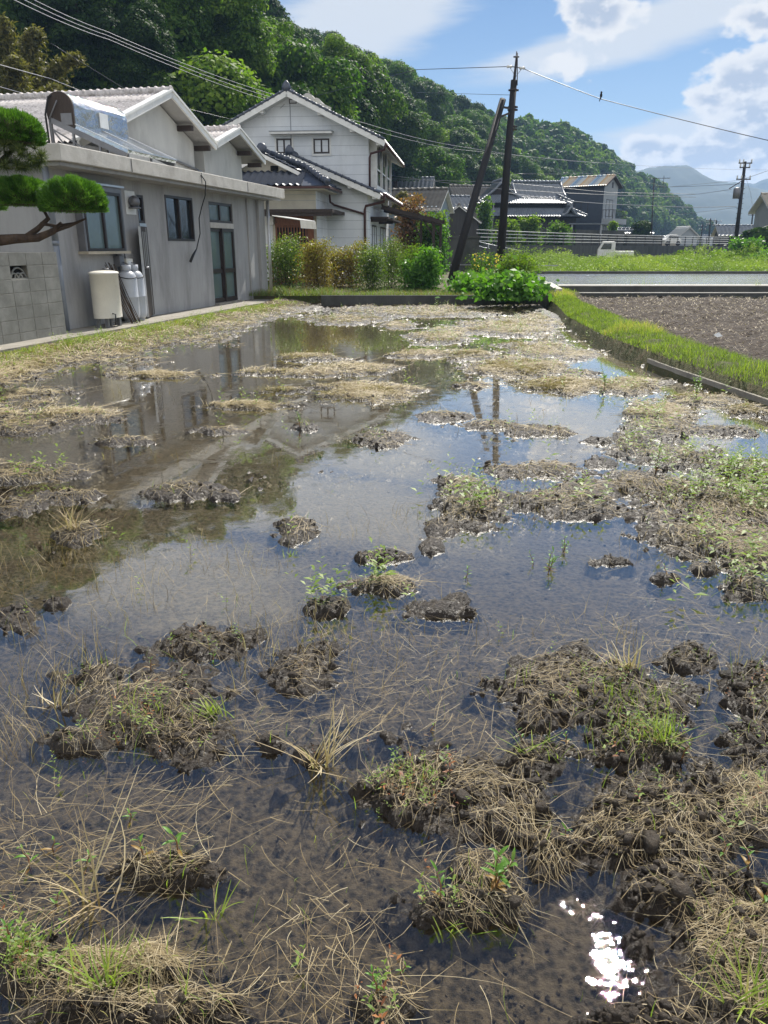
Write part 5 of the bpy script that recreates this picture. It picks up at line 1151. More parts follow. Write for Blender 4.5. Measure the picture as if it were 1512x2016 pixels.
# ================================================================== leaves
RNG = np.random.default_rng(11)
def leaf_quads(C, N_, size, asp=.55, rng=RNG, fold=.15):
    """C (n,3) centres, N_ (n,3) facing; returns diamond leaves"""
    n = len(C); r = rng.normal(size=(n, 3)); t = np.cross(N_, r); t /= np.linalg.norm(t, axis=1)[:, None] + 1e-9
    b = np.cross(N_, t); b /= np.linalg.norm(b, axis=1)[:, None] + 1e-9
    s = np.asarray(size).reshape(-1, 1) * np.ones((n, 1))
    a = C - t * s; c = C + t * s; d = C + b * s * asp + N_ * s * fold; e = C - b * s * asp + N_ * s * fold
    V = np.stack([a, e, c, d], 1).reshape(-1, 3); F_ = np.arange(4 * n).reshape(n, 4)
    return V, F_
def unit(n, rng=RNG):
    v = rng.normal(size=(n, 3)); return v / np.linalg.norm(v, axis=1)[:, None]
def crown(seed, lobes=30, per=300, leaf=.07, flat=.8, lobe_r=(.22, .4), up=.25, shell=.72):
    """a crown of radius 1 made of leaf clumps, about z = 0"""
    rng = np.random.default_rng(seed); Vs = []; Rn = []
    L = unit(lobes, rng); L[:, 2] = L[:, 2] * .9 + up * .3
    cen = L * (shell * (.75 + .35 * rng.random((lobes, 1)))); cen[:, 2] *= flat
    rad = rng.uniform(*lobe_r, lobes)
    cen = np.vstack([cen, rng.normal(size=(5, 3)) * .2]); rad = np.append(rad, [.5] * 5)
    for c, r in zip(cen, rad):
        n = int(per * (r / .3) ** 2); d = unit(n, rng); d[:, 2] = np.where(d[:, 2] < -.4, -d[:, 2], d[:, 2])
        k = .78 + .27 * rng.random((n, 1)) + .16 * (rng.random((n, 1)) > .9)
        P = c + d * r * k * np.array([1, 1, .85]); nn = d + rng.normal(size=(n, 3)) * .45 + np.array([0, 0, .3]); nn /= np.linalg.norm(nn, axis=1)[:, None]
        V, _ = leaf_quads(P, nn, leaf * rng.uniform(.6, 1.3, n), .6, rng); Vs.append(V)
        v = np.clip(rng.random() * .45 + rng.random(n) * .55, 0, 1); Rn.append(np.repeat(v, 4))
    V = np.vstack(Vs); return V, np.arange(len(V)).reshape(-1, 4), np.concatenate(Rn)
M['leaf_a'] = leafmat('broadleaf_green', [(0, (.03, .07, .014)), (.5, (.06, .13, .02)), (1, (.13, .2, .028))], .45, .6, .15)
M['leaf_b'] = leafmat('fresh_green', [(0, (.035, .08, .013)), (.5, (.085, .15, .02)), (1, (.19, .26, .033))], .45, .6, .15)
M['leaf_c'] = leafmat('dark_green', [(0, (.014, .034, .011)), (.6, (.03, .066, .015)), (1, (.07, .115, .025))], .35, .6, .15)
M['leaf_g'] = leafmat('garden_leaf', [(0, (.035, .065, .015)), (.5, (.085, .14, .028)), (.85, (.17, .23, .05)), (1, (.27, .25, .09))], .35)
M['leaf_s'] = leafmat('sunlit_tint_leaf', [(0, (.035, .08, .013)), (.5, (.09, .165, .02)), (1, (.2, .28, .035))], .45, .6, .15)  # lighter leaf colour imitating sunlight on some crowns
M['bamboo'] = leafmat('bamboo_leaf', [(0, (.07, .07, .022)), (.5, (.13, .12, .035)), (1, (.2, .17, .06))], .3)
M['pine'] = leafmat('pine_needles', [(0, (.02, .06, .01)), (.5, (.055, .14, .016)), (1, (.14, .27, .04))], .25, .6)
M['leaf_y'] = leafmat('yellowing_leaf', [(0, (.1, .06, .025)), (.4, (.2, .14, .035)), (.75, (.3, .26, .05)), (1, (.14, .2, .04))], .3)
M['leaf_r'] = leafmat('red_leaf', [(0, (.05, .08, .02)), (.5, (.2, .12, .05)), (1, (.3, .13, .08))], .3)
M['leaf_v'] = leafmat('bright_vegetable_leaf', [(0, (.05, .13, .02)), (.6, (.09, .21, .03)), (1, (.16, .28, .05))], .4)
M['weed'] = leafmat('weed_leaf', [(0, (.08, .13, .025)), (.5, (.16, .24, .045)), (1, (.27, .33, .08))], .4)
M['grass'] = leafmat('grass_blade', [(0, (.1, .14, .025)), (.45, (.18, .26, .045)), (.8, (.29, .35, .075)), (1, (.4, .34, .16))], .4)
M['grass2'] = leafmat('dry_garden_grass', [(0, (.16, .12, .06)), (.45, (.24, .19, .09)), (.6, (.12, .17, .04)), (1, (.16, .24, .05))], .3)
M['straw'] = leafmat('dry_straw', [(0, (.1, .075, .045)), (.3, (.24, .18, .1)), (.65, (.4, .32, .19)), (1, (.58, .5, .35))], .15, .6, .3)
M['dead'] = leafmat('dead_leaf', [(0, (.08, .03, .015)), (.5, (.22, .08, .03)), (1, (.38, .16, .05))], .3)
def trunk_mesh(seed, h, r, limbs=5, spread=.5):
    rn = random.Random(seed); mb = MB(); pts = [(0, 0, -.3), (rn.uniform(-.1, .1) * h * .3, 0, h * .5), (rn.uniform(-.1, .1) * h * .4, rn.uniform(-.05, .05) * h, h)]
    mb.tube(pts, [r * 1.3, r, r * .55], 8)
    for k in range(limbs):
        a = rn.uniform(0, 6.28); z = h * rn.uniform(.45, .95); q = Vector((pts[1][0], 0, z)); e = q + Vector((math.cos(a) * spread, math.sin(a) * spread, spread * .9)) * h * .5
        mb.tube([q, q.lerp(e, .5) + Vector((0, 0, -.05 * h)), e], [r * .55, r * .38, r * .15], 6)
    return mb
# ------------------------------------------------------------------ the wooded hill
SKY = [(-1.2, 34, 62, 38), (-.9, 36, 80, 46), (-.549, 40, 105, 51), (-.2264, 50, 160, 48), (-.1115, 60, 190, 44), (.008, 78, 235, 46), (.085, 110, 270, 45), (.145, 140, 310, 42), (.211, 190, 340, 45), (.2605, 250, 390, 43),
       (.278, 280, 430, 40), (.3244, 360, 440, 32), (.3726, 415, 450, 19), (.386, 425, 452, 10), (.41, 440, 470, 2.0), (.6, 460, 480, 1.8)]
SKA = np.array(SKY)
def hill(b, Y):
    Yf = np.interp(b, SKA[:, 0], SKA[:, 1]); Yr = np.interp(b, SKA[:, 0], SKA[:, 2]); zr = np.interp(b, SKA[:, 0], SKA[:, 3])
    t = (Y - Yf) / (Yr - Yf); s = np.clip(t, 0, 1)
    g = 1.5 + (zr - 9 - 1.5) * np.where(zr > 9, s ** .85, s * 0)
    x = b * Y
    g = g + (fbm(x * .022 + 4, Y * .022, 3) - .5) * 16 * np.clip(t, 0, 1) * (1 - np.clip(t, 0, 1)) * 2.2
    g = np.where(t > 1, g - (t - 1) * 12, g)
    return np.where(t < 0, -.36, g), t
bs = np.linspace(-1.2, .6, 220); Ys = np.geomspace(33, 560, 160); BB_, YY_ = np.meshgrid(bs, Ys); HZ_, _ = hill(BB_, YY_)
ii = np.arange(BB_.size).reshape(BB_.shape)
M['forest_floor'] = pm('forest_floor', (.03, .035, .015), (.02, .022, .01), .2, .95)
o = arr_mesh('hill', np.stack([BB_ * YY_, YY_, HZ_], -1).reshape(-1, 3), np.stack([ii[:-1, :-1], ii[:-1, 1:], ii[1:, 1:], ii[1:, :-1]], -1).reshape(-1, 4), M['forest_floor'], smooth=True); tag(o, kind='structure')
protos = []
KN = [('leaf_b', 'fresh green'), ('leaf_a', 'mid green'), ('leaf_c', 'dark green')]
KN.append(('leaf_s', 'sunny yellow green'))  # yellow green leaves stand in for sunlit trees
for k in range(8):
    V, F_, rn_ = crown(100 + k, 34, 520, .038, flat=(.8, .95, 1.1)[k % 3]); kn = KN[k % 3] if k < 6 else KN[3]
    me_o = arr_mesh('crown', V, F_, M[kn[0]], None, rn_); tm = trunk_mesh(k, 1.3, .07).build('trunk', M['bark'])
    protos.append((me_o, tm, kn))
def place_tree(name, loc, R_, k, lab, group, cat='tree', rot=None, zs=1.0):
    co, tm, _ = protos[k]
    e = empty(name, loc, rot if rot is not None else random.random() * 6.28); tag(e, lab, cat, group)
    H = R_ * 1.15 * zs
    c = co.copy(); COL.objects.link(c); c.parent = e; c.location = (0, 0, H + R_ * .25); c.scale = (R_, R_, R_ * zs)
    t = tm.copy(); COL.objects.link(t); t.parent = e; t.scale = (R_, R_, R_ * zs)
    return e
random.seed(5); rg = np.random.default_rng(3); cand = []
# candidate spots on a jittered grid
x0_, x1_ = -150, 190
for gy in np.arange(36, 470, 6.0):
    stp = 6.0
    for gx in np.arange(x0_, x1_, stp):
        x = gx + rg.uniform(-2.4, 2.4); y = gy + rg.uniform(-2.4, 2.4); b = x / y
        if b < -.75 or b > .42: continue
        z, t = hill(np.array([b]), np.array([y])); z = float(z[0]); t = float(t[0])
        if t < .02 or t > 1.05: continue
        # the slope must be visible from the front: skip far side and what lies deep inside dense rows
        cand.append((x, y, z, b, t))
def sector(b, t):
    s = 'left slope above the stucco house' if b < -.25 else ('slope behind the white house' if b < -.02 else ('slope above the sheds' if b < .14 else ('slope behind the striped roof house' if b < .26 else 'end of the wooded hill')))
    h = 'low on the ' if t < .3 else ('halfway up the ' if t < .65 else 'high on the '); return h + s
# what shows largest: the nearest in each direction
cand.sort(key=lambda c: math.hypot(c[0], c[1]) * (1.0 if c[3] > -.6 else 1.5))
near = []; farl = []
for c in cand:
    (near if len(near) < 285 else farl).append(c)
for (x, y, z, b, t) in near:
    kk = random.choice([0, 3, 1, 4, 2, 5, 1, 4, 2, 5, 6]); nm = protos[kk][2][1]
    place_tree('broadleaf_tree', (x, y, z - .5), random.uniform(3.0, 5.4), kk, '%s broadleaf tree %s' % (nm, sector(b, t)), 'trees of the wooded hill', zs=random.uniform(.85, 1.15))
# the rest of the wood, farther than one can tell its trees apart
fV = []; fR = []; fp = [crown(300 + k, 16, 60, .13, flat=.9) for k in range(4)]; per_mat = {0: ([], []), 1: ([], []), 2: ([], [])}
for (x, y, z, b, t) in farl:
    k = int(rg.integers(0, 4)); V, F_, rn_ = fp[k]; R_ = rg.uniform(3.8, 5.4) * (1 + .25 * (y > 300)); a = rg.uniform(0, 6.28); ca, sa = math.cos(a), math.sin(a)
    P = np.stack([(V[:, 0] * ca - V[:, 1] * sa) * R_ + x, (V[:, 0] * sa + V[:, 1] * ca) * R_ + y, V[:, 2] * R_ * 1.1 + z + R_ * 1.2], -1)
    m_ = int(rg.integers(0, 3)); per_mat[m_][0].append(P); per_mat[m_][1].append(np.clip(rn_ * .7 + rg.uniform(0, .3), 0, 1))
V = []; Rn = []
for m_ in range(3):
    for P, r_ in zip(*per_mat[m_]): V.append(P); Rn.append(r_ / 3 + m_ / 3 * .9)
V = np.vstack(V); Rn = np.concatenate(Rn)
M['forest'] = leafmat('far_wood', [(0, (.02, .045, .013)), (.3, (.04, .085, .018)), (.33, (.03, .07, .014)), (.6, (.08, .14, .022)), (.66, (.06, .12, .018)), (1, (.16, .22, .035))], .42, .6, .15)
o = arr_mesh('distant_wood', V, np.arange(len(V)).reshape(-1, 4), M['forest'], None, Rn); tag(o, 'dense far part of the wood covering the hill beyond the nearer trees', 'wood', kind='stuff')
for a_, b_, _ in protos: COL.objects.unlink(a_); COL.objects.unlink(b_)
# large bright camphor like crowns close behind the roofs
def big_tree(px, py, Y, R_, seed, mat, lab, flat=.95, lobes=52, per=1500, leaf=.023, zg=3.0, name='camphor_tree'):
    c = A(px, py, Y); V, F_, rn_ = crown(seed, lobes, per, leaf, flat=flat, lobe_r=(.16, .3), shell=.85)
    e = empty(name, (c.x, c.y, zg)); tag(e, lab, 'tree')
    o = arr_mesh('crown', V * R_, F_, M[mat], e, rn_); o.location = (0, 0, c.z - zg); t = trunk_mesh(seed, c.z - zg, R_ * .06, 6, .4).build('trunk', M['bark'], e); return e
big_tree(395, 70, 62, 5.4, 501, 'leaf_s', 'big bright green tree with billowing crown above the two gables', 1.0)
big_tree(500, 130, 70, 4.2, 502, 'leaf_s', 'bright round tree touching the left end of the white house roof', 1.1)
big_tree(300, 20, 58, 4.4, 503, 'leaf_s', 'tall bright tree at the top edge left of the billowing one', 1.1)
big_tree(655, 178, 80, 3.6, 504, 'leaf_b', 'soft mid green tree right behind the white house ridge', 1.2)
big_tree(240, 120, 52, 3.6, 505, 'leaf_c', 'dark tree in shadow between the bamboo and the bright trees', 1.1)
big_tree(370, 190, 58, 3.2, 506, 'leaf_c', 'dark low tree just over the ridge of the larger gable', 1.0)
big_tree(150, 30, 52, 4.0, 507, 'leaf_c', 'dark tall tree behind the bamboo at the top edge', 1.1)
# bamboo: plumes of drooping leaves
def bamboo(px, py, Y, L_, lean, seed, lab):
    rng = np.random.default_rng(seed); tip = A(px, py, Y); base = Vector((tip.x - lean * 3.0, tip.y + 1, 3.0)); e = empty('bamboo', base); tag(e, lab, 'bamboo', 'bamboo stems by the left edge')
    mb = MB(); pts = []; B = tip - base
    for k in range(9):
        f = k / 8; p = Vector((B.x * f ** 2.2, B.y * f, B.z * (1 - (1 - f) ** 1.6))); pts.append(p)
    mb.tube(pts, [.06 * (1 - .8 * k / 8) for k in range(9)], 6); mb.build('stem', M['weed'], e)
    P = []; N_ = []
    for k in range(260):
        f = rng.uniform(.45, 1.02); j = min(int(f * 8), 7); p = pts[j].lerp(pts[j + 1], min(1, f * 8 - j)); a = rng.uniform(0, 6.28); l_ = rng.uniform(.4, 1.5) * L_ * (1.25 - f)
        d = Vector((math.cos(a), math.sin(a), .2))
        for q in range(14):
            g = rng.random(); P.append(p + d * l_ * g + Vector((0, 0, -.55 * l_ * g * g)) + Vector(rng.normal(size=3)) * .1); N_.append(rng.normal(size=3) + np.array([0, 0, .7]))
    P = np.array(P); N_ = np.array(N_); N_ /= np.linalg.norm(N_, axis=1)[:, None]; V, F_ = leaf_quads(P, N_, rng.uniform(.09, .17, len(P)), .28, rng)
    arr_mesh('foliage', V, F_, M['bamboo'], e, np.repeat(rng.random(len(P)), 4))
bamboo(70, 62, 40, 1.1, .3, 1, 'ochre bamboo plume, uppermost one at the left edge'); bamboo(150, 112, 40, 1.3, 1.0, 2, 'ochre bamboo plume leaning farthest right over the corrugated roof')
bamboo(30, 120, 38, 1.4, .2, 3, 'ochre bamboo plume below the uppermost one at the left edge'); bamboo(110, 175, 38, 1.0, .6, 4, 'low ochre bamboo plume just above the corrugated roof'); bamboo(5, 40, 42, 1.3, .1, 6, 'ochre bamboo plume cut by the left edge of the slope')
bamboo(795, 385, 60, .4, .2, 5, 'pale thin bamboo between the white house and the cottage')
# ------------------------------------------------------------------ far mountains
def mount(name, prof, Y, depth, mat):
    pts = [A(px, py, Y) for px, py in prof]; n = len(pts); xs = np.array([p.x for p in pts]); zs = np.array([p.z for p in pts]); X = np.linspace(xs[0], xs[-1], 260)
    Z = np.interp(X, xs, zs) + (fbm(X * .02, X * 0 + Y * .01, 5, .55) - .5) * 16; V = []; rows_ = 26
    for r_ in range(rows_):
        f = r_ / (rows_ - 1); yy = Y - depth * f; zz = Z * (1 - f) ** 1.1 + (fbm(X * .012 + 3, X * 0 + yy * .012, 4) - .5) * 60 * f * (1 - f) * 2; V.append(np.stack([X * (1 - .0 * f), X * 0 + yy, np.maximum(zz, -.3) - (1.0 if r_ == rows_ - 1 else 0)], -1))
    V.append(np.stack([X, X * 0 + Y + 60, X * 0 - 1], -1)); V = [V[-1]] + V[:-1]; n_ = len(V); V = np.vstack(V); ii = np.arange(n_ * 260).reshape(n_, 260)
    o = arr_mesh(name, V, np.stack([ii[:-1, :-1], ii[:-1, 1:], ii[1:, 1:], ii[1:, :-1]], -1).reshape(-1, 4), M[mat], smooth=True); tag(o, kind='structure')
M['mountain'] = pm('mountain_forest', (.02, .034, .026), (.035, .05, .036), .03, .95, c3=(.02, .035, .015), c3scale=.01)
mount('mountain', [(500, 470), (900, 420), (1150, 350), (1240, 334), (1290, 331), (1330, 329), (1350, 330), (1385, 345), (1410, 353), (1440, 362), (1475, 372), (1520, 380), (1600, 400), (1760, 420), (2000, 470)], 1400, 450, 'mountain')
mount('far_mountain', [(900, 470), (1300, 385), (1400, 368), (1450, 358), (1485, 360), (1512, 352), (1580, 345), (1700, 350), (1900, 400), (2200, 470)], 1900, 350, 'mountain')
# ------------------------------------------------------------------ cloud pruned pine at the left
def P11(px, py, Y=10.5): return A(px, py, Y)
pb0 = A(-150, 640, 11.2); pb0.z = .1; pn = empty('pine_tree', pb0); tag(pn, 'cloud pruned pine with rounded bright green pads reaching over the block wall', 'tree')
mb = MB(); r0 = lambda px, py, Y=10.6: P11(px, py, Y) - pb0
mb.tube([(0, 0, 0), r0(-160, 560, 11), r0(-90, 480, 10.8), r0(-60, 380, 10.8), r0(-40, 300, 10.8)], [.14, .13, .11, .07, .04], 10)
mb.tube([r0(-90, 485, 10.8), r0(-20, 475), r0(30, 470), r0(75, 468), r0(105, 455), r0(122, 440)], [.09, .075, .06, .05, .04, .03], 8)
mb.tube([r0(50, 468), r0(75, 450), r0(95, 430), r0(85, 412)], [.04, .035, .03, .02], 8); mb.tube([r0(105, 455), r0(135, 445), r0(170, 430)], [.03, .025, .012], 6); mb.tube([r0(80, 440), r0(110, 445), r0(150, 438)], [.025, .02, .01], 6)
mb.tube([r0(-70, 400, 10.8), r0(-10, 330, 10.7), r0(30, 290, 10.7)], [.05, .04, .02], 6)
mb.build('trunk', M['bark'], pn)
def pad(px, py, wpx, hpx, Y, seed, n=26000):
    rng = np.random.default_rng(seed); c = A(px, py, Y) - pb0; rx = wpx / 1602 * Y / 2; rz = hpx / 1694 * Y / 2; d = unit(n, rng); low = d[:, 2] < -.25; d[low, 2] = -.25 - (d[low, 2] + .25) * .0
    nb = fbm(d[:, 0] * 5 + d[:, 2] * 3 + 9, d[:, 1] * 5 - d[:, 2] * 4 + seed, 3); bump = 1 + .34 * (nb - .5)[:, None] + .06 * rng.random((n, 1))
    base = d * np.array([rx, rx * .85, rz]) * bump * (.86 + .1 * rng.random((n, 1))) + np.array(c); nd = d + rng.normal(size=(n, 3)) * .35 + np.array([0, 0, .45]); nd /= np.linalg.norm(nd, axis=1)[:, None]
    L_ = rng.uniform(.02, .046, (n, 1)); side = np.cross(nd, rng.normal(size=(n, 3))); side /= np.linalg.norm(side, axis=1)[:, None]; w_ = .0045
    V = np.stack([base - side * w_, base + side * w_, base + nd * L_ + side * w_ * .4, base + nd * L_ - side * w_ * .4], 1).reshape(-1, 3)
    o = arr_mesh('needles', V, np.arange(len(V)).reshape(-1, 4), M['pine'], pn, np.repeat(np.clip(rng.random(n) * .5 + 1.3 * (nb - .3), 0, 1), 4))
    mb = MB(); mb.lathe([(.001, -rz * .3), (rx * .65, -rz * .28), (rx * .78, 0), (rx * .68, rz * .4), (rx * .4, rz * .68), (.001, rz * .74)], tuple(c), 18, sy=.85); mb.build('inner_twigs', M['bark'], o)
pad(143, 402, 128, 98, 10.4, 1); pad(42, 392, 128, 80, 10.7, 2); pad(15, 268, 140, 92, 10.6, 3); pad(-60, 400, 130, 90, 10.9, 5, 8000)
# a looser tuft of long needles under the top pad
rng = np.random.default_rng(9); n = 5200; cc = A(25, 308, 10.4) - pb0; tips = unit(60, rng) * np.array([.36, .25, .14]) + np.array(cc); k = rng.integers(0, 60, n); d = unit(n, rng) + np.array([.1, 0, .4]); d /= np.linalg.norm(d, axis=1)[:, None]; side = np.cross(d, rng.normal(size=(n, 3))); side /= np.linalg.norm(side, axis=1)[:, None]
b0 = tips[k]; L_ = rng.uniform(.06, .12, (n, 1)); V = np.stack([b0 - side * .003, b0 + side * .003, b0 + d * L_ + side * .001, b0 + d * L_ - side * .001], 1).reshape(-1, 3)
M['pine2'] = leafmat('long_needles', [(0, (.03, .05, .012)), (.7, (.08, .11, .03)), (1, (.18, .2, .06))], .2, .6)
arr_mesh('long_needles', V, np.arange(len(V)).reshape(-1, 4), M['pine2'], pn, np.repeat(rng.random(n), 4))
# ------------------------------------------------------------------ vegetable patch
def bush(px, pyb, pyt, wpx, mat, lab, seed, zb=.3, n=2600, leaf=.05, stems=9, asp=.5, name='vegetable_bush', cat='plant', group=None, top=1.0, Y=None):
    rng = np.random.default_rng(seed); b = G(px, pyb, zb) if Y is None else base_at(px, pyb, Y, zb); Y = b.y; tz = (A(px, pyt, Y).z - zb) * 1.1; rx = wpx / 1602 * Y / 2 * (1.2 if group else 1.0)
    e = empty(name, b); tag(e, lab, cat, group); mb = MB(); C = []
    for k in range(stems):
        a = rng.uniform(0, 6.28); rr = rx * math.sqrt(rng.random()) * .8; p0 = Vector((math.cos(a) * rr * .5, math.sin(a) * rr * .5, 0)); p1 = Vector((math.cos(a) * rr, math.sin(a) * rr, tz * rng.uniform(.7, 1.02))); mb.tube([p0, p0.lerp(p1, .5) + Vector((0, 0, .05)), p1], [.012, .01, .005], 5)
        m_ = n // stems; f = rng.random(m_) ** .7; P = np.array([p0.lerp(p1, float(q)) for q in f]); sp = rx * .45 * (1.15 - f * .7)[:, None] * top; P = P + rng.normal(size=(m_, 3)) * sp * np.array([1, 1, .55]); P[:, 2] = np.clip(P[:, 2], .02, None); C.append(P)
    mb.build('stem', M['bark'] if mat != 'leaf_v' else M['weed'], e); C = np.vstack(C); N_ = unit(len(C), rng) + np.array([0, 0, .6]); N_ /= np.linalg.norm(N_, axis=1)[:, None]
    V, F_ = leaf_quads(C, N_, leaf * rng.uniform(.6, 1.3, len(C)), asp, rng); arr_mesh('leaves', V, F_, M[mat], e, np.repeat(np.clip(rng.random(len(C)) * .7 + .3 * C[:, 2] / max(tz, .1), 0, 1), 4)); return e
vp = 'vegetable plants between kerb and white house'
bush(562, 566, 474, 84, 'leaf_g', 'leafy green bush beside the end downpipe of the annex', 21, n=6500, leaf=.036, group=vp)
bush(632, 570, 482, 66, 'leaf_y', 'withered brown and yellow bush in the vegetable patch', 22, n=6000, leaf=.036, group=vp); bush(662, 566, 492, 50, 'leaf_y', 'smaller withered bush close to the brown one', 23, n=3800, leaf=.036, group=vp)
bush(697, 566, 484, 50, 'leaf_y', 'golden yellow bush between the withered and the green ones', 24, n=4200, leaf=.036, group=vp); bush(735, 571, 490, 64, 'leaf_g', 'olive green bush with sparse top right of the golden one', 25, n=5000, leaf=.034, group=vp)
bush(765, 566, 478, 60, 'leaf_g', 'feathery green bush with thin dark canes', 26, n=6000, leaf=.026, group=vp); bush(800, 568, 488, 56, 'leaf_b', 'fine leaved green plant before the pergola post', 27, n=5000, leaf=.026, group=vp)
bush(836, 570, 494, 52, 'leaf_v', 'glossy broad leaved green plant left of the leaning strut', 28, n=2600, leaf=.085, asp=.35, group=vp); bush(815, 571, 505, 40, 'leaf_v', 'lower broad leaved plant with upright blades', 29, n=1200, leaf=.08, asp=.3, group=vp)
bush(940, 576, 545, 90, 'leaf_v', 'low squash plant with large leaves right of the strut', 30, n=1100, leaf=.08, asp=.7, stems=12, group=vp); bush(995, 588, 552, 110, 'leaf_v', 'sprawling squash with large bright leaves at the kerb', 31, n=1900, leaf=.085, asp=.7, stems=14, group=vp)
bush(1050, 586, 560, 50, 'leaf_v', 'bright low leaves at the corner of the garden kerb', 32, n=500, leaf=.09, asp=.6, group=vp)
bush(955, 566, 505, 64, 'leaf_a', 'airy herb with small yellow flowers before the upright pole', 33, n=2600, leaf=.035, group=vp); bush(1012, 578, 506, 66, 'leaf_b', 'dense rounded green bush right of the upright pole', 34, n=8000, leaf=.034, stems=16, group=vp)
rng = np.random.default_rng(77); 
for k in range(26):
    pass
C = np.array([tuple(A(float(rng.uniform(930, 990)), float(rng.uniform(499, 530)), float(rng.uniform(26.2, 27.2)))) for k in range(46)]); N_ = unit(46, rng); N_[:, 1] = -1; N_ /= np.linalg.norm(N_, axis=1)[:, None]
V, F_ = leaf_quads(C, N_, .035, .9, rng); M['flower'] = leafmat('yellow_flower', [(0, (.5, .3, .12)), (1, (.65, .55, .1))], .3); o = arr_mesh('yellow_flowers', V, F_, M['flower'], None, np.repeat(rng.random(46), 4)); tag(o, 'scattered small yellow flowers on the airy herb before the pole', 'flowers', kind='stuff')
# red tipped bush and creeper by the pergola, trees at the road
big = dict(name='shrub', cat='shrub')
bush(805, 500, 396, 66, 'leaf_r', 'round shrub with orange red tips behind the pergola beam', 41, Y=43, n=6000, leaf=.09, stems=14, **big)
bush(862, 500, 440, 44, 'leaf_v', 'bright creeper climbing between the pergola and the dark block', 42, Y=41, n=2600, leaf=.09, **big); bush(835, 505, 425, 46, 'leaf_a', 'green shrub under the pergola', 43, Y=41, n=2600, leaf=.08, **big)
bush(868, 480, 424, 40, 'leaf_b', 'pale green shrub standing above the creeper', 44, Y=50, n=2200, leaf=.09, **big)
bush(1000, 474, 433, 46, 'leaf_b', 'small leafy tree right of the upright pole, behind the railing', 45, Y=76, zb=1.6, n=2600, leaf=.16, name='small_tree', cat='tree'); bush(1036, 474, 432, 50, 'leaf_b', 'small pale leafy tree second behind the railing', 46, Y=79, zb=1.6, n=2800, leaf=.16, name='small_tree', cat='tree')
bush(1103, 474, 444, 52, 'leaf_a', 'weeping round tree below the long garden wall', 47, Y=85, zb=1.6, n=3200, leaf=.15, name='small_tree', cat='tree')
bush(1206, 452, 438, 18, 'leaf_b', 'small shrub on the garden wall of the striped roof house', 48, Y=92, zb=3.4, n=500, leaf=.14, **big)
bush(955, 450, 395, 34, 'leaf_a', 'dark green shrub by the white outbuilding', 49, Y=80, zb=1.7, n=1600, leaf=.16, **big)
bush(1462, 520, 476, 62, 'leaf_v', 'spreading bright bush in front of the transformer pole', 50, Y=70, zb=.4, n=2600, leaf=.16, **big); bush(1345, 516, 495, 34, 'leaf_b', 'round bush against the middle of the road wall', 51, Y=76, zb=.4, n=1000, leaf=.14, **big)
bush(1485, 480, 462, 40, 'leaf_a', 'bush at the foot of the beige house', 52, Y=88, zb=1.2, n=900, leaf=.16, **big)
bush(1500, 522, 503, 60, 'leaf_v', 'wide weedy bush at the right end of the weed strip', 53, Y=62, zb=.4, n=1600, leaf=.13, **big); bush(1420, 522, 500, 60, 'leaf_b', 'weedy bush left of the spreading bright one', 54, Y=64, zb=.4, n=1600, leaf=.13, **big)
V, F_, rn_ = crown(610, 26, 200, .09, flat=.8); e = empty('hedge', base_at(1530, 500, 72, .4)); tag(e, 'tall dark evergreen hedge before the beige house', 'hedge'); o = arr_mesh('foliage', V * np.array([4.2, 1.2, 2.2]), F_, M['leaf_c'], e, rn_); o.location = (0, 0, 1.2)
tm = trunk_mesh(6, 1.5, .1).build('trunk', M['bark'], e)
p = base_at(1263, 460, 106, 2.6); V, F_, rn_ = crown(611, 22, 160, .1, flat=.9); e = empty('clipped_tree', p); tag(e, 'dark round clipped tree above the short stone wall', 'tree'); o = arr_mesh('crown', V * 1.5, F_, M['leaf_c'], e, rn_); o.location = (0, 0, .9); trunk_mesh(8, .9, .12).build('trunk', M['bark'], e)
# thin dark garden canes
for i, (px, pt_, pb__) in enumerate(((757, 478, 560), (790, 482, 565), (812, 488, 560), (700, 480, 560))):
    b = G(px, pb__, .3); t_ = A(px + 1, pt_, b.y); mb = MB(); mb.tube([b, t_], .012, 6); tag(mb.build('garden_cane', M['frame']), 'thin dark cane stuck upright among the bushes', 'cane', 'garden canes')
# ------------------------------------------------------------------ the strip of tall weeds beyond the far paddy
rng = np.random.default_rng(31); n = 5200; yy = 39.3 + (86 - 39.3) * rng.random(n) ** 1.3; xx = rng.uniform(.13, .62, n) * yy + 1; keep = fbm(xx * .35, yy * .35, 3) > .33; xx, yy = xx[keep], yy[keep]; n = len(xx)
cl_ = fbm(xx * .5 + 3, yy * .22, 3); ht_ = (.1 + 1.9 * cl_ ** 2.2) * np.clip((yy - 38.2) / 3, .35, 1) * np.clip(1.25 - (yy - 40) / 50, .45, 1.2) * (1 - .45 * (xx / yy > .47)); m_ = 52; f = rng.random((n, m_)); P = np.stack([xx[:, None] + rng.normal(size=(n, m_)) * .11, yy[:, None] + rng.normal(size=(n, m_)) * .11, .3 + ht_[:, None] * f], -1).reshape(-1, 3)
N_ = unit(len(P), rng) + np.array([0, 0, .5]); N_ /= np.linalg.norm(N_, axis=1)[:, None]; V, F_ = leaf_quads(P, N_, rng.uniform(.03, .065, len(P)), .3, rng)
o = arr_mesh('tall_weeds', V, F_, M['weed'], None, np.repeat(np.clip(f.ravel() * .5 + np.repeat(rng.random(n) * .35 + 1.2 * (fbm(xx * .35 + 50, yy * .18, 3) - .42), m_), 0, 1), 4)); tag(o, 'bright green waist high weeds between the full paddy and the road wall', 'weeds', kind='stuff')
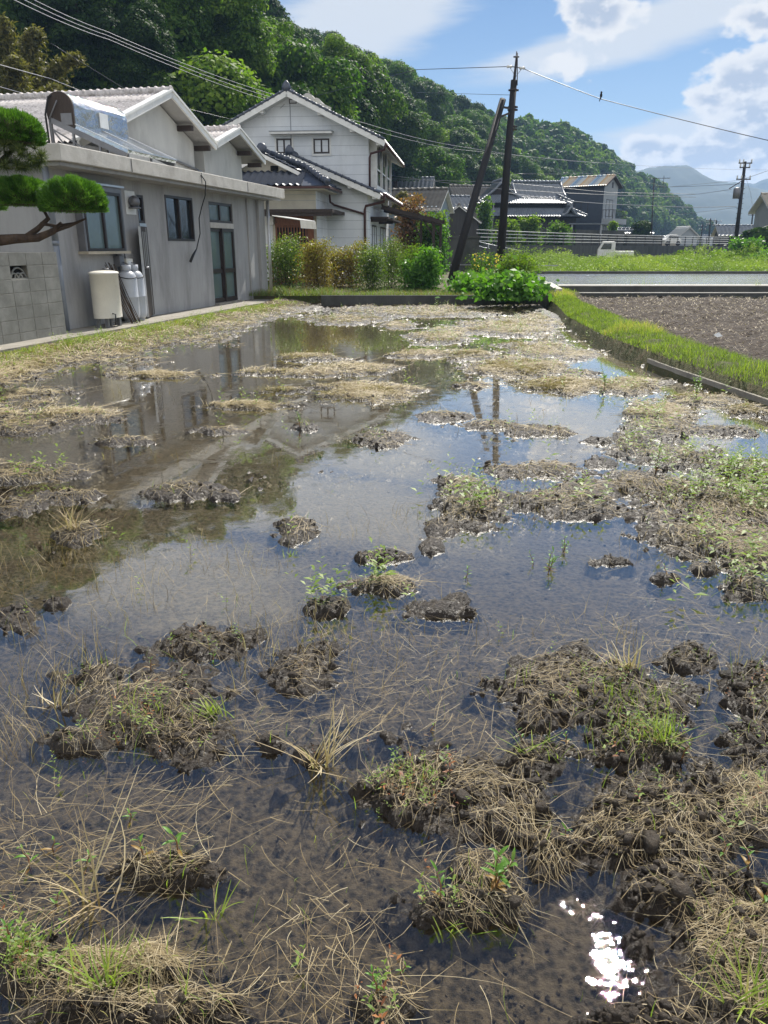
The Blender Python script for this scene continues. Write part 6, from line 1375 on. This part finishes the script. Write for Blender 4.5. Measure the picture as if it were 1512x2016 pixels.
# ------------------------------------------------------------------ blades of grass and straw
def blades(x, y, zf, L_, w_, ang, tilt, curve, rnd, name, mat, lab, cat, seg=3, rng=RNG, follow=None):
    """ribbons: x,y root; ang = heading; tilt = 0 lying, 1 upright"""
    n = len(x); ts = np.linspace(0, 1, seg + 1); V = []
    ca, sa = np.cos(ang), np.sin(ang); turn = curve * rng.normal(size=n)
    px_, py_ = x.copy(), y.copy(); pz_ = zf.copy(); dx, dy = ca, sa; step = L_ / seg; el_ = tilt * 1.45
    wx, wy = -sa, ca
    for k in range(seg + 1):
        wk = w_ * (1 - .75 * ts[k] ** 2)
        zz = pz_ if follow is None else np.maximum(follow(px_, py_), .001) + pz_
        V.append(np.stack([px_ - wx * wk, py_ - wy * wk, zz], -1)); V.append(np.stack([px_ + wx * wk, py_ + wy * wk, zz + (w_ * .6 if follow is not None else 0)], -1))
        a = ang + turn * ts[k]; e = el_ * (1 - .55 * ts[k] * (1 - tilt * .3)); px_ = px_ + np.cos(a) * np.cos(e) * step; py_ = py_ + np.sin(a) * np.cos(e) * step; pz_ = pz_ + np.sin(e) * step
    V = np.stack(V, 1).reshape(-1, 3); b = (np.arange(n) * 2 * (seg + 1))[:, None]; F_ = []
    for k in range(seg): F_.append(np.concatenate([b + 2 * k, b + 2 * k + 1, b + 2 * k + 3, b + 2 * k + 2], 1))
    o = arr_mesh(name, V, np.concatenate(F_, 0), M[mat], None, np.repeat(rnd, 2 * (seg + 1))); tag(o, lab, cat, kind='stuff'); return o
# bank
n = 42000; rng = np.random.default_rng(41); y = 2 + 23.2 * rng.random(n) ** .8; f = rng.random(n); x = ip(bl, y) - .08 + (ip(br, y) - ip(bl, y) + .1) * f; cl = fbm(x * 2.2, y * 2.2, 3)
cl2 = fbm(x * .9 + 40, y * .9, 3); L_ = (.035 + .25 * cl * cl2 * 1.4) * rng.uniform(.5, 1.5, n) * (1 - .4 * np.abs(f - .5) * 2)
blades(x, y, np.full(n, .2) + .06 * np.sin(f * 3.14), L_, np.maximum(.0022, y * .00028), rng.random(n) * 6.28, np.clip(rng.normal(.72, .15, n), .2, 1), .5, np.clip(cl * .5 + sm(cl2, .5, .72) * .5 + rng.normal(.1, .25, n), 0, 1), 'bank_grass', 'grass', 'bright green grass covering the bank between flooded and ploughed field', 'grass', 3, rng)
n = 26000; x = rng.uniform(4.8, 24, n); y = rng.uniform(8, 24.8, n); k_ = (x > ip(br, y) + .1); x, y = x[k_], y[k_]; n = len(x)
blades(x, y, .1 + .13 * (fbm(x * 4, y * 4, 5, .65) - .5) * 2 + .03, rng.uniform(.04, .13, n), np.maximum(.002, y * .00022), rng.random(n) * 6.28, rng.uniform(0, .35, n), .6, rng.random(n) * .9, 'field_litter', 'straw', 'short broken straw and root bits on the ploughed soil', 'straw', 2, rng)
# plot edges: in front of walkway, garden kerb, right mud edge
n = 26000; s_ = rng.uniform(-6, 13, n); t_ = .9 + np.abs(rng.normal(0, .28, n)); keep = fbm(s_ * 1.2, t_ * 2, 3) > .38; s_, t_ = s_[keep], t_[keep]; n = len(s_); x = FA.o.x + FA.ex.x * t_ + FA.ey.x * s_; y = FA.o.y + FA.ex.y * t_ + FA.ey.y * s_
blades(x, y, height(x, y)[0], rng.uniform(.02, .075, n), np.full(n, .004), rng.random(n) * 6.28, rng.uniform(.3, .95, n), .5, np.clip(rng.normal(.6, .25, n), 0, 1), 'verge_grass', 'grass', 'low yellow green grass along the foot of the walkway', 'grass', 2, rng)
n = 9000; x = rng.uniform(-4.6, 4.9, n); y = 22.4 + rng.random(n) ** 2 * 3.4; 
blades(x, y, np.full(n, .3), rng.uniform(.03, .13, n) * (1 + .9 * (x < -1.5)), np.full(n, .006), rng.random(n) * 6.28, rng.uniform(.5, .95, n), .5, np.clip(rng.normal(.7,.3,n),0,1), 'garden_grass', 'grass2', 'grass and seedlings in front of the vegetable bushes', 'grass', 2, rng)
n = 700; x = rng.uniform(8, 30, n); y = rng.uniform(25.9, 26.5, n); keep = fbm(x * .6, y, 2) > .5; x, y = x[keep], y[keep]; n = len(x)
blades(x, y, np.full(n, .42), rng.uniform(.08, .3, n), np.full(n, .005), rng.random(n) * 6.28, rng.uniform(.7, .98, n), .3, rng.random(n), 'kerb_grass', 'grass', 'thin grass tufts growing along the broad concrete kerb', 'grass', 2, rng)
# ================================================================== straw, sprouts and weeds of the flooded field
def hz(x, y): return height(x, y)[0]
def sample_px(n, rng, y0=600, y1=2120, x0=-120, x1=1640, pw=1.0):
    px = rng.uniform(x0, x1, n); py = y0 + (y1 - y0) * rng.random(n) ** pw
    u = (px - 756) / FPX; v = (py - 1008) / FPX; dz = -SP - v * CP; k = (0 - CAMZ) / dz; return u * k, (CP - v * SP) * k, px, py
def ok(x, y): t, s = ta(x, y); return (t > .95) & (x < 3.9) & (y < 22.0)
rng = np.random.default_rng(51)
# 1 straw on the islands: two passes, near ones and far ones
def straw_on(n, pw, lab, name, y0, y1, dens=1.0, Lm=.12, wmin=.0011, wk=.0004, tilt=(0, .14)):
    x, y, px, py = sample_px(n, rng, y0, y1, pw=pw); g = ok(x, y); x, y = x[g], y[g]
    h, k, st, gr = height(x, y); keep = rng.random(len(x)) < (k ** .7) * st * dens * (.25 + 1.3 * (fbm(x * 5, y * 5, 3)))
    x, y = x[keep], y[keep]; m_ = len(x); coh = fbm(x * 1.5 + 7, y * 1.5, 2) * 12; ang = np.where(rng.random(m_) < .55, coh + rng.normal(0, .5, m_), rng.random(m_) * 6.28)
    L_ = Lm * np.exp(rng.normal(0, .5, m_)); cut = rng.random(m_)
    blades(x, y, np.full(m_, .004) + rng.random(m_) * .012, L_, np.maximum(wmin, y * wk) * rng.uniform(.6, 1.3, m_), ang, rng.uniform(*tilt, m_) * rng.random(m_), .6, np.clip(rng.normal(.62 if y1 < 1000 else .52, .27, m_), 0, 1), name, 'straw', lab, 'straw', 4, rng, follow=hz); return m_
c1 = straw_on(150000, .9, 'pale dry straw strewn over the near mud islands', 'near_straw', 1150, 2120, .46, .075, .0006, .0001)
c2 = straw_on(170000, 1.1, 'matted dry straw over the middle mud islands', 'middle_straw', 720, 1180, .6, .1, .001, .00025)
c3 = straw_on(420000, 1.0, 'sun bleached straw carpet at the far end of the field and along the walkway', 'far_straw', 592, 820, .62, .11, .002, .00028, (0, .25))
# 2 straw drifting in the water, lying just under or on the surface
x, y, px, py = sample_px(17000, rng, 640, 2120, pw=.62); g = ok(x, y); x, y, px, py = x[g], y[g], px[g], py[g]; h, k, st, gr = height(x, y)
drift = fbm(x * 1.1 + 30, y * 1.1, 3); w_ = np.exp(-((px - 700) / 420.) ** 2 - ((py - 1500) / 330.) ** 2) + .8 * np.exp(-((px - 1350) / 250.) ** 2 - ((py - 1250) / 120.) ** 2) + .7 * np.exp(-((px - 250) / 330.) ** 2 - ((py - 1850) / 170.) ** 2) + .5 * (py < 900) * (px < 800) + .15
keep = (rng.random(len(x)) < w_ * np.clip(drift * 5 - 2.1, .05, 1.4)) & (k < .5); x, y, py = x[keep], y[keep], py[keep]; m_ = len(x)
ang = fbm(x * .9 + 2, y * .9, 2) * 14 + rng.normal(0, .9, m_)
blades(x, y, np.where(rng.random(m_) < .5, .002, -.02) * np.ones(m_), np.exp(rng.normal(-2.3, .6, m_)), np.maximum(.0006, y * .00018), ang, np.where(rng.random(m_) < .12, .3, .0) * np.ones(m_), .7, np.clip(rng.normal(.5, .22, m_), 0, 1), 'drifting_straw', 'straw', 'thin loose straw drifting in the shallow water', 'straw', 5, rng)
# 3 green grass sprouts
x, y, px, py = sample_px(62000, rng, 600, 2120, pw=1.1); g = ok(x, y); x, y = x[g], y[g]; h, k, st, gr = height(x, y); keep = rng.random(len(x)) < (gr ** 1.6) * (k * .55 + .05) * sm(fbm(x * 3.1, y * 3.1 + 9, 3), .4, .62); x, y, h = x[keep], y[keep], h[keep]; m_ = len(x)
blades(x, y, np.maximum(h, -.03), rng.uniform(.02, .085, m_) * (1 + .6 * (rng.random(m_) < .08)), np.maximum(.0013, y * .0003), rng.random(m_) * 6.28, rng.uniform(.45, 1, m_), .6, np.clip(rng.normal(.55, .25, m_), 0, 1), 'grass_sprouts', 'grass', 'fine green grass sprouting from the mud islands', 'grass', 3, rng)
# 3b stubble standing in the water
x, y, px, py = sample_px(17000, rng, 640, 1500, pw=.8); g = ok(x, y); x, y = x[g], y[g]; h, k, st, gr = height(x, y); keep = (k < .6) & (rng.random(len(x)) < sm(fbm(x * 1.3 + 5, y * 1.3, 3), .45, .7) * .5); x, y, h = x[keep], y[keep], h[keep]; m_ = len(x)
blades(x, y, h, rng.uniform(.07, .17, m_), np.maximum(.0012, y * .00025), rng.random(m_) * 6.28, rng.uniform(.5, 1, m_), .5, np.clip(rng.normal(.4, .25, m_), 0, 1), 'stubble', 'straw', 'sparse stalks standing out of the water', 'stubble', 4, rng)
# 3c crumbs of wet mud on the islands and on the bed
t5 = (1 + 5 ** .5) / 2; ICO = np.array([(-1, t5, 0), (1, t5, 0), (-1, -t5, 0), (1, -t5, 0), (0, -1, t5), (0, 1, t5), (0, -1, -t5), (0, 1, -t5), (t5, 0, -1), (t5, 0, 1), (-t5, 0, -1), (-t5, 0, 1)]) / 1.9
ICF = np.array([(0, 11, 5), (0, 5, 1), (0, 1, 7), (0, 7, 10), (0, 10, 11), (1, 5, 9), (5, 11, 4), (11, 10, 2), (10, 7, 6), (7, 1, 8), (3, 9, 4), (3, 4, 2), (3, 2, 6), (3, 6, 8), (3, 8, 9), (4, 9, 5), (2, 4, 11), (6, 2, 10), (8, 6, 7), (9, 8, 1)])
x, y, px, py = sample_px(75000, rng, 700, 2120, pw=.8); g = ok(x, y); x, y = x[g], y[g]; h, k, st, gr = height(x, y); keep = (rng.random(len(x)) < np.where(k > .02, .25 + .6 * k, .035) * sm(fbm(x * 4, y * 4 + 20, 3), .3, .6)); x, y, h, k = x[keep], y[keep], h[keep], k[keep]; m_ = len(x)
r_ = np.exp(rng.normal(-5.25, .5, m_)) * (1 + .12 * np.maximum(y - 3, 0)) * np.where(k > .02, 1, .8); sc = rng.uniform(.6, 1.3, (m_, 1, 3)) * r_[:, None, None]; aa = rng.random(m_) * 6.28; P = ICO[None] * (1 + rng.normal(0, .16, (m_, 12, 1))) * sc
V = np.stack([P[..., 0] * np.cos(aa)[:, None] - P[..., 1] * np.sin(aa)[:, None] + x[:, None], P[..., 0] * np.sin(aa)[:, None] + P[..., 1] * np.cos(aa)[:, None] + y[:, None], P[..., 2] * .8 + h[:, None] + r_[:, None] * .3], -1).reshape(-1, 3)
o = arr_mesh('mud_crumbs', V, (ICF[None] + (np.arange(m_) * 12)[:, None, None]).reshape(-1, 3), M['mud'], smooth=False); tag(o, 'small crumbs of wet dark mud strewn over islands and bed', 'mud crumbs', kind='stuff')
# 4 small leafy seedlings as ground cover
def seedlings(n, y0, y1, size, name, lab, mat, pwr=1.0, lf=7, gmin=.12):
    x, y, px, py = sample_px(n, rng, y0, y1, pw=pwr); g = ok(x, y); x, y = x[g], y[g]; h, k, st, gr = height(x, y); keep = rng.random(len(x)) < np.clip(gr - gmin, 0, 1) * (k * .9 + .008) * sm(fbm(x * 2.4 + 60, y * 2.4, 3), .36, .6); x, y, h = x[keep], y[keep], h[keep]; m_ = len(x)
    H = size * rng.uniform(.5, 1.5, m_); lean = rng.normal(0, .35, (m_, 2)); f = np.linspace(.25, 1, lf)[None, :] * np.ones((m_, 1)); a = rng.random((m_, 1)) * 6.28 + np.arange(lf)[None, :] * 2.4
    L_ = H[:, None] * (.42 - .2 * f) * rng.uniform(.7, 1.3, (m_, lf)); bx = x[:, None] + lean[:, :1] * f * H[:, None]; by = y[:, None] + lean[:, 1:] * f * H[:, None]; bz = np.maximum(h, -.01)[:, None] + f * H[:, None]
    d = np.stack([np.cos(a), np.sin(a), .35 + .5 * f], -1); d /= np.linalg.norm(d, axis=-1)[..., None]; b = np.stack([bx, by, bz], -1); s = np.stack([-np.sin(a), np.cos(a), a * 0], -1)
    mid = b + d * L_[..., None] * .45; w2 = (L_ * .17)[..., None]; tip = b + d * L_[..., None] + np.array([0, 0, -.25]) * L_[..., None]
    V = np.stack([b, mid - s * w2, tip, mid + s * w2], 2).reshape(-1, 3); o = arr_mesh(name, V, np.arange(len(V)).reshape(-1, 4), M[mat], None, np.repeat(np.clip(rng.random(m_ * lf) * .6 + np.repeat(rng.random(m_), lf) * .4, 0, 1), 4)); tag(o, lab, 'weeds', kind='stuff'); return m_
c4 = seedlings(26000, 640, 1200, .13, 'field_weeds', 'small leafy green weeds scattered through the middle of the field', 'weed', .9)
c5 = seedlings(14000, 1150, 2120, .05, 'near_seedlings', 'small green and yellow seedlings on the near mud', 'weed', 1.0)
c6 = seedlings(6000, 900, 2120, .045, 'reddish_seedlings', 'small red and orange dying leaves among the straw', 'dead', 1.0, 4, .1)
c7 = seedlings(30000, 596, 700, .12, 'far_seedlings', 'pale green seedlings on the far straw carpet', 'weed', 1.0)
# 5 the weeds one can point to: knotweed like plants with lance shaped leaves
def lance_leaf(mb, base, d, L_, w_, droop, seg=6):
    d = Vector(d).normalized(); s = d.cross(Vector((0, 0, 1)));
    if s.length < .1: s = Vector((1, 0, 0))
    s.normalize(); u = s.cross(d).normalized(); vs = []; fs = []
    for k in range(seg + 1):
        f = k / seg; p = Vector(base) + d * L_ * f + Vector((0, 0, -droop * L_ * f * f)); ww = w_ * math.sin(math.pi * min(1, f * .93 + .05)) ** .8 * (1 - .25 * f)
        vs += [p - s * ww + u * ww * .35, p, p + s * ww + u * ww * .35]
    for k in range(seg):
        a = 3 * k; fs += [(a, a + 1, a + 4, a + 3), (a + 1, a + 2, a + 5, a + 4)]
    mb.add(vs, fs, True)
def leafcol(name, c1, c2): return pm(name, c1, c2, 25, .45, .2, 200, spec=.35)
def leafy(name, els):
    m, t = newmat(name); co = t.n('ShaderNodeTexCoord').outputs['Object']; n1 = t.n('ShaderNodeTexNoise', {'Vector': co, 'Scale': 18.0, 'Detail': 5.0}).outputs[0]; col = t.ramp(n1, els)
    b = t.n('ShaderNodeBsdfPrincipled', {'Base Color': col, 'Roughness': .45, 'Specular IOR Level': .4}); tr = t.n('ShaderNodeBsdfTranslucent', {'Color': t.mix(1.0, col, (1.6, 1.7, .5), 'MULTIPLY')}); mxs = t.n('ShaderNodeMixShader', {0: .42, 1: b.outputs[0], 2: tr.outputs[0]}); t.n('ShaderNodeOutputMaterial', {0: mxs.outputs[0]}); return m
M['kn_leaf'] = leafy('knotweed_leaf', [(.3, (.08, .19, .03)), (.6, (.13, .26, .045)), (.75, (.24, .27, .06))]); M['kn_old'] = leafy('old_leaf', [(.3, (.22, .1, .03)), (.6, (.3, .2, .05)), (.75, (.14, .15, .04))]); M['stem'] = pm('reddish_stem', (.2, .07, .04), (.16, .14, .05), 30, .5)
def knot(px, py, H, lab, seed, n=7, leafL=.42, lean=(0, 0), branches=1, old=1):
    rn = random.Random(seed); p = G(px, py, 0.0); hh = float(height(np.array([p.x]), np.array([p.y]))[0][0]); p.z = max(hh, -.03) - .005; e = empty('leafy_weed', p); tag(e, lab, 'weed', 'leafy weeds in the near water')
    ms = MB(); ml = MB(); mo = MB()
    for b in range(branches):
        a0 = rn.uniform(0, 6.28); l = Vector((lean[0] + (rn.uniform(-.35, .35) if b else 0), lean[1] + (rn.uniform(-.3, .3) if b else 0), 1)); Hb = H * (1 if b == 0 else rn.uniform(.5, .85)); pts = [Vector((l.x * Hb * f * f, l.y * Hb * f * f, Hb * f)) + Vector((rn.uniform(-1, 1), rn.uniform(-1, 1), 0)) * .004 for f in (0, .3, .6, .85, 1)]
        ms.tube(pts, [.0028, .0025, .002, .0015, .001], 6)
        for k in range(n):
            f = .2 + .8 * k / (n - 1); q = pts[0].lerp(pts[-1], f) if f < .01 else pts[min(3, int(f * 4))].lerp(pts[min(4, int(f * 4) + 1)], f * 4 - int(f * 4)) if f < 1 else pts[-1]
            a = a0 + k * 2.5; up = .25 + .9 * f; LL = H * leafL * rn.uniform(.7, 1.15) * (1 - .35 * f); (mo if (k < old and rn.random() < .8) else ml)
            lance_leaf(mo if (k < old) else ml, q, (math.cos(a), math.sin(a), up), LL, LL * .13, rn.uniform(.15, .5))
    ms.build('stem', M['stem'], e); ml.build('leaves', M['kn_leaf'], e)
    if old: mo.build('old_leaves', M['kn_old'], e)
    return e
KL = [(102, 1672, .075, 'weed with three upright leaves rising from the water at the left, uppermost of that cluster', 5, .6), (60, 1700, .085, 'weed with broad light leaves near the left edge below the uppermost one', 6, .55),
 (165, 1700, .07, 'single weed with spread leaves among long straw stems at the lower left', 6, .6), (287, 1700, .075, 'weed with star of narrow leaves between the straw stems and the yellow leaved one', 6, .6),
 (355, 1700, .085, 'weed with one tall yellowish upright leaf in the lower left water', 6, .7), (255, 1605, .05, 'low weed with flat floating leaves above the lower left cluster', 6, .8),
 (107, 1780, .06, 'low weed under the lower left cluster, half drowned', 7, .6), (30, 1880, .08, 'grassy weed at the left edge low in the picture', 8, .5),
 (232, 1470, .05, 'small weed at the lower rim of the big left straw island', 5, .6), (300, 1330, .06, 'small bright weed on top of the big left straw island', 6, .5),
 (420, 1300, .06, 'small weed on the dark clump beyond the left straw island', 5, .6), (360, 1345, .05, 'weed with a red leaf on the right flank of the left straw island', 5, .6),
 (975, 1760, .15, 'tallest weed with long bright leaf standing in the lower middle', 9, .42), (868, 1790, .085, 'young weed with pale forked leaves left of the tallest one', 6, .6),
 (1028, 1460, .06, 'small weed with a rounded upright leaf in the middle right water', 4, .6), (846, 1440, .065, 'slender weed with an orange leaf beyond the middle straw island', 4, .5),
 (1113, 1655, .05, 'weed with a slanting leaf on the left rim of the big lower right island', 4, .8), (1421, 1700, .07, 'small upright weed on the big lower right mud island', 4, .6),
 (1471, 1730, .08, 'weed with a pair of wide leaves right on the lower right mud', 5, .6), (1498, 1800, .12, 'stout weed at the right edge of the lower right mud', 8, .45),
 (788, 1910, .05, 'small weed in the bottom middle water', 5, .6), (1116, 1470, .06, 'weed cluster on the near end of the right straw island', 7, .5), (1341, 1500, .07, 'dark green weed at the right end of the right straw island', 6, .5),
 (1216, 1370, .06, 'small weed halfway along the right straw island', 5, .5), (835, 1560, .05, 'yellow green weed on the middle straw island', 5, .6), (740, 1975, .07, 'bushy weed on the clump at the bottom middle', 9, .5),
 (918, 1135, .09, 'lone bright green weed in open water before the long mud bank', 9, .5), (1080, 1120, .14, 'pale upright weed with many leaves in the right hand water', 12, .35), (1050, 1110, .1, 'shorter pale weed left of the many leaved one', 9, .4), (1110, 1085, .12, 'pale weed right behind the many leaved one', 9, .4),
 (1455, 1160, .1, 'broad leaved weed on the small clump near the right edge', 9, .5), (1310, 1140, .06, 'tiny weed on a mud crumb left of the broad leaved one', 6, .5), (1190, 770, .3, 'tall dark weed standing in the far right water', 16, .25), (1370, 790, .28, 'spreading leafy weed on the far right islet', 18, .28),
 (1290, 935, .2, 'leafy weed at the front of the right hand weed bank', 12, .3), (1430, 960, .2, 'leafy weed standing tall in the right hand weed bank', 12, .3), (590, 845, .14, 'small bright tuft alone in the dark reflection', 10, .35)]
for i, (px, py, H, lab, n, ll) in enumerate(KL): knot(px, py, H, lab, 700 + i, n, ll, (random.Random(i).uniform(-.3, .3), random.Random(i + 9).uniform(-.2, .2)), branches=3 if H > .11 and n > 8 else 1, old=1 if i % 3 else 2)
# grass tufts one can point to
def tuft(px, py, H, n, lab, seed, mat='grass', spread=.8):
    rng = np.random.default_rng(seed); p = G(px, py, 0.0); m_ = n; o = blades(p.x + rng.normal(0, .008 + .02 * spread, m_), p.y + rng.normal(0, .012, m_), np.full(m_, max(float(hz(np.array([p.x]), np.array([p.y]))[0]), -.02)), H * rng.uniform(.6, 1.2, m_), np.full(m_, .0025), rng.random(m_) * 6.28, rng.uniform(.35, 1, m_), .5, np.clip(rng.normal(.65, .2, m_), 0, 1), 'grass_tuft', mat, lab, 'grass tuft', 5, rng); o['kind'] = 'thing'; o['group'] = 'grass tufts in the near water'
tuft(415, 1800, .13, 9, 'bright narrow grass tuft leaning right in the lower left water', 1); tuft(205, 1960, .12, 26, 'large curling grass tuft at the bottom left', 2); tuft(420, 1410, .08, 30, 'spiky green grass tuft at the right end of the left straw island', 3)
tuft(575, 1090, .05, 12, 'tiny grass tuft on the small dark clump in mid water', 4); tuft(890, 1830, .08, 14, 'thin grass tuft in front of the pale forked weed', 5); tuft(1300, 1480, .1, 30, 'broad grass tuft on the right straw island', 6); tuft(1030, 1500, .12, 8, 'long slanting grass blades between the two middle islands', 7)
tuft(1470, 1990, .14, 26, 'grass tuft in the bottom right corner', 8); tuft(175, 1770, .3, 14, 'tall fan of bleached straw stems at the lower left', 9, 'straw'); tuft(150, 1055, .2, 26, 'pale straw sheaf lying in the dark water at the left', 10, 'straw'); tuft(110, 1390, .16, 16, 'fan of reddish straw at the left tip of the straw island', 11, 'straw')
tuft(630, 1510, .22, 34, 'long loose sheaf of straw floating in the middle water', 12, 'straw'); tuft(1230, 1330, .14, 30, 'sheaf of straw lying on the right straw island', 13, 'straw')
# litter on the ploughed field
p = G(1412, 664, .16); mb = MB(); mb.add([(0, 0, 0), (.16, .02, .03), (.2, .14, .02), (.1, .22, .09), (-.05, .16, .05), (.07, .1, .13)], [(0, 1, 5), (1, 2, 5), (2, 3, 5), (3, 4, 5), (4, 0, 5)]); o = mb.build('plastic_scrap', M['white']); o.location = p; o.scale = (.6, .6, .6); tag(o, 'crumpled white plastic scrap lying on the ploughed soil', 'litter')
# ------------------------------------------------------------------ air between here and the mountains
hm_, ht2 = newmat('haze_air'); ht2.n('ShaderNodeOutputMaterial', {}); pv = ht2.n('ShaderNodeVolumePrincipled', {'Color': (.42, .64, 1, 1), 'Density': HAZE, 'Anisotropy': .1}); outn = [n for n in hm_.node_tree.nodes if n.type == 'OUTPUT_MATERIAL'][0]; hm_.node_tree.links.new(pv.outputs[0], outn.inputs['Volume'])
mb = MB(); mb.box(-3000, 3000, -70, 3000, -3.5, 185); o = mb.build('haze', hm_); tag(o, kind='stuff'); o['label'] = 'thin blue air haze over the whole valley'; o['category'] = 'haze'
print('straw', c1, c2, c3, 'plants', c4, c5, c6, c7, 'near trees', len(near), 'far', len(farl))
